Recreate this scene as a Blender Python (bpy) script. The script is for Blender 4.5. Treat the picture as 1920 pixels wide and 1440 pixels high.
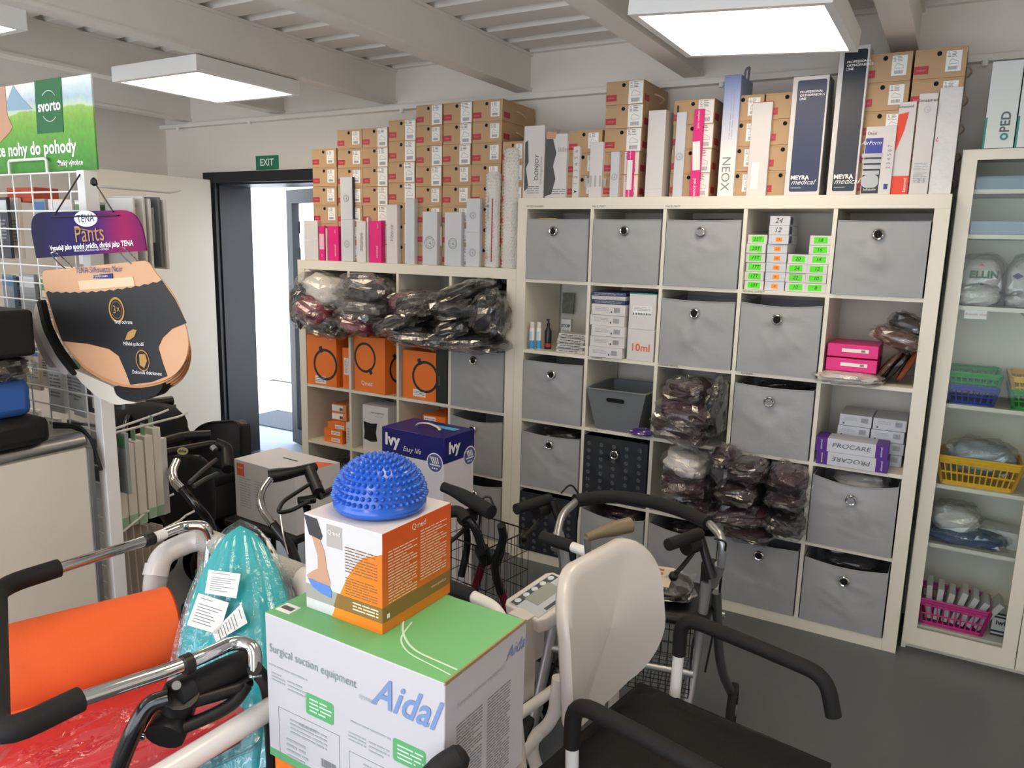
import bpy, bmesh, math, random
from mathutils import Vector, Matrix, noise
random.seed(7)
PI = math.pi
S = bpy.context.scene
for o in list(bpy.data.objects):
    bpy.data.objects.remove(o)
C = S.collection

# ------------------------------------------------------------------ camera
CP = Vector((1.89944, -3.32266, 1.62636)); F = 1428.47
RX = Vector((0.86465332, 0.50178634, 0.02418906))
RD = Vector((0.11104804, -0.14394994, -0.9833345))
RF = Vector((-0.4899418, 0.85292959, -0.18018918))
cam = bpy.data.cameras.new('camera'); co = bpy.data.objects.new('camera', cam); C.objects.link(co)
cam.sensor_width = 36; cam.lens = F / 1920 * 36; cam.clip_start = 0.02
co.matrix_world = Matrix(((RX.x, -RD.x, -RF.x, CP.x), (RX.y, -RD.y, -RF.y, CP.y), (RX.z, -RD.z, -RF.z, CP.z), (0, 0, 0, 1)))
S.camera = co

def at(u, v, ax, val):
    """point of the place seen at photo pixel (u,v) that lies on the plane ax = val"""
    d = RX * ((u - 960) / F) + RD * ((v - 720) / F) + RF
    i = 'xyz'.index(ax); t = (val - CP[i]) / d[i]
    return CP + d * t

# ------------------------------------------------------------------ world, sun, exposure
w = bpy.data.worlds.new('sky'); S.world = w; w.use_nodes = True
wn = w.node_tree.nodes; wl = w.node_tree.links
bg = wn['Background']; bg.inputs['Strength'].default_value = 3.9
tcw = wn.new('ShaderNodeTexCoord'); sep = wn.new('ShaderNodeSeparateXYZ'); rmp = wn.new('ShaderNodeValToRGB')
wl.new(tcw.outputs['Generated'], sep.inputs[0]); wl.new(sep.outputs['Z'], rmp.inputs[0]); wl.new(rmp.outputs[0], bg.inputs[0])
rmp.color_ramp.elements[0].color = (0.86, 0.92, 1, 1); rmp.color_ramp.elements[1].color = (0.45, 0.66, 1, 1)
sl = bpy.data.lights.new('sun', 'SUN'); sl.energy = 9; sl.angle = 0.01; sl.color = (1, 0.96, 0.9)
so = bpy.data.objects.new('sun', sl); C.objects.link(so); so.location = (0, 6, 8)
so.rotation_euler = (math.radians(28), math.radians(14), 0)
LAMP = 8.0
S.view_settings.view_transform = 'Standard'; S.view_settings.look = 'None'
S.view_settings.exposure = 0.0; S.view_settings.gamma = 1; S.view_settings.use_curve_mapping = False

# ------------------------------------------------------------------ materials
def lin(c):
    if isinstance(c, str):
        c = [int(c[i:i + 2], 16) / 255 for i in (0, 2, 4)]
    return tuple((x / 12.92 if x <= .04045 else ((x + .055) / 1.055) ** 2.4) for x in c) + (1,)
MATS = {}
def mat(name, col, rough=.5, metal=0, var=0, vs=8, bump=0, bs=40, emit=0, spec=.5, coat=0):
    if name in MATS: return MATS[name]
    m = bpy.data.materials.new(name); m.use_nodes = True; nt = m.node_tree; b = nt.nodes['Principled BSDF']
    c = lin(col); b.inputs['Base Color'].default_value = c; b.inputs['Roughness'].default_value = rough
    b.inputs['Metallic'].default_value = metal; b.inputs['Specular IOR Level'].default_value = spec
    b.inputs['Coat Weight'].default_value = coat; b.inputs['Coat Roughness'].default_value = .12
    tc = nt.nodes.new('ShaderNodeTexCoord')
    n = nt.nodes.new('ShaderNodeTexNoise'); n.inputs['Scale'].default_value = vs; n.inputs['Detail'].default_value = 4
    nt.links.new(tc.outputs['Object'], n.inputs['Vector'])
    if var:
        mx = nt.nodes.new('ShaderNodeMix'); mx.data_type = 'RGBA'
        mx.inputs[6].default_value = tuple(x * (1 - var) for x in c[:3]) + (1,)
        mx.inputs[7].default_value = tuple(min(1, x * (1 + var)) for x in c[:3]) + (1,)
        nt.links.new(n.outputs['Fac'], mx.inputs[0]); nt.links.new(mx.outputs[2], b.inputs['Base Color'])
    if bump:
        n2 = nt.nodes.new('ShaderNodeTexNoise'); n2.inputs['Scale'].default_value = bs; n2.inputs['Detail'].default_value = 3
        nt.links.new(tc.outputs['Object'], n2.inputs['Vector'])
        bp = nt.nodes.new('ShaderNodeBump'); bp.inputs['Strength'].default_value = bump; bp.inputs['Distance'].default_value = .01
        nt.links.new(n2.outputs['Fac'], bp.inputs['Height']); nt.links.new(bp.outputs[0], b.inputs['Normal'])
    if emit:
        b.inputs['Emission Color'].default_value = c; b.inputs['Emission Strength'].default_value = emit
    MATS[name] = m
    return m
def film(name, tint=(1, 1, 1), base=.05, edge=.5, rough=.09, bump=.12, bs=11):
    """clear plastic film: mostly transparent, glossy creases"""
    if name in MATS: return MATS[name]
    m = bpy.data.materials.new(name); m.use_nodes = True; nt = m.node_tree; N = nt.nodes
    for x in list(N): N.remove(x)
    out = N.new('ShaderNodeOutputMaterial'); tr = N.new('ShaderNodeBsdfTransparent'); gl = N.new('ShaderNodeBsdfGlossy')
    df = N.new('ShaderNodeBsdfDiffuse'); mg = N.new('ShaderNodeMixShader'); mx = N.new('ShaderNodeMixShader')
    tr.inputs[0].default_value = tint + (1,); gl.inputs['Roughness'].default_value = rough; df.inputs[0].default_value = (.8, .8, .8, 1)
    lw = N.new('ShaderNodeLayerWeight'); mr = N.new('ShaderNodeMapRange'); lw.inputs[0].default_value = .35
    mr.inputs[3].default_value = base; mr.inputs[4].default_value = edge
    tc = N.new('ShaderNodeTexCoord'); n2 = N.new('ShaderNodeTexNoise'); n2.inputs['Scale'].default_value = bs; n2.inputs['Detail'].default_value = 5
    n2.inputs['Distortion'].default_value = 1.5
    bp = N.new('ShaderNodeBump'); bp.inputs['Strength'].default_value = bump; bp.inputs['Distance'].default_value = .03
    L = nt.links.new
    vo = N.new('ShaderNodeTexVoronoi'); vo.feature = 'DISTANCE_TO_EDGE'; vo.inputs['Scale'].default_value = bs * 1.3
    va = N.new('ShaderNodeVectorMath'); va.operation = 'MULTIPLY_ADD'; va.inputs[1].default_value = (.12, .12, .12)
    L(tc.outputs['Object'], n2.inputs['Vector']); L(n2.outputs['Color'], va.inputs[0]); L(tc.outputs['Object'], va.inputs[2]); L(va.outputs[0], vo.inputs['Vector'])
    ad = N.new('ShaderNodeMath'); ad.operation = 'MULTIPLY_ADD'; ad.inputs[1].default_value = .5; L(n2.outputs['Fac'], ad.inputs[0]); L(vo.outputs['Distance'], ad.inputs[2])
    L(ad.outputs[0], bp.inputs['Height'])
    L(bp.outputs[0], gl.inputs['Normal']); L(bp.outputs[0], lw.inputs['Normal'])
    v2 = N.new('ShaderNodeTexVoronoi'); v2.feature = 'DISTANCE_TO_EDGE'; v2.inputs['Scale'].default_value = bs * 1.1
    vb = N.new('ShaderNodeVectorMath'); vb.operation = 'MULTIPLY'; vb.inputs[1].default_value = (1, 1, 2.2)
    L(va.outputs[0], vb.inputs[0]); L(vb.outputs[0], v2.inputs['Vector'])
    cm = N.new('ShaderNodeMapRange'); cm.inputs[1].default_value = 0.0; cm.inputs[2].default_value = .035; cm.inputs[3].default_value = .22; cm.inputs[4].default_value = 0.0
    L(v2.outputs['Distance'], cm.inputs[0])
    n3 = N.new('ShaderNodeTexNoise'); n3.inputs['Scale'].default_value = bs * .8; L(tc.outputs['Object'], n3.inputs['Vector'])
    c3 = N.new('ShaderNodeMapRange'); c3.inputs[1].default_value = .48; c3.inputs[2].default_value = .62; L(n3.outputs['Fac'], c3.inputs[0])
    mu = N.new('ShaderNodeMath'); mu.operation = 'MULTIPLY'; L(cm.outputs[0], mu.inputs[0]); L(c3.outputs[0], mu.inputs[1])
    sm = N.new('ShaderNodeMath'); sm.operation = 'ADD'; sm.use_clamp = True; L(mr.outputs[0], sm.inputs[0]); L(mu.outputs[0], sm.inputs[1])
    L(lw.outputs['Facing'], mr.inputs[0]); L(sm.outputs[0], mx.inputs[0])
    mg.inputs[0].default_value = .04; L(gl.outputs[0], mg.inputs[1]); L(df.outputs[0], mg.inputs[2])
    L(tr.outputs[0], mx.inputs[1]); L(mg.outputs[0], mx.inputs[2]); L(mx.outputs[0], out.inputs[0])
    MATS[name] = m
    return m
def ramp_mat(name, axis, stops, rough=.4, scale=1, off=0, noisy=0):
    """printed colour gradient along a local axis"""
    m = bpy.data.materials.new(name); m.use_nodes = True; nt = m.node_tree; b = nt.nodes['Principled BSDF']; L = nt.links.new
    tc = nt.nodes.new('ShaderNodeTexCoord'); sp = nt.nodes.new('ShaderNodeSeparateXYZ'); r = nt.nodes.new('ShaderNodeValToRGB')
    ma = nt.nodes.new('ShaderNodeMath'); ma.operation = 'MULTIPLY_ADD'; ma.inputs[1].default_value = scale; ma.inputs[2].default_value = off
    L(tc.outputs['Object'], sp.inputs[0]); L(sp.outputs['XYZ'.index(axis)], ma.inputs[0])
    src = ma.outputs[0]
    if noisy:
        n = nt.nodes.new('ShaderNodeTexNoise'); n.inputs['Scale'].default_value = 14; n.inputs['Detail'].default_value = 6
        L(tc.outputs['Object'], n.inputs['Vector'])
        m2 = nt.nodes.new('ShaderNodeMath'); m2.operation = 'MULTIPLY_ADD'; m2.inputs[1].default_value = noisy; L(n.outputs['Fac'], m2.inputs[0]); L(src, m2.inputs[2]); src = m2.outputs[0]
    L(src, r.inputs[0])
    e = r.color_ramp.elements
    while len(e) < len(stops): e.new(.5)
    for i, (p, c) in enumerate(stops): e[i].position = p; e[i].color = lin(c)
    L(r.outputs[0], b.inputs['Base Color']); b.inputs['Roughness'].default_value = rough
    return m

WALL = mat('painted_wall', 'E9E2D9', .9, var=.03, vs=3, bump=.08, bs=120)
CEIL = mat('painted_steel_ceiling', 'EDE8E0', .6, var=.02, vs=4)
FLOOR = mat('grey_epoxy_floor', '5E6265', .42, var=.07, vs=30, bump=.03, bs=200)
LAM = mat('white_laminate', 'E6E1D2', .42, var=.015, vs=5)
WHITE = mat('white_enamel', 'F2F1EE', .3)
WPLAS = mat('white_plastic', 'DCD7D3', .25, coat=.3)
PAPER = mat('white_paper', 'F0F0EE', .7)
CARDW = mat('white_carton', 'D9D6D6', .55, var=.02)
CARDG = mat('cool_white_carton', 'CDD0D8', .5, var=.02)
KRAFT = mat('kraft_cardboard', 'BC9C78', .75, var=.09, vs=6)
KRAFT2 = mat('kraft_cardboard_dark', 'A98765', .75, var=.09, vs=6)
HOLE = mat('dark_opening', '0A0908', .9)
REDL = mat('red_print', 'B4313A', .5)
BLK = mat('black_plastic', '0D0D0D', .42)
FOAM = mat('black_foam_rubber', '0F0E0E', .75, bump=.1, bs=300)
FAB = mat('grey_bin_fabric', 'A0A2A4', .5, var=.05, vs=4, bump=.3, bs=14)
FABD = mat('dark_patterned_fabric', '1D222C', .6, var=.3, vs=30)
CHROME = mat('chrome', 'D8D8D8', .08, 1)
STEEL = mat('brushed_steel', 'B9BABC', .3, 1)
ALU = mat('silver_aluminium', 'B4B6B8', .35, .85)
BLKM = mat('black_gloss_metal', '0E0E0F', .2, coat=.4)
INK = mat('dark_ink', '2B2B2D', .6)
GINK = mat('grey_ink', '8A8C90', .6)
LINK = mat('light_grey_ink', 'AEB2B6', .6)
WINK = mat('white_ink', 'F4F4F4', .5)
GOLD = mat('gold_print', 'B58A4C', .5)
ORANGE = mat('orange_carton', 'F77E26', .45)
PINK = mat('pink_carton', 'E3117E', .4)
NAVY = mat('navy_carton', '1F2F55', .4)
DKNAVY = mat('dark_navy_carton', '1A2233', .4)
PURP = mat('purple_carton', '54208A', .45)
DBLUE = mat('royal_blue_carton', '1E2270', .35)
NEON = mat('green_fluorescent_sticker', '5FE82A', .6)
ORST = mat('orange_fluorescent_sticker', 'FF9A1F', .6)
ANTH = mat('anthracite_frame', '15181F', .4)
FILM = film('clear_film'); FILM2 = film('soft_clear_film', base=.08, edge=.6, bump=.15, bs=9)

# ------------------------------------------------------------------ mesh builder
class MB:
    def __init__(s): s.v = []; s.f = []
    def add(s, vs, fs, M=None):
        o = len(s.v)
        s.v += [(M @ Vector(p)) if M else Vector(p) for p in vs]
        s.f += [[i + o for i in f] for f in fs]
        return s
    def box(s, x0, x1, y0, y1, z0, z1, M=None):
        return s.add([(x0, y0, z0), (x1, y0, z0), (x1, y1, z0), (x0, y1, z0), (x0, y0, z1), (x1, y0, z1), (x1, y1, z1), (x0, y1, z1)],
                     [(0, 3, 2, 1), (4, 5, 6, 7), (0, 1, 5, 4), (1, 2, 6, 5), (2, 3, 7, 6), (3, 0, 4, 7)], M)
    def prism(s, pts, h0, h1, M=None):
        n = len(pts)
        vs = [(x, y, h0) for x, y in pts] + [(x, y, h1) for x, y in pts]
        fs = [tuple(reversed(range(n))), tuple(range(n, 2 * n))] + [(i, (i + 1) % n, n + (i + 1) % n, n + i) for i in range(n)]
        return s.add(vs, fs, M)
    def tube(s, pts, r, n=10, rad=None, fr=0, closed=False, flat=1):
        pts = [Vector(p) for p in pts]
        if fr: pts = fillet(pts, fr, closed)
        m = len(pts); rs = rad if rad else [r] * m
        if rad and len(rad) != m: rs = [rad[0] + (rad[-1] - rad[0]) * i / (m - 1) for i in range(m)]
        up = None; vs = []; fs = []
        for i, p in enumerate(pts):
            a = pts[(i - 1) % m] if (closed or i > 0) else p
            b = pts[(i + 1) % m] if (closed or i < m - 1) else p
            t = (b - a).normalized()
            if up is None:
                up = Vector((0, 0, 1)) if abs(t.z) < .9 else Vector((1, 0, 0))
            sd = t.cross(up)
            if sd.length < 1e-4: sd = t.cross(Vector((1, 0, 0)))
            sd.normalize(); up = sd.cross(t).normalized()
            for k in range(n):
                an = 2 * PI * k / n
                vs.append(p + sd * math.cos(an) * rs[i] + up * math.sin(an) * rs[i] * flat)
        for i in range(m if closed else m - 1):
            for k in range(n):
                a = i * n + k; b = i * n + (k + 1) % n; c = ((i + 1) % m) * n + (k + 1) % n; d = ((i + 1) % m) * n + k
                fs.append((a, b, c, d))
        if not closed:
            fs.append(tuple(reversed(range(n)))); fs.append(tuple(range((m - 1) * n, m * n)))
        return s.add(vs, fs)
    def lathe(s, prof, n=24, M=None):
        vs = []; fs = []
        for r, z in prof:
            for k in range(n):
                a = 2 * PI * k / n; vs.append((r * math.cos(a), r * math.sin(a), z))
        for i in range(len(prof) - 1):
            for k in range(n):
                fs.append((i * n + k, i * n + (k + 1) % n, (i + 1) * n + (k + 1) % n, (i + 1) * n + k))
        if prof[0][0] > 1e-5: fs.append(tuple(reversed(range(n))))
        if prof[-1][0] > 1e-5: fs.append(tuple(range((len(prof) - 1) * n, len(prof) * n)))
        return s.add(vs, fs, M)
    def mesh(s, name, m, smooth=False, inv=None):
        me = bpy.data.meshes.new(name)
        me.from_pydata([(inv @ v) if inv else v for v in s.v], [], s.f); me.materials.append(m)
        if smooth:
            me.shade_smooth()
            try: me.set_sharp_from_angle(angle=math.radians(50))
            except Exception: pass
        return me
def fillet(P, r, closed=False, k=6):
    out = []; m = len(P)
    for i, p in enumerate(P):
        if not closed and i in (0, m - 1): out.append(p); continue
        a = P[(i - 1) % m]; b = P[(i + 1) % m]
        da = (a - p); db = (b - p); l = min(r, da.length * .48, db.length * .48)
        p0 = p + da.normalized() * l; p2 = p + db.normalized() * l
        for j in range(k + 1):
            t = j / k; out.append(p0 * (1 - t) ** 2 + p * 2 * t * (1 - t) + p2 * t * t)
    return out
def tag(o, label=None, cat=None, group=None, kind=None):
    if label: o['label'] = label
    if cat: o['category'] = cat
    if group: o['group'] = group
    if kind: o['kind'] = kind
    return o
WM = {}
def thing(name, label, cat, loc=(0, 0, 0), rz=0, group=None):
    o = bpy.data.objects.new(name, None); C.objects.link(o); o.empty_display_size = .05
    o.location = loc; o.rotation_euler = (0, 0, rz); WM[o.name] = Matrix.Translation(loc) @ Matrix.Rotation(rz, 4, 'Z')
    return tag(o, label, cat, group)
def root(o):
    while o.parent: o = o.parent
    return o
def part(name, mb, m, parent=None, world=False, smooth=False, label=None, kind=None, bevel=0):
    inv = None
    if world and parent: inv = WM[root(parent).name].inverted()
    o = bpy.data.objects.new(name, mb.mesh(name, m, smooth, inv)); C.objects.link(o)
    if parent: o.parent = parent
    if bevel:
        b = o.modifiers.new('bevel', 'BEVEL'); b.width = bevel; b.segments = 2; b.limit_method = 'ANGLE'
        o.data.shade_smooth()
        try: o.data.set_sharp_from_angle(angle=math.radians(60))
        except Exception: pass
    return tag(o, label, kind=kind)
def struct(name, mb, m, label=None, parent=None, **k):
    o = part(name, mb, m, parent, **k)
    if not parent: o['kind'] = 'structure'
    if label: o['label'] = label
    return o
def inst(o, parent, loc=None, rot=None):
    c = o.copy(); C.objects.link(c); c.parent = parent
    if loc is not None: c.location = loc
    if rot is not None: c.rotation_euler = rot
    return c
def copy_tree(o, loc, rz=None, label=None, group=None):
    r = o.copy(); C.objects.link(r); r.location = loc
    if rz is not None: r.rotation_euler = (0, 0, rz)
    WM[r.name] = Matrix.Translation(loc) @ Matrix.Rotation(r.rotation_euler.z, 4, 'Z')
    if label: r['label'] = label
    if group: r['group'] = group
    for ch in list(o.children):
        c = ch.copy(); C.objects.link(c); c.parent = r
        for g in list(ch.children):
            d = g.copy(); C.objects.link(d); d.parent = c
    return r
# text as thin mesh --------------------------------------------------
TXT = {}
def text_mesh(s, size, m, align='CENTER', shear=0, bold=0, sx=1):
    key = (s, size, m.name, align, shear, bold, sx)
    if key in TXT: return TXT[key]
    cu = bpy.data.curves.new('lettering', 'FONT'); cu.body = s; cu.size = size; cu.align_x = align; cu.align_y = 'CENTER'
    cu.resolution_u = 3; cu.shear = shear; cu.offset = bold; cu.space_character = 1.02
    o = bpy.data.objects.new('lettering', cu); C.objects.link(o)
    bpy.context.view_layer.update()
    me = bpy.data.meshes.new_from_object(o.evaluated_get(bpy.context.evaluated_depsgraph_get()))
    bpy.data.objects.remove(o)
    if sx != 1: me.transform(Matrix.Diagonal((sx, 1, 1, 1)))
    me.materials.clear(); me.materials.append(m); me.name = 'lettering'
    TXT[key] = me
    return me
def put(me, name, parent, M, label=None):
    o = bpy.data.objects.new(name, me); C.objects.link(o); o.parent = parent; o.matrix_local = M
    if label: o['label'] = label
    return o
def frame(org, right, up):
    r = Vector(right).normalized(); u = Vector(up).normalized(); n = r.cross(u)
    return Matrix(((r.x, u.x, n.x, org[0]), (r.y, u.y, n.y, org[1]), (r.z, u.z, n.z, org[2]), (0, 0, 0, 1)))
def fmat(box, face, u, v, out=.0008, rot=0):
    """local placement on a face of a carton (w,d,h)"""
    w, d, h = box
    M = {'-y': frame((u, -d / 2 - out, v), (1, 0, 0), (0, 0, 1)), '+x': frame((w / 2 + out, u, v), (0, 1, 0), (0, 0, 1)),
         '-x': frame((-w / 2 - out, -u, v), (0, -1, 0), (0, 0, 1)), '+z': frame((u, v, h + out), (1, 0, 0), (0, 1, 0)),
         '+y': frame((-u, d / 2 + out, v), (-1, 0, 0), (0, 0, 1))}[face]
    return M @ Matrix.Rotation(rot, 4, 'Z')
def write(th, box, face, u, v, s, size, m, rot=0, out=.0016, **k):
    return put(text_mesh(s, size, m, **k), 'lettering', th, fmat(box, face, u, v, out, rot))
def sticker(th, box, face, u, v, w, h, m, name='label_sticker', out=.0004, rot=0, r=0, label=None):
    mb = MB()
    M = fmat(box, face, u, v, 0, rot)
    if r:
        pts = []
        for cx, cy, a0 in ((w / 2 - r, h / 2 - r, 0), (-w / 2 + r, h / 2 - r, 90), (-w / 2 + r, -h / 2 + r, 180), (w / 2 - r, -h / 2 + r, 270)):
            for j in range(5):
                a = math.radians(a0 + j * 22.5); pts.append((cx + r * math.cos(a), cy + r * math.sin(a)))
        mb.prism(pts, -.0002, out, M)
    else: mb.box(-w / 2, w / 2, -h / 2, h / 2, -.0002, out, M)
    return part(name, mb, m, th, label=label)
def lines(th, box, face, u, v, w, h, n, m, out=.0012, rot=0, seed=1, th_=.4, name='printed_text'):
    """small print: rows of short bars, one mesh"""
    rd = random.Random(seed); mb = MB(); M = fmat(box, face, u, v, 0, rot); p = h / n
    for i in range(n):
        y = h / 2 - (i + .5) * p; x = -w / 2; end = w / 2 * (1 if rd.random() < .8 else rd.uniform(.1, .8))
        while x < end - p * .3:
            l = rd.uniform(1.5, 5) * p; l = min(l, end - x)
            mb.box(x, x + l, y - p * th_ / 2, y + p * th_ / 2, out - .0003, out, M); x += l + p * .45
    return part(name, mb, m, th)
def barcode(th, box, face, u, v, w, h, m=INK, out=.0014, seed=2, rot=0):
    rd = random.Random(seed); mb = MB(); M = fmat(box, face, u, v, 0, rot); x = -w / 2
    while x < w / 2:
        b = rd.uniform(.02, .06) * w; mb.box(x, min(x + b, w / 2), -h / 2, h / 2, out - .0003, out, M); x += b + rd.uniform(.03, .06) * w
    return part('barcode', mb, m, th)
def disc(r, n=20): return [(r * math.cos(2 * PI * i / n), r * math.sin(2 * PI * i / n)) for i in range(n)]
def ring_mb(r0, r1, M, h=.0012, n=28, a0=0, a1=360):
    mb = MB(); st = [math.radians(a0 + (a1 - a0) * i / n) for i in range(n + 1)]
    vs = [(r0 * math.cos(a), r0 * math.sin(a), h) for a in st] + [(r1 * math.cos(a), r1 * math.sin(a), h) for a in st]
    mb.add(vs, [(i, i + n + 1, i + n + 2, i + 1) for i in range(n)], M)
    return mb
def carton(name, label, cat, w, d, h, loc, m, rz=0, group=None, bevel=.0015, body='carton_body'):
    t = thing(name, label, cat, loc, rz, group)
    part(body, MB().box(-w / 2, w / 2, -d / 2, d / 2, 0, h), m, t, bevel=bevel)
    return t, (w, d, h)
ORD = ['topmost', 'second from the top', 'third from the top', 'fourth from the top', 'fifth from the top', 'sixth from the top', 'seventh from the top', 'eighth from the top']

# ------------------------------------------------------------------ room
YW = .42; XL = -3.22; XR = 3.9; YB = -5.0; ZC = 2.62
fl = MB().box(XL - .2, XR + .2, YB - .2, YW + .28, -.06, 0)
struct('floor', fl, FLOOR, 'dark grey epoxy floor of the shop')
# back wall with a doorway x -2.68..-1.78, z 0..2.0
dx0, dx1, dz = -2.68, -1.74, 2.0
mb = MB(); mb.box(XL - .2, dx0, YW, YW + .28, 0, 2.9); mb.box(dx1, XR + .2, YW, YW + .28, 0, 2.9); mb.box(dx0, dx1, YW, YW + .28, dz, 2.9)
struct('wall_back', mb, WALL, 'off-white painted back wall behind the shelves')
struct('wall_left', MB().box(XL - .2, XL, YB, YW, 0, 2.9), WALL, 'off-white painted left wall')
struct('wall_right', MB().box(XR, XR + .2, YB, YW, 0, 2.9), WALL, 'off-white painted right wall')
# rear wall with a wide window
wx0, wx1, wz0, wz1 = -3.0, 2.9, .25, 2.40
mb = MB(); mb.box(XL - .2, wx0, YB - .2, YB, 0, 2.9); mb.box(wx1, XR + .2, YB - .2, YB, 0, 2.9); mb.box(wx0, wx1, YB - .2, YB, 0, wz0); mb.box(wx0, wx1, YB - .2, YB, wz1, 2.9)
struct('wall_rear', mb, WALL, 'off-white rear wall with shop window')
wf = MB()
for i in range(5):
    x = wx0 + (wx1 - wx0) * i / 4; wf.box(x - .03, x + .03, YB - .12, YB - .06, wz0, wz1)
wf.box(wx0, wx1, YB - .12, YB - .06, wz0, wz0 + .06); wf.box(wx0, wx1, YB - .12, YB - .06, wz1 - .06, wz1)
struct('window_1', wf, WHITE, 'white framed shop window')
# ledge strip along the top of the back wall
struct('trim_1', MB().box(XL, XR, YW - .05, YW, 2.385, 2.41), CEIL, 'painted steel ledge strip along the back wall')
led = MB()  # little white LEDs, modelled as unlit pegs
for x in (-3.0, -2.27, -1.0, -.37, .5, .86, 1.9, 2.6):
    led.tube([(x, YW - .06, 2.385), (x, YW - .06, 2.363)], .012, 8)
struct('trim_2', led, WHITE, 'small white LEDs under the ledge strip')
# corrugated deck, profile runs along x
prof = []; y = YB - .3
rib0 = .348
k0 = int((rib0 - y) / .21) + 1
for k in range(k0, -1, -1):
    yc = rib0 - k * .21
    prof += [(yc - .038, ZC), (yc - .022, ZC + .045), (yc + .022, ZC + .045), (yc + .038, ZC)]
prof.append((YW + .3, ZC))
mb = MB(); vs = []
for x in (XL - .2, XR + .2):
    vs += [(x, a, b) for a, b in prof]
n = len(prof); mb.add(vs, [(i, i + 1, n + i + 1, n + i) for i in range(n - 1)])
mb.box(XL - .2, XR + .2, YB - .3, YW + .3, ZC + .12, ZC + .3)
struct('ceiling', mb, CEIL, 'painted corrugated steel deck ceiling')
# beams: I profile along y
xs = [-2.97, -2.05, -1.13, -.22, .71, 1.615, 2.53, 3.45]
for i, x in enumerate(xs):
    mb = MB(); mb.box(x - .05, x + .05, YB, YW, 2.43, 2.445); mb.box(x - .038, x + .038, YB, YW, 2.445, 2.605); mb.box(x - .05, x + .05, YB, YW, 2.605, 2.619)
    struct('beam' if 0 else 'trim_%d' % (i + 3), mb, CEIL, 'painted steel ceiling beam running front to back')
# door frame (dark) + white inner door leaf
t = MB(); t.box(dx0 - .075, dx0, YW - .03, YW, 0, 2.0); t.box(dx1, dx1 + .07, YW - .03, YW, 0, 2.0); t.box(dx0 - .1, dx1 + .1, YW - .045, YW, 2.0, 2.07)
t.box(dx0, dx0 + .012, YW, YW + .28, 0, dz); t.box(dx1 - .012, dx1, YW, YW + .28, 0, dz); t.box(dx0 + .012, dx1 - .012, YW, YW + .28, dz - .012, dz)
struct('trim_11', t, ANTH, 'anthracite door surround with deep reveal')
d2 = MB(); d2.box(-2.735, -2.695, YW - .05 - .86, YW - .05, .01, 2.02)
o = struct('door_1', d2, mat('cream_door', 'E6DFD2', .5), 'cream inner door leaf standing open against the left side', bevel=.003)
part('door_handle', MB().tube([(-2.69, -.38, 1.02), (-2.65, -.38, 1.02), (-2.65, -.27, 1.02)], .009, 8, fr=.01), STEEL, o)
# outer glazed door leaf, ajar outwards
h0 = Vector((-1.80, .74, 0)); h1 = Vector((-2.585, 1.0, 0)); dr = (h1 - h0).normalized(); wd = (h1 - h0).length
M = frame(h0 + Vector((0, 0, .02)), dr, (0, 0, 1))
mb = MB(); mb.box(0, .09, 0, 1.97, -.03, .03, M); mb.box(wd - .09, wd, 0, 1.97, -.03, .03, M); mb.box(.09, wd - .09, 0, .12, -.03, .03, M); mb.box(.09, wd - .09, 1.87, 1.97, -.03, .03, M)
o = struct('door_2', mb, ANTH, 'dark framed glazed outer door left ajar')
gm = mat('door_glass', 'FFFFFF', .02); gm.node_tree.nodes['Principled BSDF'].inputs['Transmission Weight'].default_value = 1; gm.node_tree.nodes['Principled BSDF'].inputs['IOR'].default_value = 1.02
part('pane', MB().box(.09, wd - .09, .12, 1.87, -.004, .004, M), gm, o)
part('door_closer', MB().box(wd * .35, wd * .75, 1.88, 1.94, .03, .075, M).tube([M @ Vector((wd * .5, 1.95, .05)), M @ Vector((wd * .9, 1.96, .2))], .006, 6), STEEL, o)
hg = MB()
for z in (1.65, 1.45): hg.box(wd - .1, wd - .06, z, z + .09, .03, .05, M)
part('lock_keep', hg, STEEL, o)
# outside
EXT = mat('white_render', 'F2F2F0', .9, var=.02)
struct('ground', MB().box(-9, 3, YW + .28, 9, -.08, -.01), mat('pale_paving', 'CFCDC8', .8, var=.05, vs=5), 'pale paving outside the exit')
struct('wall_outside', MB().box(-9, 1, 2.9, 3.1, 0, 4.2), EXT, 'bright rendered wall across the yard')
struct('door_3', MB().box(-4.9, -3.6, 2.86, 2.9, .02, 2.25).box(-4.96, -4.9, 2.84, 2.9, .0, 2.3).box(-3.6, -3.54, 2.84, 2.9, 0, 2.3).box(-4.96, -3.54, 2.84, 2.9, 2.25, 2.32), mat('pale_grey_door', 'D9DEE6', .6), 'white door in the wall across the yard')
struct('entry_slab', MB().box(-3.6, -1.2, .70, 1.25, -.01, 0), mat('smooth_concrete', '9AA3AE', .6, var=.04), 'smooth grey slab at the exit')
tag(part('door_mat', MB().box(-3.6, -2.5, 1.25, 1.75, 0, .012, Matrix.Identity(4)), mat('speckled_mat', '5A5D60', .95, var=.6, vs=90)), 'speckled grey rubber doormat outside the exit', 'mat')

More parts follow.
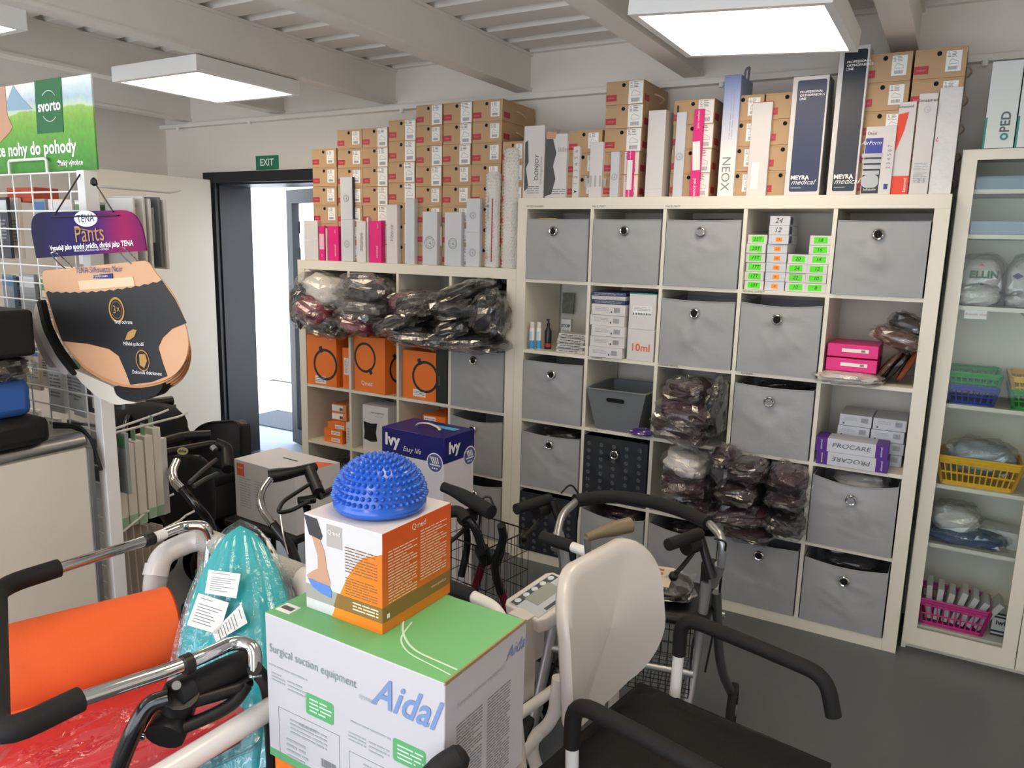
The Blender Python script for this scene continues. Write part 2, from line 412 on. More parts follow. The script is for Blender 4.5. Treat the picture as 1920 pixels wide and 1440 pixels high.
# ceiling lamps
LP = mat('lamp_diffuser', 'FFEBCF', .5, emit=LAMP)
def lamp(x, y, zl, zr, label, grp=None):
    t = thing('ceiling_lamp', label, 'ceiling lamp', (x, y, (zl + zr) / 2), 0, grp)
    tilt = math.atan2(zr - zl, .62); R_ = Matrix.Rotation(-tilt, 4, 'Y'); a = .31; b = .283
    mb = MB(); mb.box(-a, a, -a, a, .012, .07, R_)
    mb.box(-a, a, -a, -b, 0, .012, R_); mb.box(-a, a, b, a, 0, .012, R_); mb.box(-a, -b, -b, b, 0, .012, R_); mb.box(b, a, -b, b, 0, .012, R_)
    part('housing', mb, WHITE, t); part('diffuser', MB().box(-b, b, -b, b, .003, .0118, R_), LP, t, label='glowing white diffuser')
    wr = MB()
    for sx in (-.2, .2): wr.tube([(sx, 0, .07), (sx * 1.2, .1, ZC - (zl + zr) / 2)], .0015, 4)
    part('hanging_wire', wr, STEEL, t)
lamp(-1.445, -.62, 2.355, 2.355, 'square panel lamp glowing above the exit side, in front of the doorway')
lamp(1.20, -.57, 2.36, 2.32, 'square panel lamp hanging nearest, above the large shelf unit')
lamp(-1.485, -1.94, 2.36, 2.36, 'square panel lamp cut off at the upper left corner')
for x, y, lb in ((1.2, -2.1, 'directly over the padded walking aids'), (-1.45, -3.4, 'over the counter'), (1.2, -3.6, 'over the viewer'), (3.2, -2.2, 'at the right side of the room'), (-1.45, -4.6, 'by the shop window, left one'), (1.2, -4.65, 'by the shop window, right one')):
    lamp(x, y, 2.36, 2.36, 'square panel lamp out of view ' + lb, 'panel lamps behind the viewer')
# exit sign
t = thing('exit_sign', 'green EXIT sign on the wall above the doorway', 'sign', (-2.18, YW - .004, 2.125))
part('sign_plate', MB().box(-.105, .105, -.002, .004, -.045, .045), mat('exit_green', '0F7A5A', .4), t)
put(text_mesh('EXIT', .062, WINK, bold=.0012), 'lettering', t, frame((0, -.003, 0), (1, 0, 0), (0, 0, 1)))
exec_after = []

# ------------------------------------------------------------------ shelving units
TP = .053; CELL = .336; PT = .352; DEP = .39
def shelf_unit(x0, n, z0, label):
    W = 2 * TP + (n - 1) * PT + CELL
    t = thing('cube_shelf', label, 'shelf unit', (x0, 0, z0), 0)
    part('side_panel', MB().box(0, TP, 0, DEP, 0, W - TP), LAM, t, bevel=.001); part('side_panel', MB().box(W - TP, W, 0, DEP, 0, W - TP), LAM, t, bevel=.001)
    part('top_panel', MB().box(0, W, 0, DEP, W - TP, W), LAM, t, bevel=.001); part('bottom_panel', MB().box(TP, W - TP, 0, DEP, 0, TP), LAM, t)
    for i in range(n - 1):
        z = TP + CELL + i * PT
        part('shelf', MB().box(TP, W - TP, .002, DEP, z, z + .016), LAM, t)
        for j in range(n):
            pass
    for i in range(n - 1):
        for j in range(n):
            part('divider', MB().box(TP + CELL + i * PT, TP + CELL + i * PT + .016, .002, DEP, TP + j * PT, TP + j * PT + CELL), LAM, t)
    return t, W
bigU, BW = shelf_unit(0, 5, 0, 'large white five by five cube shelf in the middle of the back wall')
LX = -1.4990; LZ = .009
lowU, LW = shelf_unit(LX, 4, LZ, 'lower white four by four cube shelf beside the exit doorway')
BT = BW; LT = LW + LZ
# faint printed tags on the shelf edges
for (u, v, s) in ((1003, 387, 'ORTÉZY KOLENNÍ'), (1123, 387, 'PALCE, PRSTY'), (1262, 387, 'PALCE, PRSTY')):
    p = at(u, v, 'y', -.001); put(text_mesh(s, .011, INK), 'lettering', bigU, Matrix.Translation((p.x, -.0015, p.z)) @ Matrix.Rotation(PI / 2, 4, 'X'), 'small printed tag on shelf edge')
for c, r, s in ((3, 0, 'BEDERNÍ ORTÉZY'), (1, 1, 'KOMPRESE'), (2, 1, 'TLAKOVÉ OBVAZY'), (3, 1, 'RAMENNÍ'), (1, 2, 'KOTNÍK'), (1, 3, 'BANDÁŽE')):
    z = BW - TP - CELL - PT * r - .007
    put(text_mesh(s, .011, INK), 'lettering', bigU, Matrix.Translation((TP + PT * c + .05, -.0012 + .002, z)) @ Matrix.Rotation(PI / 2, 4, 'X'), 'small printed tag on shelf edge')
def cell(big, c, r):
    if big: return TP + PT * c, TP + PT * c + CELL, BW - TP - CELL - PT * r
    return LX + TP + PT * c, LX + TP + PT * c + CELL, LT - TP - CELL - PT * r

def bin_(big, c, r, h=.30, sag=.01, ringp=(.5, .78), m=FAB, kind='grey fabric storage bin', extra='', seed=0, y0=-.006, dull=False, w=.325):
    x0, x1, z0 = cell(big, c, r); nm = 'large shelf' if big else 'lower shelf'
    row = ['top', 'second', 'third', 'fourth', 'bottom'][r] if big else ['top', 'second', 'third', 'bottom'][r]
    col = ['first', 'second', 'third', 'fourth', 'fifth'][c]
    t = thing('storage_bin', f'{kind} with ring{extra}, {row} row, {col} column, {nm}', 'storage bin', ((x0 + x1) / 2, y0, z0 + .001), 0, None)
    rd = random.Random(seed + c * 7 + r * 31 + big)
    NX, NZ = 30, 24; vs = []; fs = []
    a, b = rd.uniform(-1, 1), rd.uniform(-1, 1)
    for j in range(NZ + 1):
        for i in range(NX + 1):
            u = i / NX; v = j / NZ; x = (u - .5) * w; top = h - sag * math.sin(PI * u)
            z = v * top
            e = math.sin(PI * u) * math.sin(PI * v)
            rg = math.hypot((u - ringp[0]) * 1.1, v - ringp[1]); an = math.atan2(v - ringp[1], u - ringp[0])
            cr = (1 - abs(noise.noise(Vector((u * 2.2 + v * 2.6 + a * 9, (u - v) * 1.1 + b * 9, seed)))) * 2.2)
            y = -.003 * e + e * (.010 * noise.noise(Vector((u * 2.4 + a * 9, v * 2.4 + b * 9, seed))) - .0045 * max(0, cr) ** 3 + .003 * noise.noise(Vector((u * 7 + a, v * 6 + b, 5)))) + .0035 * e * math.sin(an * 5 + a * 6) * math.exp(-rg * 4) + (sag * .5) * math.sin(PI * u) * v ** 3
            vs.append((x, y, z))
    for j in range(NZ):
        for i in range(NX):
            k = j * (NX + 1) + i; fs.append((k, k + 1, k + NX + 2, k + NX + 1))
    mb = MB().add(vs, fs); part('front_panel', mb, m, t, smooth=True)
    D = .36; hh = h
    mb = MB(); mb.box(-w / 2, -w / 2 + .004, .003, D, 0, hh); mb.box(w / 2 - .004, w / 2, .003, D, 0, hh); mb.box(-w / 2, w / 2, D - .004, D, 0, hh); mb.box(-w / 2, w / 2, .003, D, 0, .004)
    part('bin_body', mb, m, t)
    # stitched hem round the top edge
    pts = [(-w / 2 + w * i / 12, -.001 + sag * .5 * math.sin(PI * i / 12), h - sag * math.sin(PI * i / 12)) for i in range(13)]
    part('top_hem', MB().tube(pts, .0022, 6), m, t)
    rx = (ringp[0] - .5) * w; rz = ringp[1] * h
    part('ring', MB().lathe([(.014, 0), (.0145, .004), (.0185, .0055), (.0225, .003), (.0235, 0)], 26, frame((rx, -.009, rz), (1, 0, 0), (0, 0, 1))), CHROME, t, smooth=True)
    part('finger_hole', MB().prism(disc(.0145), 0, .001, frame((rx, -.0115, rz), (1, 0, 0), (0, 0, 1))), HOLE if not dull else GINK, t)
    # dark contents seen over the rim
    return t
for c, r, kw in [(0, 0, dict(h=.288, sag=.002, ringp=(.45, .8), extra='')), (1, 0, dict(h=.288, sag=.002, ringp=(.48, .82))), (2, 0, dict(h=.287, sag=.003, ringp=(.48, .82), dull=True)), (4, 0, dict(h=.288, sag=.002, ringp=(.46, .82))),
                 (2, 1, dict(h=.295, sag=.006, ringp=(.47, .8))), (3, 1, dict(h=.298, sag=.012, ringp=(.47, .78))),
                 (0, 2, dict(h=.30, sag=.004, ringp=(.5, .8))), (3, 2, dict(h=.30, sag=.008, ringp=(.46, .78), dull=True)),
                 (0, 3, dict(h=.285, sag=.012, ringp=(.5, .82))), (4, 3, dict(h=.30, sag=.03, ringp=(.48, .72), dull=True)),
                 (1, 4, dict(h=.29, sag=.03, ringp=(.5, .74), dull=True)), (2, 4, dict(h=.29, sag=.03)), (3, 4, dict(h=.30, sag=.01, ringp=(.5, .82))), (4, 4, dict(h=.285, sag=.02, ringp=(.5, .75)))]:
    bin_(1, c, r, **kw)
bin_(1, 1, 3, h=.315, sag=0, ringp=(.5, .76), m=FABD, kind='dark blue patterned fabric bin')
bin_(1, 0, 4, h=.315, sag=0, ringp=(.5, .76), m=FABD, kind='dark blue patterned fabric bin')
bin_(0, 3, 1, h=.315, sag=.0, ringp=(.45, .82)); bin_(0, 3, 2, h=.30, sag=.02, ringp=(.45, .8)); bin_(0, 3, 3, h=.30, sag=.02)
# cross-stitch pattern on the two dark bins
for o in [o for o in bpy.data.objects if o.name.startswith('storage_bin') and 'patterned' in o.get('label', '')]:
    mb = MB()
    for i in range(5):
        for j in range(8):
            cx = -.13 + i * .065; cz = .03 + j * .036
            for k in range(4):
                a = k * PI / 4 + PI / 8
                M = frame((cx, -.0165, cz), (1, 0, 0), (0, 0, 1)) @ Matrix.Rotation(a, 4, 'Z')
                mb.box(.003, .011, -.0006, .0006, 0, .0006, M); mb.box(-.011, -.003, -.0006, .0006, 0, .0006, M)
    part('stitched_pattern', mb, GINK, o, kind='stuff')

# ------------------------------------------------------------------ soft bags in clear plastic
def blob_mb(sx, sy, sz, seed, amp=.12, e=.7, nu=26, nv=16, fq=2.2, ridge=0, M=None):
    vs = []; fs = []; of = Vector((seed * 3.17, seed * 1.3, -seed * 2.1))
    sg = lambda x, p: math.copysign(abs(x) ** p, x)
    for j in range(nv + 1):
        ph = PI * (j / nv - .5)
        for i in range(nu):
            th = 2 * PI * i / nu
            d = Vector((sg(math.cos(ph), e) * sg(math.cos(th), e), sg(math.cos(ph), e) * sg(math.sin(th), e), sg(math.sin(ph), .9)))
            k = 1 + amp * noise.noise(d * fq + of)
            if ridge: k += ridge * (1 - abs(noise.noise(d * fq * 2.2 + of * 2)) * 2.2)
            vs.append((d.x * sx * k, d.y * sy * k, d.z * sz * (k + amp * .6 * noise.noise(d * fq * 1.7 - of))))
    for j in range(nv):
        for i in range(nu):
            fs.append((j * nu + i, j * nu + (i + 1) % nu, (j + 1) * nu + (i + 1) % nu, (j + 1) * nu + i))
    return MB().add(vs, fs, M)
DKF = mat('charcoal_textile', '0F0E10', .6, var=.3, vs=14, bump=.35, bs=16, coat=.6)
MAG = mat('dark_magenta_textile', '7A1838', .6, var=.25, vs=14, bump=.35, bs=16, coat=.6)
MAR = mat('maroon_textile', '2A0D18', .6, var=.25, vs=14, bump=.35, bs=16, coat=.6)
PLUM = mat('plum_textile', '371724', .6, var=.25, vs=14, bump=.35, bs=16, coat=.6)
GREYT = mat('grey_textile', '454446', .6, var=.2, vs=14, bump=.35, bs=16, coat=.6)
WHT = mat('white_textile', 'D9D6D2', .8, var=.06, vs=8, bump=.5, bs=20)
def bag(label, group, p, s, rot, m, seed, wrapk=1.1, name='bagged_textile', film_=None, pipe=None, amp=.22, tail=True, cat='bag', clamp=None):
    t = thing(name, label, cat, p, 0, group)
    R_ = Matrix.Rotation(rot[2], 4, 'Z') @ Matrix.Rotation(rot[1], 4, 'Y') @ Matrix.Rotation(rot[0], 4, 'X')
    def cl(mb):
        if clamp:
            X0, X1, ZB, ZT = clamp
            for v in mb.v:
                if v.y + p[1] > -.012:
                    v.x = min(max(v.x, X0 - p[0]), X1 - p[0]); v.z = min(max(v.z, ZB - p[2]), ZT - p[2])
        return mb
    part('folded_textile', cl(blob_mb(s[0], s[1], s[2], seed, amp, .65, 30, 18, 2.4, ridge=.05, M=R_)), m, t, smooth=True)
    wb = blob_mb(s[0] * wrapk, s[1] * wrapk * 1.03, s[2] * (wrapk + .1), seed + .35, amp, .6, 22, 13, 2.6, ridge=.08, M=R_)
    rj = random.Random(seed * 3 + 1)
    for v in wb.v: v.x += rj.uniform(-.008, .008); v.y += rj.uniform(-.006, .006); v.z += rj.uniform(-.006, .006)
    if tail:   # crumpled flap of the bag
        rd = random.Random(seed); L_ = s[0] * .55; W_ = s[1] * .9; vs = []; fs = []
        for i in range(9):
            for j in range(7):
                u = i / 8; v = j / 6 - .5
                vs.append((s[0] * .8 + u * L_, v * 1.5 * W_ * (1 - .3 * u), -s[2] * .2 - u * .5 * s[2] + .03 * noise.noise(Vector((u * 3, v * 7, seed)))))
        for i in range(8):
            for j in range(6): fs.append((i * 7 + j, i * 7 + j + 1, i * 7 + j + 8, i * 7 + j + 7))
        wb.add(vs, fs, R_ @ Matrix.Rotation(rd.choice((-1, 1)) * rd.uniform(.8, 2.2), 4, 'Z'))
    part('plastic_wrap', cl(wb), film_ or FILM, t, smooth=False, label='crumpled clear plastic wrap')
    if pipe:
        pts = []
        for i in range(22):
            a = 2 * PI * i / 22; k = 1.0 + .06 * math.sin(3 * a + seed)
            pts.append(R_ @ Vector((s[0] * .86 * k * math.cos(a), s[1] * .95 * k * math.sin(a) if False else -s[1] * .98, s[2] * .7 * math.sin(a))))
        part('piping', MB().tube(pts, .004, 5, closed=True), pipe, t)
    return t
# left shelf top row: four overfull cells
def cb(u, v, y): return at(u, v, 'y', y)
def bagpx(u0, u1, v0, v1, y, dep, label, group, m, seed, tilt=0, **k):
    a = at((u0 + u1) / 2, (v0 + v1) / 2, 'y', y)
    wx = abs(at(u1, (v0 + v1) / 2, 'y', y).x - at(u0, (v0 + v1) / 2, 'y', y).x) / 2
    hz = abs(at((u0 + u1) / 2, v0, 'y', y).z - at((u0 + u1) / 2, v1, 'y', y).z) / 2
    big = group == G2
    best = min(((c_, r_) for c_ in range(5 if big else 4) for r_ in range(5 if big else 4)), key=lambda q: abs(sum(cell(big, *q)[:2]) / 2 - a.x) + abs(cell(big, *q)[2] + .168 - a.z))
    X0, X1, ZB = cell(big, *best)
    return bag(label, group, (a.x, y + dep * .4, a.z), (wx * .86, dep * .9, hz * .84), (0, tilt, 0), m, seed, wrapk=1.08, clamp=(X0 + .004, X1 - .004, ZB + .003, ZB + CELL - .004), **k)
G2 = 'bagged maroon textiles in the large shelf'
G1 = 'bagged textiles bulging from the top row of the lower shelf'
bagpx(545, 580, 528, 615, -.10, .10, 'black roll in clear plastic hanging at the outer corner of the lower shelf', G1, DKF, 1)
bagpx(560, 646, 515, 580, -.05, .14, 'white textile in clear plastic on top of the first cell of the lower shelf', G1, WHT, 2, tilt=.25)
bagpx(556, 620, 556, 612, -.13, .14, 'magenta and black bagged textile under the white one, lower shelf first cell', G1, MAG, 3, tilt=.4)
bagpx(572, 655, 585, 632, -.08, .15, 'black bagged textile at the bottom of the first cell of the lower shelf', G1, DKF, 4, tilt=.1)
bagpx(640, 735, 515, 572, -.05, .15, 'grey bagged textile with shiny wrap, top of the second cell of the lower shelf', G1, GREYT, 5, tilt=.15)
bagpx(632, 730, 560, 604, -.10, .15, 'pale plastic wrapped textile in the middle of the second cell of the lower shelf', G1, GREYT, 6, tilt=.1)
bagpx(640, 705, 590, 628, -.11, .14, 'magenta bagged textile at the bottom of the second cell of the lower shelf', G1, MAG, 7, tilt=.3)
bagpx(738, 832, 548, 600, -.09, .15, 'black bagged textile with magenta lining, upper one in the third cell of the lower shelf', G1, DKF, 8, tilt=-.1)
bagpx(728, 800, 545, 600, -.02, .10, 'magenta textile peeking out at the left of the third cell of the lower shelf', G1, MAG, 9)
bagpx(700, 800, 588, 625, -.13, .14, 'black bagged textile jutting out between second and third cell of the lower shelf', G1, DKF, 10, tilt=-.3)
bagpx(728, 845, 612, 652, -.12, .14, 'black textile in loose clear plastic at the bottom of the third cell', G1, DKF, 11, tilt=.05, film_=FILM2)
bagpx(820, 925, 528, 568, -.06, .16, 'topmost black bagged textile in the fourth cell of the lower shelf', G1, DKF, 12, tilt=-.3)
bagpx(815, 905, 562, 604, -.12, .15, 'second black bagged textile in the fourth cell of the lower shelf', G1, DKF, 13, tilt=-.1)
bagpx(822, 890, 598, 635, -.12, .15, 'third black bagged textile in the fourth cell of the lower shelf', G1, DKF, 14, tilt=-.2)
bagpx(885, 948, 545, 640, -.10, .12, 'upright black bag with dark red lining at the right of the fourth cell', G1, DKF, 15, tilt=.0)
bagpx(812, 945, 628, 660, -.12, .14, 'flat black bagged textile lying lowest in the fourth cell of the lower shelf', G1, DKF, 16, film_=FILM2)
# big shelf maroon bags
G2 = 'bagged maroon textiles in the large shelf'
for i, (a, b, c_, d, m, tl, desc) in enumerate([
    (1240, 1330, 710, 757, MAR, .05, 'upper maroon bagged boot in the third row third column cell'),
    (1232, 1345, 748, 800, PLUM, .15, 'middle plum bagged textile in the third row third column cell'),
    (1215, 1330, 775, 830, MAR, .3, 'maroon bagged textile jutting left out of the third row third column cell'),
    (1325, 1362, 715, 820, DKF, 0, 'black bag with a white tag at the right of the third row third column cell'),
    (1240, 1330, 845, 895, WHT, .3, 'cream padded piece in clear plastic in the fourth row third column cell'),
    (1232, 1330, 888, 935, PLUM, .1, 'plum bagged textile under the cream piece'),
    (1262, 1352, 925, 968, MAR, .15, 'lowest maroon bagged textile in the fourth row third column cell'),
    (1330, 1385, 838, 880, MAR, 0, 'maroon bagged textile, top left of the fourth row fourth column cell'),
    (1362, 1440, 858, 905, MAR, .05, 'maroon bagged textile, second in the fourth row fourth column cell'),
    (1437, 1520, 870, 925, PLUM, .1, 'maroon bagged textile, top right of the fourth row fourth column cell'),
    (1342, 1430, 900, 950, MAR, 0, 'maroon bagged textile in the middle left of the fourth row fourth column cell'),
    (1432, 1512, 920, 955, MAR, .1, 'maroon bagged textile in the middle right of the fourth row fourth column cell'),
    (1330, 1450, 940, 990, PLUM, -.15, 'plum textile in loose plastic spilling out below the fourth row'),
    (1430, 1512, 955, 1005, DKF, .3, 'dark bagged textile with a paper tag below the fourth row'),
    (1350, 1450, 985, 1012, MAR, .05, 'flat maroon bagged textile lying lowest above the bottom row'),
]):
    bagpx(a, b, c_, d, -.10 if i % 3 else -.06, .15, desc, G2, m, 20 + i, tilt=tl, film_=FILM2 if i % 4 == 2 else None)

# ------------------------------------------------------------------ shoe boxes
def shoe_box(variant, dark=False):
    w, d, h = .176, .33, .102
    t, bx = carton('shoe_box', '', 'shoe box', w, d, h, (0, 0, -50), KRAFT2 if dark else KRAFT, bevel=.001)
    part('finger_hole', MB().prism(disc(.0085), 0, .001, fmat(bx, '-y', -.005, h * .82, 0)), HOLE, t)
    s = sticker(t, bx, '-y', -w / 2 + .026, h * .3, .05, .028, REDL, 'brand_sticker')
    put(text_mesh('rieker', .013, mat('pink_ink', 'E08A8A', .5)), 'lettering', s, fmat(bx, '-y', -w / 2 + .026, h * .3, .0012))
    tw, thh, tx, tz = [(.052, .07, .045, .055), (.066, .098, .052, .05), (.05, .066, .05, .052)][variant]
    s = sticker(t, bx, '-y', tx, tz, tw, thh, PAPER, 'size_label')
    mb = MB(); M = fmat(bx, '-y', tx, tz, .0008)
    for k in range(4): mb.box(-tw * .4, -tw * (.3 - .03 * k), thh * (.42 - .07 * k), thh * (.45 - .07 * k), 0, .0003, M); mb.box(-tw * .15, tw * (.12 + .06 * (k % 2)), thh * (.42 - .07 * k), thh * (.45 - .07 * k), 0, .0003, M)
    x = -tw * .3
    while x < tw * .3: mb.box(x, x + tw * .03, -thh * .42, -thh * .25, 0, .0003, M); x += tw * .055
    mb.tube([M @ Vector(p) for p in ((-tw * .3, -thh * .14, .0004), (tw * .32, -thh * .14, .0004), (tw * .3, -thh * .03, .0004), (0, thh * .06, .0004), (-tw * .1, thh * .1, .0004), (-tw * .22, thh * .04, .0004))], .0006, 4, closed=True)
    part('label_print', mb, GINK, s)
    # side: brand sticker and cord handle
    part('side_sticker', MB().box(-.03, .03, -.014, .014, 0, .0006, fmat(bx, '+x', -.12, h * .3, 0)), REDL, t)
    M = fmat(bx, '+x', .02, h * .5, 0)
    part('cord_handle', MB().tube([M @ Vector(p) for p in ((-.04, .012, -.003), (-.035, .008, .01), (0, -.004, .02 + .015 * variant), (.035, -.014, .01), (.04, -.018, -.003))], .0035, 6, fr=.02), mat('beige_cord', 'C9B594', .8), t, smooth=True)
    part('lid_seam', MB().box(-w / 2 - .0008, w / 2 + .0008, -d / 2 - .0008, d / 2 + .0008, h * .93, h * .94), KRAFT2, t)
    return t
PRO = [shoe_box(0), shoe_box(1), shoe_box(2), shoe_box(0, True)]
def stack(x0, x1, n, zb, yf, label, ph=.1025, rnd=0, variants=(0, 0, 2), grp='shoe boxes stacked on the shelves', w=None, hs=1):
    rd = random.Random(int(x0 * 1000) + n)
    for k in range(n):
        src = PRO[rd.choice(variants)]
        xx = (x0 + x1) / 2 + rd.uniform(-rnd, rnd); z = zb + (k) * ph
        r = copy_tree(src, (xx, yf + .165, z), rd.uniform(-.01, .01) if rnd else 0)
        r.scale = ((x1 - x0 - .002) / .176, 1, ph / .1025 * .998)
        i = n - 1 - k
        r['label'] = f'brown shoe box, {ORD[i]}, {label}'; r['group'] = grp
STK = [(-1.41, -1.222, 6, 'stack nearest the exit doorway', .1055, (0,)), (-1.216, -1.032, 7, 'second stack from the doorway', .104, (0,)), (-1.03, -.85, 7, 'third stack from the doorway', .104, (1,)),
       (-.847, -.664, 7, 'fourth stack from the doorway', .1085, (1,)), (-.66, -.49, 8, 'fifth stack from the doorway', .103, (0, 1)), (-.487, -.31, 8, 'sixth stack from the doorway', .103, (0, 1)), (-.307, -.132, 8, 'seventh stack from the doorway', .103, (0,))]
for x0, x1, n, lb, ph, vr in STK: stack(x0, x1, n, LT + .0005, .05, lb, ph, .002, vr)
for x0, x1, n, lb, ph, vr in [(-.125, .02, 6, 'half hidden stack behind the bubble wrap', .103, (0,))]:
    stack(x0, x1 - .02, n, LT + .0005, .05, lb, ph, .0, vr)
stack(.233, .41, 3, BT + .0005, .05, 'short stack left on the large shelf', .1025, 0, (0,))
stack(.418, .60, 5, BT + .0005, .05, 'leftmost tall stack on the large shelf', .1025, .004, (1,))
stack(.745, .925, 4, BT + .0005, .05, 'stack behind the tall pink box', .1025, .002, (1,))
stack(.965, 1.13, 4, BT + .0005, .05, 'stack right of the blue-white upright box', .103, 0, (0,))
stack(1.135, 1.315, 4, BT + .0005, .05, 'stack behind the smaller navy box', .103, 0, (2,))
stack(1.487, 1.664, 5, BT + .0005, .05, 'stack right of the tall navy box', .1055, 0, (0,))
stack(1.67, 1.842, 5, BT + .0005, .05, 'rightmost stack on the large shelf', .1055, 0, (0,))
for p in PRO:
    for ch in list(p.children):
        for g in list(ch.children): bpy.data.objects.remove(g)
        bpy.data.objects.remove(ch)
    bpy.data.objects.remove(p)

# ------------------------------------------------------------------ upright boxes on top of the units
def upright(u0, u1, vt, y, zb, dep, label, m, name='carton', cat='box', group=None, zoff=0):
    a = at(u0, 368 if zb == BT else 490, 'z', zb)
    xa = at(u0, 0, 'y', y)  # placeholder, replaced below
    # base corners on the shelf top at depth y
    def xat(u):
        # find x so that (x,y,zb) projects to column u
        lo, hi = -2, 2.5
        for _ in range(40):
            mid = (lo + hi) / 2; d = Vector((mid, y, zb)) - CP
            if 960 + F * RX.dot(d) / RF.dot(d) < u: lo = mid
            else: hi = mid
        return lo
    x0, x1 = xat(u0), xat(u1)
    d = Vector((x0, y, 0))
    lo, hi = zb, zb + 1
    for _ in range(40):
        mid = (lo + hi) / 2; q = Vector((x0, y, mid)) - CP
        if 720 + F * RD.dot(q) / RF.dot(q) > vt: lo = mid
        else: hi = mid
    h = lo - zb
    return carton(name, label, cat, x1 - x0, dep, h - zoff, ((x0 + x1) / 2, y + dep / 2, zb + .0005 + zoff), m, 0, group)
def vtext(t, b, face, u, v, s, size, m, up=True, **k): return write(t, b, face, u, v, s, size, m, rot=PI / 2 if up else -PI / 2, **k)
def logo(t, b, face, u, v, r, m=GINK, out=.0006):
    M = fmat(b, face, u, v, out)
    mb = ring_mb(r * .9, r, M, .0005); mb2 = ring_mb(r * .62, r * .68, M, .0005); mb.add(mb2.v, mb2.f)
    for k in range(10):
        a = 2 * PI * k / 10; mb.box(r * .74, r * .82, -r * .06, r * .06, .0002, .0006, M @ Matrix.Rotation(a, 4, 'Z'))
    mb.prism([(-r * .25, -r * .1), (r * .3, -r * .28), (r * .1, r * .3), (0, 0)], .0002, .0006, M)
    part('round_logo', mb, m, t)
GUB = 'upright product boxes on the large shelf'
GUL = 'upright product boxes on the lower shelf'
SKIN = mat('skin_tone_print', 'C79A7E', .5); DKG = mat('dark_grey_print', '4A4C50', .5)
def knee(t, b, face, u, v, h, m=DKG):
    M = fmat(b, face, u, v, .0004); part('knee_picture', MB().prism([(-.035 * h * 4, .5 * h), (.018, .48 * h), (.03, .2 * h), (.022, 0), (.036, -.25 * h), (.02, -.5 * h), (-.02, -.5 * h), (-.012, -.2 * h), (-.03, 0), (-.026, .25 * h)], 0, .0005, M), m, t)
# large shelf
t, b = upright(980, 1018, 237, .03, BT, .16, 'white upright knee brace box at the left end of the large shelf top', CARDW)
vtext(t, b, '-y', .018, b[2] * .42, 'DONJOY', .03, INK, shear=.2); vtext(t, b, '-y', .042, b[2] * .38, 'OA Hinged Knee', .018, GINK); knee(t, b, '-x', .02, b[2] * .5, .22); lines(t, b, '-y', 0, .04, .07, .04, 4, GINK)
M = fmat(b, '-y', -.04, b[2] * .45, .0003); part('knee_picture', MB().prism([(-.01, .11), (.006, .12), (.012, .02), (-.002, -.01), (.014, -.1), (-.01, -.12)], 0, .0005, M), DKG, t)
t, b = upright(1021, 1060, 252, .03, BT, .15, 'white box with a black knee brace picture, second on the large shelf top', CARDW)
M = fmat(b, '-y', -b[0] * .18, b[2] * .5, .0003); part('brace_picture', MB().prism([(-.035, .13), (.0, .13), (.02, .06), (.005, 0), (.02, -.06), (.0, -.13), (-.035, -.14)], 0, .0005, M), DKG, t)
part('skin_picture', MB().prism([(-.033, .16), (.02, .155), (.012, .125), (-.033, .125)], 0, .0006, M), SKIN, t); lines(t, b, '-y', .035, b[2] * .75, .02, .06, 6, GINK, rot=PI / 2); lines(t, b, '-y', .02, .03, .07, .03, 3, GINK)
t, b = upright(1072, 1084, 275, .03, BT, .2, 'narrow white box with the numbers 1 to 6 up its spine', CARDW)
for i, s in enumerate('123456'): vtext(t, b, '-y', 0, b[2] * (.28 + .125 * i), s, .026, GINK)
part('arrow_print', MB().prism([(-.01, -.008), (.01, 0), (-.01, .008), (-.003, 0)], 0, .0006, fmat(b, '-y', 0, b[2] * .12, .0004)), INK, t)
t, b = upright(1088, 1100, 272, .09, BT, .2, 'narrow grey box in the shade behind the numbered box', mat('grey_carton', '8A8C90', .6)); 
t, b = upright(1103, 1127, 267, .03, BT, .18, 'plain white upright box, fourth on the large shelf top', CARDW); lines(t, b, '-y', 0, b[2] * .3, .05, .12, 5, LINK, rot=PI / 2)
t, b = upright(1142, 1158, 285, .03, BT, .2, 'slim white box with a small round logo beside the short pink box', CARDG); logo(t, b, '-y', 0, b[2] * .45, .015)
t, b = upright(1172, 1184, 283, .03, BT, .2, 'short slim pink box with a white label on the large shelf top', PINK)
sticker(t, b, '-y', 0, b[2] * .48, b[0] * .8, .13, PAPER, 'label_sticker'); vtext(t, b, '-y', 0, b[2] * .12, 'sanomed', .014, WINK); vtext(t, b, '-y', 0, b[2] * .85, 'manu comfort', .011, WINK)
t, b = upright(1208, 1240, 208, .03, BT, .2, 'tall plain white box between the short pink box and the dark one', CARDW)
part('fold_crease', MB().box(-b[0] / 2, b[0] / 2, -b[1] / 2 - .0006, -b[1] / 2, .035, .036), GINK, t)
t, b = upright(1260, 1278, 211, .03, BT, .2, 'slim white spined box with black sides and a round logo', CARDG); logo(t, b, '-y', 0, b[2] * .48, .016)
part('black_side', MB().box(-b[0] / 2 - .0012, -b[0] / 2, -b[1] / 2 + .004, b[1] / 2, 0, b[2] + .03), BLK, t)
t, b = upright(1292, 1309, 205, .03, BT, .22, 'tall bright pink box with a white label on the large shelf top', PINK)
sticker(t, b, '-y', 0, b[2] * .47, b[0] * .8, .12, PAPER, 'label_sticker', rot=.06); vtext(t, b, '-y', 0, b[2] * .11, 'sanomed', .02, WINK); vtext(t, b, '-y', 0, b[2] * .88, 'genu comfort', .013, WINK)
GRN = ramp_mat('blue_to_white_print', 'Z', [(0, 'F0EEEA'), (.35, 'EDEBEA'), (.75, 'A9B6DC'), (1, '8093C8')], scale=2.0)
t, b = upright(1344, 1374, 142, .03, BT, .2, 'tall blue to white upright box left of the shoe boxes', GRN)
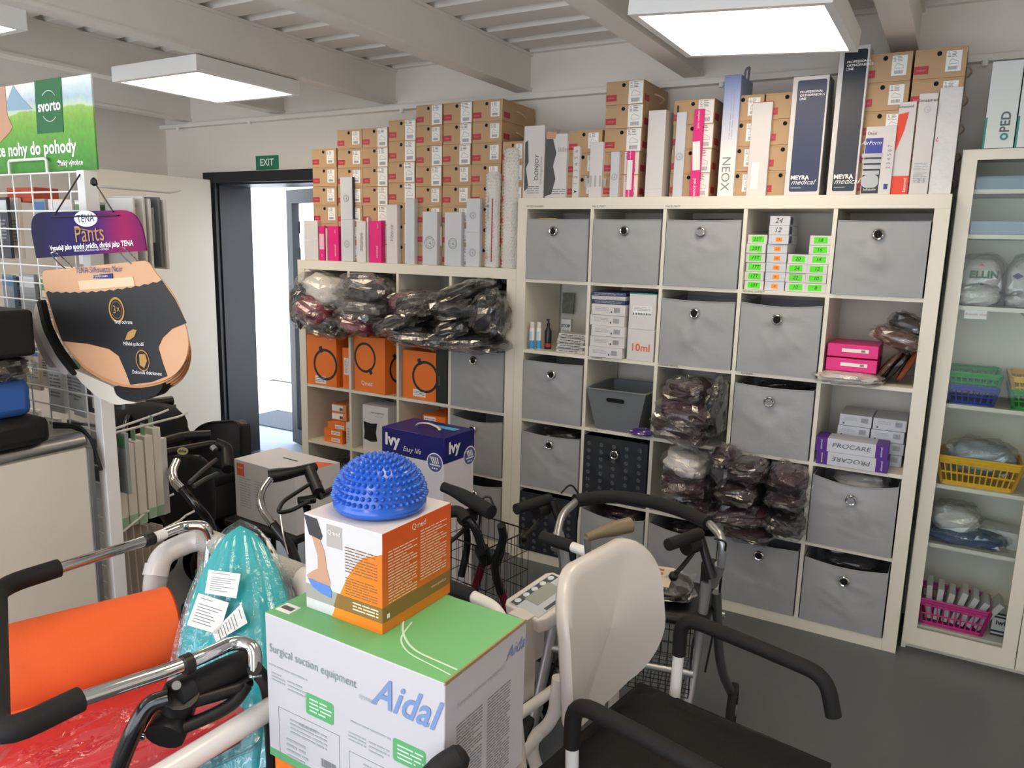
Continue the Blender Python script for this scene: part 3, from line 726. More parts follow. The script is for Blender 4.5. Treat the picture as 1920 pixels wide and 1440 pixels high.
vtext(t, b, '-y', -.005, b[2] * .19, 'NEOX', .05, GINK, up=False); lines(t, b, '-y', .005, b[2] * .68, .2, .02, 2, LINK, rot=-PI / 2, th_=.25)
part('blue_side', MB().box(-b[0] / 2 - .001, -b[0] / 2, -b[1] / 2 + .004, b[1] / 2 - .004, b[2] * .45, b[2] - .003), mat('blue_side_print', '7488BD', .5), t)
M = fmat(b, '+z', .03, 0, 0); part('cord_loop', MB().tube([M @ Vector(p) for p in ((0, -.03, 0), (.0, -.03, .03), (.01, .0, .05), (0, .03, .03), (0, .03, 0))], .005, 6, fr=.02), GINK, t, smooth=True)
t, b = upright(1398, 1435, 193, .03, BT, .2, 'white box with a red top edge in front of shoe boxes', CARDW)
part('red_edge', MB().box(-b[0] / 2, b[0] / 2, -b[1] / 2 - .0008, b[1] / 2, b[2], b[2] + .0015), REDL, t); sticker(t, b, '-y', -.01, b[2] * .22, .03, .11, PAPER, 'label_sticker')
def meyra(u0, u1, vt, label, m):
    t, b = upright(u0, u1, vt, .02, BT, .13, label, CARDW)
    w, d, h = b
    sticker(t, b, '-y', .006, h * .5, w - .026, h - .03, m, 'printed_panel', r=.008)
    for i, s in enumerate(('PROFESSIONAL', 'ORTHOPAEDICS', 'LINE')): put(text_mesh(s, .0125, WINK, 'LEFT', bold=.0002), 'lettering', t, fmat(b, '-y', -w / 2 + .03, h - .06 - .013 * i, .0016))
    put(text_mesh('MEYRA', .022, WINK, 'LEFT', bold=.0009), 'lettering', t, fmat(b, '-y', -w / 2 + .022, .07, .0016))
    put(text_mesh('medical', .029, WINK, 'LEFT', .45), 'lettering', t, fmat(b, '-y', -w / 2 + .024, .052, .0016))
    part('underline', MB().box(-.02, .02, -.0008, .0008, 0, .0006, fmat(b, '-y', -w / 2 + .045, .03, .0012)), WINK, t)
    part('dark_side_panel', MB().box(-w / 2 - .0008, -w / 2, -d / 2 + .004, d / 2 - .004, .004, h - .004), mat('black_print', '1B1C20', .45), t)
meyra(1469, 1535, 145, 'navy blue upright box with white edges, the shorter of the two', NAVY)
meyra(1549, 1604, 88, 'tallest upright box, dark navy with white edges', DKNAVY)
t, b = upright(1612, 1668, 238, .02, BT, .12, 'box with blue top and a grey brace picture, leaning by the tall navy box', CARDW)
w, d, h = b
sticker(t, b, '-y', -.02, h * .36, w - .045, h * .68, mat('black_picture_print', '16181C', .4), 'black_panel'); sticker(t, b, '-y', -.02, h * .72, w - .045, h * .22, mat('blue_picture_print', '25359A', .4), 'blue_panel', out=.0007)
for i in range(5): sticker(t, b, '-y', -.022, h * (.24 + .085 * i), .075 - .006 * (4 - i), .015, mat('silver_print', 'B9BCC2', .4), 'brace_strap', out=.001)
sticker(t, b, '-y', -.022, h * .2, .06, .05, mat('silver_print', 'B9BCC2', .4), 'brace_strap', out=.0009, r=.02)
write(t, b, '-y', -.03, h * .9, 'Össur', .014, INK); write(t, b, '-y', -.03, h * .76, 'AirForm', .02, WINK, shear=.2); write(t, b, '-y', -.02, .02, 'Inflatable', .012, WINK)
vtext(t, b, '-y', w / 2 - .016, h * .55, '2 3 4 5 6 7', .02, GINK); sticker(t, b, '-y', w / 2 - .018, .03, .014, .02, DBLUE, 'small_icon')
t, b = upright(1668, 1700, 192, .03, BT, .14, 'white and orange upright box between the blue one and the white ones', CARDW)
w, d, h = b
sticker(t, b, '-y', 0, .035, w, .07, mat('red_orange_print', 'E8401C', .45), 'orange_foot'); M = fmat(b, '-y', 0, 0, .0004)
part('orange_swoosh', MB().prism([(-w / 2, h * .87), (w * .1, h * .89), (-w * .05, h * .7), (-w * .4, h * .5), (-w / 2, h * .45)], 0, .0005, M), mat('red_orange_print', 'E8401C', .45), t)
write(t, b, '-y', -.008, h * .95, 'Sanomed', .014, INK, shear=.2); vtext(t, b, '-y', .018, .035, 'Sanomed', .014, WINK)
t, b = upright(1703, 1738, 176, .03, BT, .14, 'white upright box with fine grey print, third from the right on the shelf top', CARDW)
write(t, b, '-y', .0, b[2] * .93, 'Sensamed', .016, INK); lines(t, b, '-y', 0, b[2] * .28, .045, .03, 5, LINK); lines(t, b, '-y', 0, b[2] * .17, .045, .04, 6, LINK, seed=5)
logo(t, b, '-y', .0, b[2] * .84, .012, LINK); write(t, b, '-y', 0, .05, '- 2 3', .02, GINK)
t, b = upright(1740, 1782, 165, .03, BT, .12, 'white box in wrinkled film, last upright on the large shelf top', mat('film_wrapped_white', 'DAD9DA', .25, bump=.5, bs=14))
write(t, b, '-y', -.028, b[2] * .52, 'L', .022, REDL, shear=.2); vtext(t, b, '-y', -.035, b[2] * .8, 'sanosan', .014, LINK)
# boxes on the glass cabinet
for k, (x0, x1, lb) in enumerate(((1.925, 2.022, 'white box with green lettering up its front, on the glass cabinet'), (2.026, 2.125, 'white box cut by the right photo edge on the glass cabinet'))):
    t, b = carton('carton', lb, 'box', x1 - x0, .24, .305, ((x0 + x1) / 2, .215, 2.0185), mat('pale_mint_carton', 'DDE2DF', .5))
    TEAL = mat('teal_print', '2E8F86', .5)
    vtext(t, b, '-y', .016, .092, 'PED', .042, mat('slate_print', '5E6B70', .5), bold=.001)
    part('teal_ring', ring_mb(.006, .013, fmat(b, '-y', .016, .04, .001)), TEAL, t)
    part('teal_edge', MB().box(-b[0] / 2 - .0008, -b[0] / 2 + .006, -b[1] / 2 - .0008, -b[1] / 2, 0, .11), TEAL, t)
    part('side_ring', ring_mb(.03, .034, fmat(b, '-x', .02, .2, .0006)), INK, t)
# lower shelf uprights
def circ_box(u0, u1, vt, label, y=.03, zoff=0, r=.02):
    t, b = upright(u0, u1, vt, y, LT, .14, label, CARDG, zoff=zoff); logo(t, b, '-y', 0, b[2] * .42, r); return t, b
t, b = upright(571, 597, 450, .02, LT, .1, 'small white box at the left end of the lower shelf top', CARDW)
t2, b2 = carton('carton', 'white box standing on the small white box near the doorway', 'box', b[0] * .98, .1, b[2] * .98, (t.location.x, t.location.y, t.location.z + b[2] + .0005), CARDW)
t, b = upright(599, 609, 424, .02, LT, .15, 'slim pink box with a pale middle band on the lower shelf top', PINK); sticker(t, b, '-y', 0, b[2] * .55, b[0] * .85, b[2] * .45, mat('pale_pink_print', 'E9B9CC', .5), 'label_sticker'); vtext(t, b, '-y', 0, .03, 'san', .012, WINK)
t, b = upright(611, 614, 428, .03, LT, .12, 'very thin white box between the two pink boxes', CARDW)
t, b = upright(616, 635, 424, .02, LT, .15, 'pink box, second pink one from the doorway', PINK); vtext(t, b, '-y', .015, .06, 'sanomed', .018, WINK); vtext(t, b, '-y', .015, b[2] * .85, 'genu', .01, WINK)
t, b = circ_box(640, 662, 412, 'grey-white box with round logo carrying another one')
t2, b2 = carton('carton', 'grey-white box with round logo stacked as upper of two', 'box', b[0] * .99, .14, b[2] * 1.0, (t.location.x, t.location.y, t.location.z + b[2] + .0005), CARDG); logo(t2, b2, '-y', 0, b2[2] * .5, .02)
part('dark_side', MB().box(b[0] / 2, b[0] / 2 + .0015, -.068, .068, .004, b2[2]), mat('charcoal_print', '3A3A3E', .5), t2)
t, b = upright(669, 686, 415, .02, LT, .14, 'white box with faint vertical print next to the wide pink box', CARDW); lines(t, b, '-y', .004, b[2] * .5, .1, .025, 3, GINK, rot=PI / 2)
t, b = upright(688, 691, 408, .03, LT, .12, 'thin white carton with open flap before the wide pink box', CARDW)
t, b = upright(693, 715, 414, .015, LT, .14, 'widest pink box on the lower shelf top', PINK); vtext(t, b, '-y', .012, .06, 'sanomed', .018, WINK); vtext(t, b, '-y', .02, b[2] * .88, 'lumbo', .01, WINK)
t, b = upright(725, 745, 384, .02, LT, .14, 'white box with handwritten style word up its front', CARDW); vtext(t, b, '-y', 0, b[2] * .5, 'Viteria', .034, GINK, shear=.5)
t, b = upright(746, 760, 380, .10, LT, .1, 'white box with a dark hole behind the script box', CARDW); part('finger_hole', MB().prism(disc(.008), 0, .001, fmat(b, '-y', 0, b[2] * .88, 0)), HOLE, t)
t, b = upright(760, 777, 372, .02, LT, .14, 'tall slim grey-white box in the middle of the lower shelf top', CARDG); vtext(t, b, '-y', 0, .05, 'compression', .01, LINK)
circ_box(792, 819, 397, 'grey-white box with large round logo, left of the pair', .02, r=.033)
circ_box(833, 864, 398, 'wide grey-white box with round logo, right of the pair', .02, r=.028)
t, b = circ_box(873, 898, 436, 'short grey-white box with round logo under its twin', .02)
t2, b2 = carton('carton', 'short grey-white box with round logo lying on its twin', 'box', b[0] * .98, .14, b[2] * .98, (t.location.x, t.location.y, t.location.z + b[2] + .0005), CARDG); logo(t2, b2, '-y', 0, b2[2] * .5, .018)
# bubble wrapped rolls
BUB = mat('bubble_wrap', 'E2E0DC', .18, bump=1.0, bs=70, coat=.4)
def roll(u0, u1, vt, label, red):
    t0, b = upright(u0, u1, vt, .02, LT, .05, label, BUB)
    x, z = t0.location.x, t0.location.z; h = b[2]; r = b[0] / 2
    for ch in list(t0.children): bpy.data.objects.remove(ch)
    bpy.data.objects.remove(t0)
    t = thing('wrapped_roll', label, 'roll', (x, .02 + r, LT + .0005))
    part('roll_body', MB().lathe([(r * .94, 0), (r, .006), (r, h * .3), (r * .985, h * .5), (r, h * .8), (r * .98, h - .01), (r * .8, h)], 28), BUB, t, smooth=True)
    bm = MB()
    for j in range(int(h / .016)):
        for i in range(9):
            a = -PI / 2 + (i - 4) * .3 + (j % 2) * .15
            bm.lathe([(.0055, 0), (.004, .002), (0, .0028)], 6, frame((math.cos(a) * r, math.sin(a) * r, .01 + j * .016), (-math.sin(a), math.cos(a), 0), (0, 0, 1)))
    part('bubbles', bm, BUB, t, kind='stuff')
    if red:
        part('red_stripe', MB().box(.012, .016, -r - .002, -r + .004, .03, h * .72), REDL, t)
        put(text_mesh('compri ● tech', .02, GINK), 'lettering', t, frame((-.01, -r - .0035, h * .62), (0, 0, 1), (-1, 0, 0)))
        put(text_mesh('pani', .02, REDL), 'lettering', t, frame((-.018, -r - .0035, .06), (0, 0, 1), (-1, 0, 0)))
roll(903, 930, 322, 'thinner bubble wrapped roll with a red stripe', True)
roll(935, 964, 278, 'thicker bubble wrapped roll at the right end of the lower shelf top', False)

# ------------------------------------------------------------------ shelf contents, big unit
x0, x1, z0 = cell(1, 3, 0)
G3 = 'small cartons with coloured size stickers'
cols = [(0, 6, ['22T', '20T', '15T', '17T', '12T', '10T'], NEON, .002), (1, 8, ['24', '12', '29', '23', '20', '16', '9', '4'], ORST, .088), (2, 4, ['20', '24', '22', '10'], NEON, .170), (3, 6, ['18', '16', '14', '12', '10', '8'], NEON, .252)]
for ci, n, tx, mm, xo in cols:
    for k in range(n):
        i = n - 1 - k; rd = random.Random(ci * 10 + k); hh = .0375
        s = tx[i]; hand = ci == 1 and i < 2
        z = z0 + k * .0385
        desc = f'white carton, ' + ('handwritten' if hand else ('green' if mm is NEON else 'orange') + ' sticker') + f' {s}, %s of the %s column' % (ORD[i], ['first', 'second', 'third', 'fourth'][ci])
        t, b = carton('small_carton', desc, 'box', .08, .2, hh, (x0 + xo + .041 + rd.uniform(-.002, .002), .02 + .1 + rd.uniform(-.004, .006), z + .0005), CARDG if ci == 1 else CARDW, 0, G3, bevel=.0008)
        if hand: write(t, b, '-y', -.005, hh / 2, s, .028, INK, shear=.3)
        else:
            st = sticker(t, b, '-y', rd.uniform(-.004, .004), hh / 2, .052 if mm is NEON else .026, .026 if mm is NEON else .018, mm, rot=rd.uniform(-.05, .05))
            write(t, b, '-y', 0, hh / 2, s, .02 if mm is NEON else .014, INK if mm is NEON else REDL, shear=.2)
        if ci == 1 and i < 3: sticker(t, b, '+x', -.06, hh / 2, .05, hh * .8, mat('blue_label_print', '2B3E7A', .5), 'blue_end_print')
# spray cans, bottle, cards in row 2 col 1
x0, x1, z0 = cell(1, 0, 1)
for k, (dx, dyy) in enumerate(((.03, .03), (.058, .05))):
    t = thing('spray_can', ['white and blue spray can at the front left of its cell', 'second white and blue spray can, right beside the first'][k], 'spray can', (x0 + dx, dyy, z0 + .0005), 0, 'spray cans')
    part('can', MB().lathe([(.011, 0), (.0125, .004), (.0125, .1), (.011, .108)], 20), WHITE, t, smooth=True)
    part('cap', MB().lathe([(.0118, .1085), (.0118, .135), (.010, .138)], 20), WPLAS, t, smooth=True)
    part('blue_band', MB().lathe([(.0129, .004), (.0129, .045)], 20), mat('cyan_blue_print', '3B9BD8', .4), t, smooth=True)
    part('label_outline', MB().box(-.007, .007, -.0135, -.0127, .05, .09), mat('pale_blue_print', 'BFE0F2', .5), t)
t = thing('spray_bottle', 'dark pump spray bottle with red label foot behind the spray cans', 'bottle', (x0 + .09, .09, z0 + .0005))
part('bottle_body', MB().lathe([(.016, 0), (.018, .004), (.018, .09), (.009, .108), (.008, .115)], 20), mat('dark_label_bottle', '1D1F26', .3), t, smooth=True)
part('pump', MB().lathe([(.008, .1155), (.008, .13), (.004, .132), (.004, .148)], 12).box(-.004, .004, -.018, .004, .145, .152), BLK, t)
part('red_label', MB().lathe([(.0184, .012), (.0184, .03)], 20), REDL, t, smooth=True)
t, b = carton('product_pouch', 'black and white printed upright pouch reading STOP', 'pouch', .055, .03, .15, (x0 + .15, .18, z0 + .0005), mat('mono_print', 'D2D2D2', .5))
write(t, b, '-y', 0, .115, 'STOP', .02, INK, bold=.0008); write(t, b, '-y', 0, .09, 'VARTE', .013, INK); logo(t, b, '-y', 0, .062, .016, INK); lines(t, b, '-y', 0, .02, .05, .03, 4, INK)
for k in range(7):
    t, b = carton('flat_packet', 'flat grey packet, %s in the leaning pile behind the sprays' % ORD[6 - k], 'packet', .15, .12, .012, (x0 + .235, .10 + k * .004, z0 + .0005 + k * .0128), mat('grey_packet' if k % 2 else 'pale_packet', 'B9BAB8' if k % 2 else 'D5D4CF', .35), random.Random(k).uniform(-.12, .12), 'flat grey packets')
    lines(t, b, '-y', 0, .006, .12, .008, 1, INK, seed=k)
t, b = carton('picture_card', 'dark floral card taped upright at the back of the spray can cell', 'card', .07, .004, .11, (x0 + .06, .37, z0 + .16), mat('dark_floral_print', '6F7468', .6, var=.8, vs=40))
# row 2 col 2: five white cartons + packets, two square boxes
x0, x1, z0 = cell(1, 1, 1)
for k in range(5):
    t, b = carton('flat_carton', 'flat white carton with fine print, %s of five in the second column' % ORD[4 - k], 'box', .17 + .004 * (k % 2), .25, .05, (x0 + .095 + .004 * (k % 3), -.01 + .125 + .004 * (k % 2), z0 + .0005 + k * .0505), CARDW, 0, 'flat white cartons, second column')
    lines(t, b, '-y', -.03, .028, .07, .02, 3, LINK, seed=k); barcode(t, b, '-y', .045, .025, .03, .022, GINK, seed=k); lines(t, b, '+x', -.07, .025, .05, .03, 3, LINK, seed=k + 9, rot=PI / 2)
    part('mark', MB().box(-.003, .003, -.004, .004, 0, .0008, fmat(b, '-y', .018, .016, .0004)), INK, t)
for k in range(3):
    t, b = carton('glossy_packet', 'dark blue and silver packet, %s on the flat white cartons' % ORD[2 - k], 'packet', .17, .2, .018, (x0 + .10 - .006 * k, .1, z0 + .2535 + k * .0185), mat('navy_silver_packet', '34406C', .3) if k != 1 else mat('silver_packet', 'CFCFD6', .3), .06 * (k - 1), 'packets on white cartons')
    lines(t, b, '-y', 0, .009, .14, .012, 2, LINK, seed=k + 30)
t, b = carton('square_carton', 'white carton marked 10ml in orange letters', 'box', .13, .18, .145, (x0 + .262, .095, z0 + .0005), CARDW)
write(t, b, '-y', .0, .06, '10ml', .048, mat('orange_ink', 'E06A2A', .5), bold=.0008)
t, b = carton('square_carton', 'white carton with a teal lid edge standing on the 10ml one', 'box', .128, .18, .165, (x0 + .262, .095, z0 + .146), CARDW)
part('teal_edge', MB().box(-.0645, .0645, -.0907, .0907, .161, .166), mat('teal_print', '2E8F86', .5), t); sticker(t, b, '-y', 0, .085, .09, .045, PAPER); lines(t, b, '-y', 0, .095, .08, .02, 3, LINK); barcode(t, b, '-y', 0, .071, .085, .01)
# row 3 col 2: plastic crate
x0, x1, z0 = cell(1, 1, 2)
t = thing('plastic_crate', 'smooth grey plastic crate with a handle slot', 'crate', ((x0 + x1) / 2 - .005, .14, z0 + .0005))
CR = mat('grey_plastic', '71757A', .45)
a0, a1, b0, b1, h = .105, .15, .135, .165, .2
def taper(h0, h1, A, B, C_, D, th=.004):
    mb = MB(); vs = [(-A, -C_, h0), (A, -C_, h0), (A, C_, h0), (-A, C_, h0), (-B, -D, h1), (B, -D, h1), (B, D, h1), (-B, D, h1)]
    k = th; vi = [(-A + k, -C_ + k, h0 + k), (A - k, -C_ + k, h0 + k), (A - k, C_ - k, h0 + k), (-A + k, C_ - k, h0 + k), (-B + k, -D + k, h1), (B - k, -D + k, h1), (B - k, D - k, h1), (-B + k, D - k, h1)]
    mb.add(vs + vi, [(0, 3, 2, 1), (0, 1, 5, 4), (1, 2, 6, 5), (2, 3, 7, 6), (3, 0, 4, 7), (8, 9, 10, 11), (8, 12, 13, 9), (9, 13, 14, 10), (10, 14, 15, 11), (11, 15, 12, 8), (4, 5, 13, 12), (5, 6, 14, 13), (6, 7, 15, 14), (7, 4, 12, 15)])
    return mb
part('crate_body', taper(0, h, a0, a1, b0, b1), CR, t)
part('rim', MB().tube([(-a1, -b1, h), (a1, -b1, h), (a1, b1, h), (-a1, b1, h)], .005, 6, fr=.03, closed=True), CR, t, smooth=True)
M = frame((0, -b1 + .004, h - .045), (1, 0, 0), (0, -.2, 1)); sl_ = []
for cx, s0 in ((.035, -90), (-.035, 90)):
    for j in range(7): a = math.radians(s0 + j * 30); sl_.append((cx + .013 * math.cos(a), .013 * math.sin(a)))
part('handle_slot', MB().prism(sl_, 0, .0015, M), HOLE, t)
part('slot_rim', MB().tube([M @ Vector((x, y, .002)) for x, y in sl_], .0018, 5, closed=True), CR, t)
tx = bag('purple packet in clear plastic beside the grey plastic crate', None, (x1 - .04, .0, z0 + .02), (.05, .05, .014), (0, 0, .2), mat('violet_textile', '4B2590', .5), 61, cat='packet', tail=False)
# row 2 col 5: pink boxes, silver bag, dark pouches
x0, x1, z0 = cell(1, 4, 1)
bag('flattened clear plastic bag under the pink cartons', None, (x0 + .10, .05, z0 + .02), (.12, .12, .02), (0, 0, 0), WHT, 62, film_=FILM2, cat='bag', tail=False)
for k, zz in enumerate((.043, .1)):
    t, b = carton('pink_carton', ['lower bright pink flat carton with a paper strip label', 'upper bright pink flat carton with a paper strip label'][k], 'box', .19, .22, .052, (x0 + .105, .12 + .005 * k, z0 + zz), PINK, 0, 'pink flat cartons')
    sticker(t, b, '-y', .01, .028, .1, .014, PAPER); barcode(t, b, '-y', .04, .028, .015, .009)
for k, (dx, tl, m) in enumerate(((.215, .62, 'BROWNP'), (.255, .55, 'BLKP'), (.30, .45, 'ORP'))):
    mm = mat(m, {'BROWNP': '6A5148', 'BLKP': '26221F', 'ORP': '8A4A2E'}[m], .25, bump=.5, bs=25)
    t = thing('leaning_pouch', ['brown foil pouch leaning right of the pink cartons', 'black foil pouch leaning in the middle of the fifth column cell', 'copper foil pouch leaning against the right side panel'][k], 'pouch', (x0 + dx - .03, .03, z0 + .001), 0, 'foil pouches')
    M = Matrix.Rotation(tl, 4, 'Y')
    part('pouch_body', blob_mb(.014, .09, .085, 70 + k, .1, .6, M=M @ Matrix.Translation((0, .1, .09))), mm, t, smooth=True)
bag('brown pouch in clear film lying on top of the leaning pouches', None, (x1 - .075, .06, z0 + .185), (.085, .07, .03), (0, .3, 0), mat('BROWNP', '6A5148'), 75, cat='pouch')
bag('clear bag with grey straps piled highest at the right of the fifth column', None, (x1 - .055, .16, z0 + .235), (.06, .07, .035), (0, .4, 0), GREYT, 76, cat='bag')
# row 3 col 5: white cartons + two purple-ended cartons
x0, x1, z0 = cell(1, 4, 2)
for r_ in range(4):
    for c_ in range(2):
        t, b = carton('label_carton', 'white flat carton, %s in the %s stack, fifth column of the shelf' % (ORD[3 - r_], ['left', 'right'][c_]), 'box', .125, .2, .048, (x0 + .13 + .13 * c_ + .004 * (r_ % 2), .12 + .1, z0 + .0005 + r_ * .0495 + .0), CARDG, 0, 'white flat cartons in the fifth column')
        lines(t, b, '-y', -.02, .03, .05, .014, 3, LINK, seed=r_); barcode(t, b, '-y', .035, .028, .026, .02, GINK, seed=r_ + c_)
        part('mark', MB().box(-.003, .003, -.003, .003, 0, .0008, fmat(b, '-y', -.045, .01, .0004)), INK, t)
for k in range(2):
    t, b = carton('long_carton', ['lower long white carton with purple ends and upside down word', 'upper long white carton with purple ends'][k], 'box', .27, .11, .056, (x0 + .14 + .006 * (1 - k), -.012 + .055, z0 + .0005 + k * .0565), CARDG, 0, 'purple ended cartons')
    for sx in (-1, 1):
        st = sticker(t, b, '-y', sx * (.135 - .022), .028, .044, .056, PURP, 'purple_end'); put(text_mesh('sanomed', .011, WINK), 'lettering', st, fmat(b, '-y', sx * .113, .028, .0016, PI / 2))
        sticker(t, b, '+z', sx * .113, 0, .044, .11, PURP, 'purple_end')
    sticker(t, b, '+x', 0, .028, .11, .056, PURP, 'purple_end')
    write(t, b, '-y', 0, .03, 'PROCARE', .026, mat('slate_ink', '4F5560', .5), rot=PI if k == 0 else 0, shear=.15, sx=1.25)

# contents visible above the bins
for c_, r_, m, lb in ((0, 0, mat('yellow_packet', 'D9C23A', .5), 'yellow packet lying over the rim of the top left bin'),):
    x0, x1, z0 = cell(1, c_, r_)
    carton('yellow_packet', lb, 'packet', .10, .12, .006, (x0 + .09, .10, z0 + .289), m)
for c_, r_, m in ((2, 0, GREYT), (0, 3, DKF), (4, 3, WHT), (4, 4, GREYT), (1, 4, PLUM), (3, 2, DKF), (2, 4, DKF)):
    x0, x1, z0 = cell(1, c_, r_)
    bag('crumpled wrapped goods in the %s-row, %s-column bin of the large shelf' % (['top', 'second', 'third', 'fourth', 'bottom'][r_], ['first', 'second', 'third', 'fourth', 'fifth'][c_]), None, ((x0 + x1) / 2 + .01, .19, z0 + .262), (.105, .11, .03), (0, 0, 0), m, 90 + c_ * 5 + r_, tail=False, cat='bag')

# ------------------------------------------------------------------ lower unit contents
x0, x1, z0 = cell(0, 0, 1)
def obox(cx, cy, z0, w, d, h, label, ang=0, notch=0, sidex=True):
    t, b = carton('orange_carton', label, 'box', w, d, h, (cx, cy, z0 + .0005), ORANGE, ang, 'orange cartons with black ring print')
    R_ = .36 * w if w < .25 else .3 * w
    return t, b, R_
DR = mat('black_ring_print', '1E2430', .5)
def ringprint(t, b, face, u, v, r, nib, a0=0, a1=360):
    M = fmat(b, face, u, v, .0004); mb = ring_mb(r * .84, r, M, .0006, 36, a0, a1)
    M2 = M @ Matrix.Rotation(math.radians(nib), 4, 'Z'); mb.box(r * .80, r * 1.2, -r * .13, r * .13, .0002, .0008, M2)
    part('ring_print', mb, DR, t)
t, b, R_ = obox(x0 + .125, .15, z0, .235, .3, .30, 'orange carton with a black ring, first cell of the second row'); ringprint(t, b, '-y', .03, .13, .095, 110)
sticker(t, b, '-y', -.01, .035, .085, .045, PAPER); lines(t, b, '-y', -.01, .035, .07, .03, 3, GINK)
t, b = carton('slim_orange_carton', 'narrow orange carton with a white label at the right of the first cell', 'box', .07, .2, .24, (x1 - .04, .13, z0 + .0005), ORANGE); sticker(t, b, '-y', -.005, .13, .035, .1, PAPER); lines(t, b, '-y', -.005, .13, .08, .025, 3, GINK, rot=PI / 2)
x0, x1, z0 = cell(0, 1, 1)
t, b, R_ = obox(x0 + .150, .145, z0, .25, .28, .325, 'large orange carton with black ring and white wordmark, second cell', -.1); ringprint(t, b, '-y', -.035, .2, .088, -60)
write(t, b, '-y', -.02, .05, 'Qmed', .036, WINK); ringprint(t, b, '+x', -.02, .14, .085, 120)
x0, x1, z0 = cell(0, 2, 1)
t, b, R_ = obox(x0 + .13, .16, z0, .23, .28, .27, 'orange carton with a black ring partly hidden by a dark carton, third cell'); ringprint(t, b, '-y', .04, .13, .09, 115); sticker(t, b, '-y', .0, .035, .085, .04, PAPER); lines(t, b, '-y', .0, .035, .07, .025, 3, GINK)
t, b = carton('dark_carton', 'narrow black-green carton standing right of the orange one', 'box', .085, .22, .30, (x1 - .045, .12, z0 + .0005), mat('black_green_carton', '23281F', .5)); vtext(t, b, '-y', -.02, .12, 'Sanomed', .014, GINK)
# row 3
x0, x1, z0 = cell(0, 0, 2)
for k in range(3):
    t, b = carton('flat_orange_carton', 'flat orange carton with label, %s of the left pile, third row' % ORD[2 - k], 'box', .15, .22, .042, (x0 + .19 - .012 * (k < 2) + .02 * (k == 2), .14, z0 + .0005 + k * .0425), ORANGE, 0, 'flat orange cartons'); sticker(t, b, '-y', .02, .02, .07, .022, PAPER); lines(t, b, '-y', .02, .02, .06, .014, 2, GINK)
for k in range(2):
    t, b = carton('orange_white_carton', 'white-labelled orange carton in the upper pile of the first cell, %s' % ['lower', 'upper'][k], 'box', .12, .2, .05, (x0 + .18, .18, z0 + .13 + k * .0505), mat('pale_orange_carton', 'D88A5C', .5), 0, 'flat orange cartons'); sticker(t, b, '-y', -.01, .025, .09, .036, PAPER); barcode(t, b, '-y', .02, .02, .025, .018)
for k in range(2):
    t, b = carton('upright_small_carton', 'white slim carton standing %s, first cell, third row' % ['at the front right corner', 'behind the front one'][k], 'box', .03, .12, [.15, .27][k], (x1 - .02, [.07, .2][k], z0 + .0005), CARDW, 0, 'slim white cartons'); lines(t, b, '-y', 0, .07, .02, .1, 6, LINK)
x0, x1, z0 = cell(0, 1, 2)
t, b = carton('picture_carton', 'white carton with a black belt picture, second cell of the third row', 'box', .19, .16, .27, (x0 + .155, .11, z0 + .0005), CARDW)
M = fmat(b, '-y', -.03, .11, .0004); part('belt_picture', MB().prism([(-.058, .06), (0, .052), (.045, .058), (.035, 0), (.045, -.05), (0, -.058), (-.055, -.045), (-.05, 0)], 0, .0006, M), BLK, t)
write(t, b, '-y', .02, .23, 'flexi compressor', .014, INK, shear=.3); write(t, b, '-y', .03, .21, 'stomic care', .012, GINK)
t, b = carton('picture_carton', 'grey carton behind the belt picture carton', 'box', .1, .16, .30, (x1 - .06, .22, z0 + .0005), mat('grey_carton', '8A8C90'))
x0, x1, z0 = cell(0, 2, 2)
for k in range(4):
    t, b = carton('flat_orange_carton', 'orange carton with label, %s, in the cell above the blue lid' % ORD[3 - k], 'box', .19 - .012 * k, .22, .065, (x0 + .23 - .02, .16, z0 + .0005 + k * .0655), ORANGE, 0, 'flat orange cartons'); sticker(t, b, '-y', -.03, .035, .08, .045, PAPER); lines(t, b, '-y', -.03, .035, .07, .03, 3, GINK)
# bottom row
x0, x1, z0 = cell(0, 0, 3)
bag('dark goods in grey plastic in the bottom left cell of the lower shelf', None, (x0 + .168, .17, z0 + .115), (.115, .12, .10), (0, 0, 0), DKF, 120, film_=FILM2, tail=False)
x0, x1, z0 = cell(0, 1, 3)
bag('small white plastic bag lying in the second bottom cell of the lower shelf', None, (x0 + .07, .02, z0 + .26), (.06, .06, .02), (0, .1, 0), WHT, 121, film_=FILM2)
carton('picture_carton', 'plain white carton in the second bottom cell of the lower shelf', 'box', .28, .26, .238, (x0 + .168, .17, z0 + .0005), CARDW)
x0, x1, z0 = cell(0, 2, 3)
carton('picture_carton', 'plain white carton in the third bottom cell of the lower shelf', 'box', .28, .26, .23, (x0 + .168, .17, z0 + .0005), CARDW)

# ------------------------------------------------------------------ glass door cabinet on the right
BX0, BX1, BY0, BY1, BZ = 1.865, 2.66, .08, .40, 2.015
t = thing('glass_cabinet', 'tall white cabinet with glass doors at the right end', 'cabinet', (BX0, BY0, 0))
cab = t
Wd = lambda *a: MB().box(*a)
part('side_panel', Wd(BX0, BX0 + .018, BY0, BY1, 0, BZ), LAM, t, world=True); part('side_panel', Wd(BX1 - .018, BX1, BY0, BY1, 0, BZ), LAM, t, world=True)
part('top_panel', Wd(BX0 + .018, BX1 - .018, BY0, BY1, BZ - .018, BZ), LAM, t, world=True); part('back_panel', Wd(BX0 + .018, BX1 - .018, BY1 - .006, BY1, .08, BZ - .018), LAM, t, world=True)
part('kick_board', Wd(BX0 + .018, BX1 - .018, BY0 + .02, BY0 + .036, 0, .075), LAM, t, world=True)
SHZ = [.095, .455, .705, 1.035, 1.42, 1.69, 1.855]
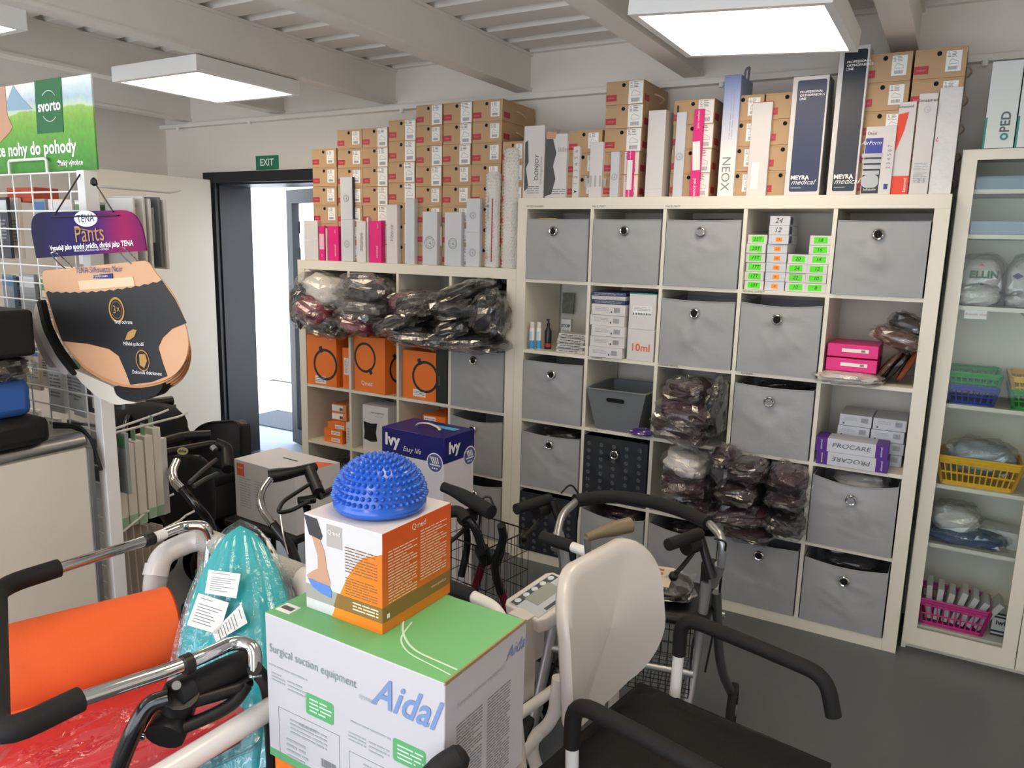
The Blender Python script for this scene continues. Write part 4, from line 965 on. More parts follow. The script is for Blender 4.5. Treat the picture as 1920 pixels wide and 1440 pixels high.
for i, z in enumerate(SHZ):
    gl = z > 1.8
    part('shelf', Wd(BX0 + .0185, BX1 - .0185, BY0 + .012, BY1 - .007, z, z + .016), LAM, t, world=True)
def gdoor(x0, x1, kx):
    dy0, dy1 = BY0 - .02, BY0 - .002; z0, z1 = .03, BZ - .005; s = .048
    mb = MB().box(x0, x0 + s, dy0, dy1, z0, z1).box(x1 - s, x1, dy0, dy1, z0, z1).box(x0 + s, x1 - s, dy0, dy1, z0, z0 + .075).box(x0 + s, x1 - s, dy0, dy1, z1 - .035, z1)
    d = part('door', mb, LAM, t, world=True)
    part('pane', Wd(x0 + s, x1 - s, dy0 + .006, dy0 + .010, z0 + .075, z1 - .035), GLASS, d, world=True, label='clear reflecting glass pane')
GLASS = bpy.data.materials.new('window_glass'); GLASS.use_nodes = True; nt = GLASS.node_tree
for x in list(nt.nodes): nt.nodes.remove(x)
o_ = nt.nodes.new('ShaderNodeOutputMaterial'); a_ = nt.nodes.new('ShaderNodeBsdfTransparent'); g_ = nt.nodes.new('ShaderNodeBsdfGlossy'); m_ = nt.nodes.new('ShaderNodeMixShader'); f_ = nt.nodes.new('ShaderNodeFresnel')
a_.inputs[0].default_value = (.93, .96, .95, 1); g_.inputs['Roughness'].default_value = .01; f_.inputs[0].default_value = 1.25
nt.links.new(f_.outputs[0], m_.inputs[0]); nt.links.new(a_.outputs[0], m_.inputs[1]); nt.links.new(g_.outputs[0], m_.inputs[2]); nt.links.new(m_.outputs[0], o_.inputs[0])
gdoor(1.868, 2.262, 0); gdoor(2.266, 2.66, 1)
def basket(label, x, y, z, w, d, h, m, rows=2):
    t = thing('plastic_basket', label, 'basket', (x, y, z + .0005), 0, 'perforated plastic baskets')
    k = .82
    mb = taper(0, .012, w / 2 * k, w / 2 * k, d / 2 * k, d / 2 * k, .003); part('base', mb, m, t)
    part('rim', MB().tube([(-w / 2, -d / 2, h), (w / 2, -d / 2, h), (w / 2, d / 2, h), (-w / 2, d / 2, h)], .005, 6, fr=.02, closed=True), m, t, smooth=True)
    lat = MB()
    def P_(s, u, v):   # side s, position u along, v height fraction
        kk = k + (1 - k) * v; a = w / 2 * kk; b = d / 2 * kk
        return {0: Vector((-a + 2 * a * u, -b, v * h)), 1: Vector((a, -b + 2 * b * u, v * h)), 2: Vector((a - 2 * a * u, b, v * h)), 3: Vector((-a, b - 2 * b * u, v * h))}[s]
    for s in range(4):
        n = max(4, int((w if s % 2 == 0 else d) / .022))
        for i in range(n + 1): lat.tube([P_(s, i / n, 0.05), P_(s, i / n, 1)], .0028 if 0 < i < n else .008, 5)
        for v in [.12] + [.12 + .66 * j / rows for j in range(1, rows + 1)] + [.9]:
            lat.tube([P_(s, 0, v), P_(s, 1, v)], .0035, 5)
        # solid band under the rim
        lat.add([P_(s, 0, .82), P_(s, 1, .82), P_(s, 1, 1), P_(s, 0, 1)], [(0, 1, 2, 3)]); lat.add([P_(s, 0, .02), P_(s, 1, .02), P_(s, 1, .14), P_(s, 0, .14)], [(0, 1, 2, 3)])
    part('perforated_wall', lat, m, t)
    return t
GRB = mat('green_plastic', '1FA043', .35); BLB = mat('blue_plastic', '2340A8', .35); YLB = mat('yellow_plastic', 'F2BE1C', .35); PKB = mat('magenta_plastic', 'D82A8C', .35)
def xz(u, v, y=.15): return at(u, v, 'y', y)
basket('blue basket under the green one on the fourth shelf', 2.0, .22, 1.051, .17, .24, .075, BLB)
basket('green basket nested on the blue one', 2.0, .22, 1.106, .18, .25, .07, GRB)
basket('green basket under the yellow one at the cabinet centre', 2.215, .22, 1.051, .18, .24, .075, GRB)
basket('yellow basket nested on the green one', 2.215, .22, 1.106, .19, .25, .07, YLB)
basket('large yellow basket filled with silver bags', 2.055, .2, .721, .29, .2, .115, YLB)
bag('silver and clear plastic bags piled in the large yellow basket', None, (2.06, .2, .83), (.11, .075, .06), (0, 0, 0), mat('silver_bag', '9AA3AA', .3), 130)
basket('magenta basket filled with white cartons on the lowest shelf', 2.035, .19, .111, .255, .2, .115, PKB)
for k in range(7):
    t_, b_ = carton('narrow_carton', 'slim white carton, number %s from the left in the magenta basket' % ['one', 'two', 'three', 'four', 'five', 'six', 'seven'][k], 'box', .022, .12, .145 - .008 * (k % 3), (1.95 + k * .029, .19, .130), CARDW, 0, 'slim cartons in the magenta basket')
    t_.rotation_euler = (0, .10 * k - .05, 0)
t_, b_ = carton('tape_carton', 'white carton with black stripes beside the magenta basket', 'box', .06, .1, .10, (2.205, .2, .1115), CARDW)
for z in (.006, .022, .083, .096): part('black_stripe', MB().box(-.03, .03, -.0505, -.0495, z - .004, z + .004), INK, t_)
write(t_, b_, '-y', .0, .06, 'iwi', .028, INK, bold=.001)
bag('blue and white goods in clear plastic on the second shelf from below', None, (2.03, .2, .505), (.15, .1, .03), (0, 0, 0), mat('steel_blue_textile', '2E4A75', .5), 133, film_=FILM2, tail=False)
bag('white cotton in clear plastic on top of the blue goods', None, (2.0, .2, .56), (.085, .08, .05), (0, 0, 0), WHT, 134, film_=FILM2, tail=False)
t_, b_ = carton('tape_carton', 'white flat carton with small print behind the blue goods', 'box', .2, .12, .07, (2.16, .25, .4715), CARDW, -.1); barcode(t_, b_, '-y', .02, .04, .03, .02); lines(t_, b_, '-y', -.05, .04, .05, .02, 3, GINK)
for k, (x, lb) in enumerate(((1.975, 'white cotton roll printed ELLIN on the fifth shelf'), (2.14, 'white cotton pack printed zell with a blue oval'))):
    t_ = bag(lb, None, (x, .22, 1.525), (.075, .08, .088), (0, 0, 0), WHT, 136 + k, film_=FILM2, tail=False, amp=.08, cat='pack')
    put(text_mesh(['ELLIN', 'zell'][k], .038, mat('dark_green_ink', '2E5A3A', .5) if k == 0 else INK, bold=.0015), 'lettering', t_, frame((.012, -.1, .03), (1, 0, 0) if k == 0 else (0, 0, 1), (0, 0, 1) if k == 0 else (-1, 0, 0)))
    part('print_mark', MB().prism([(-.018, 0), (0, .012), (.018, 0), (0, -.012)] if k else [(-.012, 0), (0, .008), (.012, 0)], 0, .001, frame((-.0, -.1, .065 - .03 * k) if not k else (-.045, -.1, .03), (1, 0, 0), (0, 0, 1))), mat('print_red_blue%d' % k, 'C0392B' if k == 0 else '2B3566', .5), t_)
bag('small white cotton ball pack in front of the ELLIN roll', None, (1.975, .14, 1.475), (.07, .05, .035), (0, 0, 0), WHT, 139, film_=FILM2, tail=False, cat='pack')
bag('white cotton pads on the fifth shelf right side', None, (2.13, .16, 1.465), (.06, .06, .025), (0, 0, 0), WHT, 140, film_=FILM2, tail=False, cat='pack')
t_, b_ = carton('price_note', 'small handwritten paper note hanging from the fifth shelf', 'note', .075, .002, .035, (1.975, BY0 + .01, 1.388), PAPER); write(t_, b_, '-y', 0, .018, 'Brandls Vata', .014, mat('pink_ink', 'E08A8A', .5), shear=.3)
for k, z in enumerate((1.707, 1.872)):
    carton('reflection_box', ['smoky glass tray on the sixth shelf', 'smoky glass tray on the top shelf'][k], 'tray', .30, .2, .05, (2.07, .22, z), mat('slate_blue_reflection', '7F93A3', .15))  # bluish boxes imitate the reflection in the upper cabinet glass
# ------------------------------------------------------------------ counter at the left
ctx = -.27; cy0, cy1 = -2.95, -2.06; cz = 1.05
t = thing('reception_counter', 'white panelled counter with a rounded aluminium top edge', 'counter', (-1.0, -2.5, 0))
part('front_panel', Wd(ctx - .02, ctx, cy0, cy1, 0, cz - .045), mat('cream_panel', 'DAD4C6', .5, var=.02), t, world=True)
part('end_panel', Wd(-1.9, ctx - .02, cy1 - .02, cy1, 0, cz - .045), mat('cream_panel', 'DAD4C6', .5), t, world=True)
part('edge_profile', MB().box(-.262, -.268, cy1, cy1 + .014, .02, cz - .05).box(ctx - .004, ctx + .006, cy1 - .004, cy1 + .006, 0, cz - .045), ALU, t, world=True)
part('worktop', Wd(-1.9, ctx - .03, cy0, cy1, cz - .04, cz), mat('worktop_grey', '8F8B86', .5), t, world=True)
part('aluminium_edge', MB().tube([(ctx - .028, cy0, cz - .028), (ctx - .028, cy1 + .0, cz - .028)], .028, 16), STEEL, t, world=True, smooth=True)
def case(label, u, v, y, w, d, h, z, m, bv=.02):
    x = at(u, v, 'y', y).x
    return thing_case(label, x - w / 2, y, w, d, h, z, m, bv)
def thing_case(label, x, y, w, d, h, z, m, bv):
    t = thing('carry_case', label, 'case', (x, y, z))
    part('case_body', Wd(-w / 2, w / 2, -d / 2, d / 2, 0, h), m, t, bevel=bv); return t
BLKC = mat('black_nylon', '070707', .7, bump=.2, bs=60)
xr = at(103, 790, 'y', -2.16).x
thing_case('flat black nylon case lying on the counter', xr - .3, -2.27, .6, .2, .075, cz, BLKC, .02)
t = thing('sling_strap', 'black strap hanging over the counter corner', 'strap', (xr, -2.1, cz))
p = [at(100, 800, 'y', -2.1), at(140, 800, 'y', -2.06), at(155, 812, 'y', -2.04), at(158, 850, 'y', -2.04), at(172, 890, 'y', -2.035)]
part('strap', MB().tube(p, .006, 6, fr=.02).tube([p[0] + Vector((0, -.0, .01)), at(150, 798, 'y', -2.05), at(172, 825, 'y', -2.04), at(190, 882, 'y', -2.03)], .005, 6, fr=.02), BLKC, t, world=True)
xr = at(70, 740, 'y', -2.18).x
t = thing_case('blue padded case with a small white tag on the black case', xr - .3, -2.29, .6, .2, .105, cz + .0755, mat('denim_blue_case', '2F5DA8', .6), .025)
part('white_tag', Wd(.3 - .075, .3 - .04, -.1015, -.0995, .045, .06), PAPER, t)
bag('crumpled clear bag with dark goods on the blue case', None, (xr - .10, -2.27, cz + .215), (.12, .09, .032), (0, 0, 0), DKF, 141, film_=FILM2, tail=False)
xr = at(74, 620, 'y', -2.18).x
thing_case('black upper case with a soft grey lid on the pile', xr - .3, -2.29, .6, .2, .125, cz + .248, BLKC, .012)

# ------------------------------------------------------------------ grid display stand
gy = -2.0; gx1 = -.262; gx0 = -1.40; gz1 = 1.80; gz0 = .25
t = thing('display_stand', 'white wire grid display stand hung with packs', 'display stand', ((gx0 + gx1) / 2, gy, 0))
STD = mat('white_powder_coat', 'E9E8E6', .4)
part('post', Wd(gx1 - .036, gx1, gy - .012, gy + .03, 0, gz1 + .004), STD, t, world=True, bevel=.002)
part('post', Wd(gx0, gx0 + .036, gy - .012, gy + .03, 0, gz1 + .004), STD, t, world=True, bevel=.002)
for x in (gx0 + .018, gx1 - .018): part('foot', Wd(x - .018, x + .018, gy - .03, gy + .30, 0, .03), STD, t, world=True, bevel=.004)
x = gx1 - .09
while x > gx0 + .05: part('vertical_wire', MB().tube([(x, gy, gz0), (x, gy, gz1)], .0026, 6), STD, t, world=True); x -= .1
z = gz1
while z > gz0: part('horizontal_wire', MB().tube([(gx0 + .03, gy - .004, z), (gx1 - .03, gy - .004, z)], .0026, 6), STD, t, world=True); z -= .0545
# header frame
hx0, hx1 = at(17, 310, 'y', gy).x, at(88, 310, 'y', gy).x
part('header_frame', MB().tube([(hx0, gy, gz1), (hx0, gy, gz1 + .042), (hx1, gy, gz1 + .042), (hx1, gy, gz1)], .0045, 8, fr=.012), STD, t, world=True, smooth=True)
# prongs pointing to the back
PR = []
for (u, v, L_, xo) in ((203, 790, .30, 0), (225, 800, .40, 0), (205, 350, .22, 0), (270, 950, .25, 0), (300, 990, .28, 0), (205, 355, .38, .0)):
    pass
for (u0, v0, y0, u1, v1, y1) in ((203, 808, -1.97, 316, 768, -1.62), (214, 812, -1.95, 352, 774, -1.55), (182, 349, -1.97, 338, 356, -1.62), (296, 943, -1.72, 326, 926, -1.62), (338, 976, -1.70, 365, 958, -1.60)):
    p0, p1 = at(u0, v0, 'y', y0), at(u1, v1, 'y', y1)
    part('prong', MB().tube([Vector((gx1 - .018, gy + .02, p0.z)), p0, p1 + Vector((-.01, -.03, -.01)), p1], .0042, 8, fr=.01), STD, t, world=True, smooth=True)
# poster
pt = thing('advert_poster', 'green meadow advert board standing on the display stand', 'poster', (-.58, gy + .012, gz1 + .006))
PW0, PW1, PH = -.42 - .2, .345, .256
def meadow():
    m = bpy.data.materials.new('meadow_print'); m.use_nodes = True; nt = m.node_tree; b = nt.nodes['Principled BSDF']; L = nt.links.new; N = nt.nodes.new
    tc = N('ShaderNodeTexCoord'); sp = N('ShaderNodeSeparateXYZ'); L(tc.outputs['Object'], sp.inputs[0])
    n = N('ShaderNodeTexNoise'); n.inputs['Scale'].default_value = 9; n.inputs['Detail'].default_value = 6; L(tc.outputs['Object'], n.inputs['Vector'])
    m1 = N('ShaderNodeMath'); m1.operation = 'MULTIPLY_ADD'; m1.inputs[1].default_value = .06; L(n.outputs['Fac'], m1.inputs[0]); L(sp.outputs['Z'], m1.inputs[2])
    m2 = N('ShaderNodeMath'); m2.operation = 'MULTIPLY'; m2.inputs[1].default_value = 3.4; L(m1.outputs[0], m2.inputs[0])
    r = N('ShaderNodeValToRGB'); e = r.color_ramp.elements
    for p_, c_ in ((.0, '2C7A2C'), (.30, '4E9A3A'), (.55, '74AE48'), (.68, '9ABF5C'), (.70, 'C9DCC0'), (.80, 'B5CBD6'), (.92, 'E8EEF2')):
        if p_ in (0.0,): e[0].position = p_; e[0].color = lin(c_)
        else: q = e.new(p_); q.color = lin(c_)
    e[-1].color = lin('F2F4F4')
    L(m2.outputs[0], r.inputs[0])
    n2 = N('ShaderNodeTexNoise'); n2.inputs['Scale'].default_value = 60; n2.inputs['Detail'].default_value = 4; L(tc.outputs['Object'], n2.inputs['Vector'])
    mx = N('ShaderNodeMix'); mx.data_type = 'RGBA'; mx.blend_type = 'OVERLAY'; mx.inputs[0].default_value = .35; L(r.outputs[0], mx.inputs[6]); L(n2.outputs['Color'], mx.inputs[7])
    L(mx.outputs[2], b.inputs['Base Color']); b.inputs['Roughness'].default_value = .35
    return m
part('board', MB().box(PW0, PW1, 0, .005, 0, PH), meadow(), pt)
def pp(u, v):
    q = at(u, v, 'y', gy + .012); return (q.x + .58, q.z - gz1 - .006)
M0 = frame((0, -.0006, 0), (1, 0, 0), (0, 0, 1))
DG = mat('banner_green', '1F6B3F', .4)
part('banner_panel', MB().prism([pp(71, 251), pp(120, 247), pp(115, 144), pp(65, 152)], 0, .001, M0), DG, pt)
c = pp(93, 199)
part('banner_arcs', MB().tube([Vector((c[0] + .043 * math.cos(a), -.0018, c[1] + .043 * math.sin(a))) for a in [math.radians(k) for k in range(38, 146, 12)]], .001, 4).tube([Vector((c[0] + .043 * math.cos(a), -.0018, c[1] + .043 * math.sin(a))) for a in [math.radians(k) for k in range(218, 326, 12)]], .001, 4), WINK, pt)
put(text_mesh('svorto', .043, WINK, bold=.0012), 'lettering', pt, frame((c[0], -.002, c[1]), (1, 0, 0), (0, 0, 1)))
q = pp(143, 275); put(text_mesh('Dopřejte nohy do pohody', .053, WINK, 'RIGHT', bold=.0015, sx=1.0), 'lettering', pt, frame((q[0], -.001, q[1] + .002), (1, 0, 0), (0, 0, 1)))
q = pp(156, 304); put(text_mesh('český výrobce', .021, WINK, 'RIGHT', bold=.0005), 'lettering', pt, frame((q[0], -.001, q[1]), (1, 0, 0), (0, 0, 1)))
q = pp(112, 306); fm = frame((q[0], -.001, q[1]), (1, 0, 0), (0, 0, 1))
part('flag_heart', MB().prism([(-.012, .004), (-.002, .008), (.009, .007), (.011, -.002), (0, -.010)], 0, .0006, fm), WINK, pt); part('flag_heart', MB().prism([(0, -.0005), (.011, -.001), (0, -.010)], .0003, .0010, fm), REDL, pt); part('flag_heart', MB().prism([(-.012, .004), (0, -.0005), (-.004, -.006)], .0003, .0012, fm), DBLUE, pt)
part('foot_picture', MB().prism([pp(0, 165), pp(10, 162), pp(14, 215), pp(24, 238), pp(20, 247), pp(6, 262), pp(0, 268)], 0, .001, M0), SKIN, pt)
part('mountain_picture', MB().prism([pp(14, 190), pp(25, 160), pp(42, 185), pp(62, 205), pp(14, 208)], 0, .0008, M0), mat('hazy_blue_print', '8FAFC4', .5), pt)
# packs hanging behind the grid
rd = random.Random(5)
tones = ['E3E3E1', 'D5D8DA', '8F9494', 'C7CFD0', '3A3D45', 'D9C9B6', 'EDEDED', '6E7F8A']
cnt = 0
for r_ in range(4):
    for c_ in range(7):
        if r_ == 0 and c_ == 3: continue
        x = gx1 - .075 - .118 * c_ + rd.uniform(-.012, .012); h = rd.uniform(.14, .2); wv = rd.uniform(.07, .1)
        ztop = gz1 - .06 - r_ * .235 - rd.uniform(0, .02)
        for k in range(2):
            if c_ > 4 and k: continue
            t_, b_ = carton('hanging_pack', 'pack behind the wire grid, %s row, %s column from the post%s' % (['top', 'second', 'third', 'fourth'][r_], ['first', 'second', 'third', 'fourth', 'fifth', 'sixth', 'seventh'][c_], ', rear one' if k else ''), 'pack', wv, .012, h, (x + .006 * k, gy + .035 + .04 * k, ztop - h), mat('pack_tone_' + str((r_ * 3 + c_ * 5 + k) % 8), tones[(r_ * 3 + c_ * 5 + k) % 8], .3), rd.uniform(-.15, .15), 'packs hanging behind the wire grid')
            sticker(t_, b_, '-y', 0, h * .85, wv * .95, h * .2, mat('pack_head_' + str((c_ + r_) % 3), ['4F8A5B', 'C9CDD0', '3C6AA0'][(c_ + r_) % 3], .4), 'pack_header')
            lines(t_, b_, '-y', 0, h * .45, wv * .75, h * .4, 7, GINK, seed=cnt); cnt += 1
# red roof-like carton behind the top of the grid
carton('red_carton', 'orange-red flat carton behind the top of the wire grid', 'box', .16, .08, .045, (at(48, 345, 'y', -1.9).x, -1.88, gz1 - .075), mat('brick_red_carton', 'B8482E', .5), .0)
# packs on the top prong right of the post
for k in range(5):
    t_, b_ = carton('clear_pack', 'clear and white pack on the long upper prong, %s from the front' % ['first', 'second', 'third', 'fourth', 'fifth'][k], 'pack', .13, .008, .2, (-.20 + .004 * k, gy + .05 + .022 * k, 1.53 + .006 * (k % 2)), mat('milky_pack', 'D6D4D0', .2) if k != 3 else mat('dark_blister', '6A6D70', .2), .1 * (k % 2), 'packs on the upper prong')
    sticker(t_, b_, '-y', .01, .12, .07, .1, PAPER if k else mat('lilac_print', 'CFC6D6', .5)); lines(t_, b_, '-y', 0, .12, .06, .08, 5, LINK, seed=k)
# slim green-white cartons on the lower prongs
for k, (u, v0, v1) in enumerate(((213, 828, 985), (232, 830, 978), (250, 825, 975), (268, 815, 965), (283, 800, 960))):
    y = gy + .08 + .05 * k; a = at(u, v0, 'y', y); b2 = at(u, v1, 'y', y); h = a.z - b2.z
    t_, b_ = carton('slim_carton', 'slim cream carton with a green foot on the lower prong, %s from the post' % ['first', 'second', 'third', 'fourth', 'fifth'][k], 'box', .058, .03, h, (a.x, y, b2.z), mat('cream_carton', 'DED9D0', .5), .0, 'slim cartons on the lower prong')
    sticker(t_, b_, '-y', 0, .02, .057, .035, mat('sage_green_print', '9BBBA0' if k < 4 else '6AB84A', .5), 'green_foot'); sticker(t_, b_, '+x', 0, .02, .03, .035, mat('sage_green_print', '9BBBA0', .5), 'green_foot'); part('hang_tab', Wd(-.012, .012, -.001, .001, h, h + .04), mat('sage_green_print', '9BBBA0'), t_); lines(t_, b_, '-y', 0, h * .6, h * .5, .02, 3, LINK, seed=k, rot=PI / 2)
y = gy + .33; a = at(290, 820, 'y', y); b2 = at(290, 958, 'y', y)
t_, b_ = carton('slim_carton', 'black and white carton with bright green foot at the prong end', 'box', .075, .03, a.z - b2.z, (a.x, y, b2.z), CARDW, .2)
sticker(t_, b_, '-y', 0, .08, .075, .13, BLK, 'black_panel'); sticker(t_, b_, '-y', 0, .012, .076, .024, mat('bright_green_print', '53C034', .5), 'green_foot', out=.0009)
for k in range(6):
    y = gy + .10 + .035 * k; a = at(222 + 14 * k, 985, 'y', y); b2 = at(215 + 13 * k, 1118 - 6 * k, 'y', y)
    M = Matrix.Rotation(.06 * k, 4, 'Y')
    t_ = thing('paper_envelope', 'pale paper sleeve hanging low by the post, %s from the left' % ['first', 'second', 'third', 'fourth', 'fifth', 'sixth'][k], 'envelope', (a.x, y, b2.z), .5, 'paper sleeves by the post')
    part('sleeve', MB().prism([(-.03, 0), (.03, .01), (.024, a.z - b2.z), (-.02, a.z - b2.z + .01)], -.004, .004, frame((0, 0, 0), (1, 0, 0), (0, 0, 1))), mat('greige_paper', 'C9BFB4' if k % 2 else 'B9AEA4', .7), t_)
    part('sleeve_print', MB().prism([(-.022, .01), (-.004, .012), (-.004, .11), (-.018, .11)], .0, .0008, frame((0, -.005, 0), (1, 0, 0), (0, 0, 1))), GINK, t_)

# ------------------------------------------------------------------ hanging pants advert
ay = -2.10
t = thing('hanging_advert', 'purple and pink card advert hanging on a cord with a cutout panel', 'advert', tuple(at(170, 440, 'y', ay)))
def ap(u, v, y=ay): q = at(u, v, 'y', y); return (q.x, q.z)
def flat(pts, y0, y1, m, name, parent=t, smooth=False, label=None):
    mb = MB(); vs = [(x, y0, z) for x, z in pts] + [(x, y1, z) for x, z in pts]; n = len(pts)
    mb.add(vs, [tuple(range(n)), tuple(reversed(range(n, 2 * n)))] + [(i, n + i, n + (i + 1) % n, (i + 1) % n) for i in range(n)])
    return part(name, mb, m, parent, world=True, label=label)
def rcurve(P, r=.03, k=6):
    V = fillet([Vector((x, 0, z)) for x, z in P], r, True, k); return [(v.x, v.z) for v in V]
def hdr_pts():
    P = [Vector((x, 0, z)) for x, z in (ap(51, 399), ap(262, 393), ap(274, 470), ap(68, 484))]; out = []
    for i in (0, 1):
        p = P[i]; a = P[i - 1] - p; b = P[i + 1] - p; p0 = p + a.normalized() * .075; p2 = p + b.normalized() * .075
        for j in range(9): t_ = j / 8; out.append(p0 * (1 - t_) ** 2 + p * 2 * t_ * (1 - t_) + p2 * t_ * t_)
    out += P[2:]
    return [(v.x, v.z) for v in out]
hdr = ramp_mat('violet_header_print', 'X', [(0, '1B1840'), (.35, '1F1C5C'), (.55, '3E1566'), (.8, '9A1258'), (1, '581252')], .42, 2.0, .45, noisy=.1); hdr.node_tree.nodes['Principled BSDF'].inputs['Specular IOR Level'].default_value = .15
flat(rcurve([ap(100, 390), ap(250, 398), ap(268, 430), ap(273, 471), ap(68, 484), ap(55, 440), ap(58, 400)], .05) if 0 else [(v.x, v.z) for v in fillet([Vector((x, 0, z)) for x, z in (ap(160, 397), ap(262, 393), ap(274, 470), ap(68, 484), ap(51, 399))], .0, True, 0)] if 0 else hdr_pts(), ay, ay + .004, hdr, 'header_card')
def atext(s, u, v, size, m, y=ay, name='lettering', tilt=.06, **k):
    q = at(u, v, 'y', y); loc = q - Vector((t.location.x, t.location.y, t.location.z))
    put(text_mesh(s, size, m, **k), name, t, frame((loc.x, loc.y - .0015, loc.z), (1, 0, tilt), (-tilt, 0, 1)))
ov = ap(161, 410); flat([(ov[0] + .052 * math.cos(a) * (1 if True else 0), ov[1] + .021 * math.sin(a)) for a in [2 * PI * i / 24 for i in range(24)]], ay - .001, ay, WINK, 'white_oval')
atext('TENA', 161, 410, .03, DBLUE); atext('Pants', 168, 439, .062, GOLD); atext('Vypadají jako spodní prádlo, chrání jako TENA', 169, 461, .0195, WINK, bold=.0005); atext('INKONTINENČNÍ KALHOTKY NOIR V PRODEJNĚ', 172, 469, .007, WINK)
w0 = at(142, 430, 'y', ay)
part('gold_swash', MB().tube([at(u, v, 'y', ay - .002) for u, v in ((141, 430), (152, 429), (165, 432), (178, 434), (190, 430))], .0014, 5, fr=.02), GOLD, t, world=True)
for i, (p0, p1) in enumerate((((103, 402), (150, 327)), ((212, 397), (176, 340)))):
    part('cord', MB().tube([at(*p0, 'y', ay - .003), at(p1[0], p1[1], 'y', gy - .012)], .0022, 6), BLK, t, world=True)
part('cord', MB().tube([at(97, 407, 'y', ay - .004), at(222, 404, 'y', ay - .004)], .002, 6), BLK, t, world=True)
part('cord_knot', MB().lathe([(.001, -.012), (.01, -.006), (.008, .006), (.002, .012)], 10, Matrix.Translation(at(176, 341, 'y', gy - .026))), BLK, t, world=True)
SKC = mat('peach_card', 'D6A47C', .3, coat=.3); SKC2 = mat('peach_card_edge', 'C98F5E', .5); BKC = mat('black_card_print', '1A1A1D', .42, var=.1, vs=30)
body = [ap(70, 508), ap(272, 488), ap(286, 512), ap(300, 527), ap(322, 556), ap(340, 600), ap(349, 640), ap(345, 672), ap(328, 700), ap(300, 716), ap(262, 724), ap(225, 722), ap(185, 706), ap(150, 684), ap(118, 648), ap(98, 610), ap(84, 560)]
body = rcurve(body, .03, 3)
def shift(P, dx, dz, k=1): cx = sum(p[0] for p in P) / len(P); cz_ = sum(p[1] for p in P) / len(P); return [(cx + (x - cx) * k + dx, cz_ + (z - cz_) * k + dz) for x, z in P]
flat(body, ay + .008, ay + .011, SKC, 'peach_panel')
pan = [ap(82, 549), ap(84, 547)]
for i in range(27):
    f_ = i / 26; u = 86 + 212 * f_; v = 547 + 6 * math.sin(PI * f_ * .8) - 24 * f_ ** 1.7 + (1.6 if i % 2 else -1.2); pan.append(ap(u, v))
pan += [ap(304, 534), ap(322, 560), ap(336, 588), ap(345, 606), ap(318, 617), ap(300, 634), ap(292, 652), ap(300, 680), ap(309, 706), ap(280, 717), ap(240, 722), ap(232, 700), ap(218, 668), ap(200, 655), ap(160, 645), ap(112, 640), ap(98, 600), ap(86, 562)]
flat(pan, ay + .0065, ay + .008, BKC, 'black_pants_print')
atext('TENA Silhouette Noir', 185, 506, .0225, mat('indigo_ink', '3E3A7E', .5), y=ay + .0065); pass
q0 = ap(171, 522); q1 = ap(207, 521); flat([(q0[0], q0[1]), (q1[0], q1[1] - .002), (q1[0], q1[1] + .012), (q0[0], q0[1] + .012 - .004)], ay + .0055, ay + .0065, DBLUE, 'blue_tag')
atext('s vysokým pasem', 189, 517.5, .009, WINK, y=ay + .0052)
q = [ap(142, 527), ap(245, 519), ap(248, 536), ap(146, 544)]; flat(q, ay + .0060, ay + .008, mat('pale_table_print', 'EBCBA6', .5), 'size_table')
cxy = at(219, 581, 'y', ay + .006); M = frame(cxy - Vector(t.location), (1, 0, .05), (-.05, 0, 1))
part('gold_ring', ring_mb(.028, .034, M, .001), GOLD, t); part('gold_ring', ring_mb(.022, .023, M, .001), GOLD, t); put(text_mesh('3×', .03, GOLD), 'lettering', t, M @ Matrix.Translation((0, 0, .001)))
atext('Trojí ochrana', 232, 604, .014, WINK, y=ay + .006); atext('Měkké pohodlí', 251, 645, .014, WINK, y=ay + .006); atext('Dokonalá diskrétnost', 276, 699, .014, WINK, y=ay + .006)
cxy = at(246, 628, 'y', ay + .006); M = frame(cxy - Vector(t.location), (1, 0, .4), (-.4, 0, 1)); part('gold_leaf', MB().prism([(-.03, -.004), (-.01, .01), (.015, .011), (.03, .004), (.012, -.008), (-.012, -.01)], 0, .001, M), GOLD, t)
cxy = at(268, 676, 'y', ay + .006); M = frame(cxy - Vector(t.location), (1, 0, .05), (-.05, 0, 1)); part('gold_ring', ring_mb(.0255, .0285, M, .001), GOLD, t); part('gold_drop', MB().prism([(-.012, .016), (.012, .018), (.018, .0), (.004, -.02), (-.014, -.012)], 0, .001, M), GOLD, t)
# rear sheets of the flip panel with little textile samples
for k in range(4):
    flat(shift(body, -.012 * (k + 1), -.009 * (k + 1) , 1), ay + .014 + .012 * k, ay + .016 + .012 * k, SKC2 if k % 2 == 0 else SKC, 'rear_sheet')
for k, (m, pts) in enumerate(((BLKC, [(86, 560), (98, 610), (118, 650), (140, 680), (155, 700), (148, 704), (118, 668), (92, 618), (80, 566)]), (mat('pale_grey_knit', 'BDB7B2', .9), [(80, 562), (92, 618), (118, 668), (142, 700), (128, 702), (100, 664), (80, 620), (72, 590)]), (mat('dusty_knit', 'A99A98', .9), [(74, 588), (80, 622), (98, 660), (114, 690), (100, 686), (82, 655), (70, 620), (68, 600)]), (BLKC, [(222, 722), (262, 724), (308, 710), (316, 720), (306, 738), (270, 750), (240, 748), (226, 738)]), (mat('cream_knit', 'CFC8BA', .9), [(140, 688), (185, 708), (222, 724), (238, 748), (268, 754), (225, 758), (190, 742), (160, 715)]))):
    P_ = rcurve([ap(u, v, ay + .03) for u, v in pts], .02, 3); flat(P_, ay + .012 + .001 * k, ay + .03 + .004 * k, m, 'textile_sample')
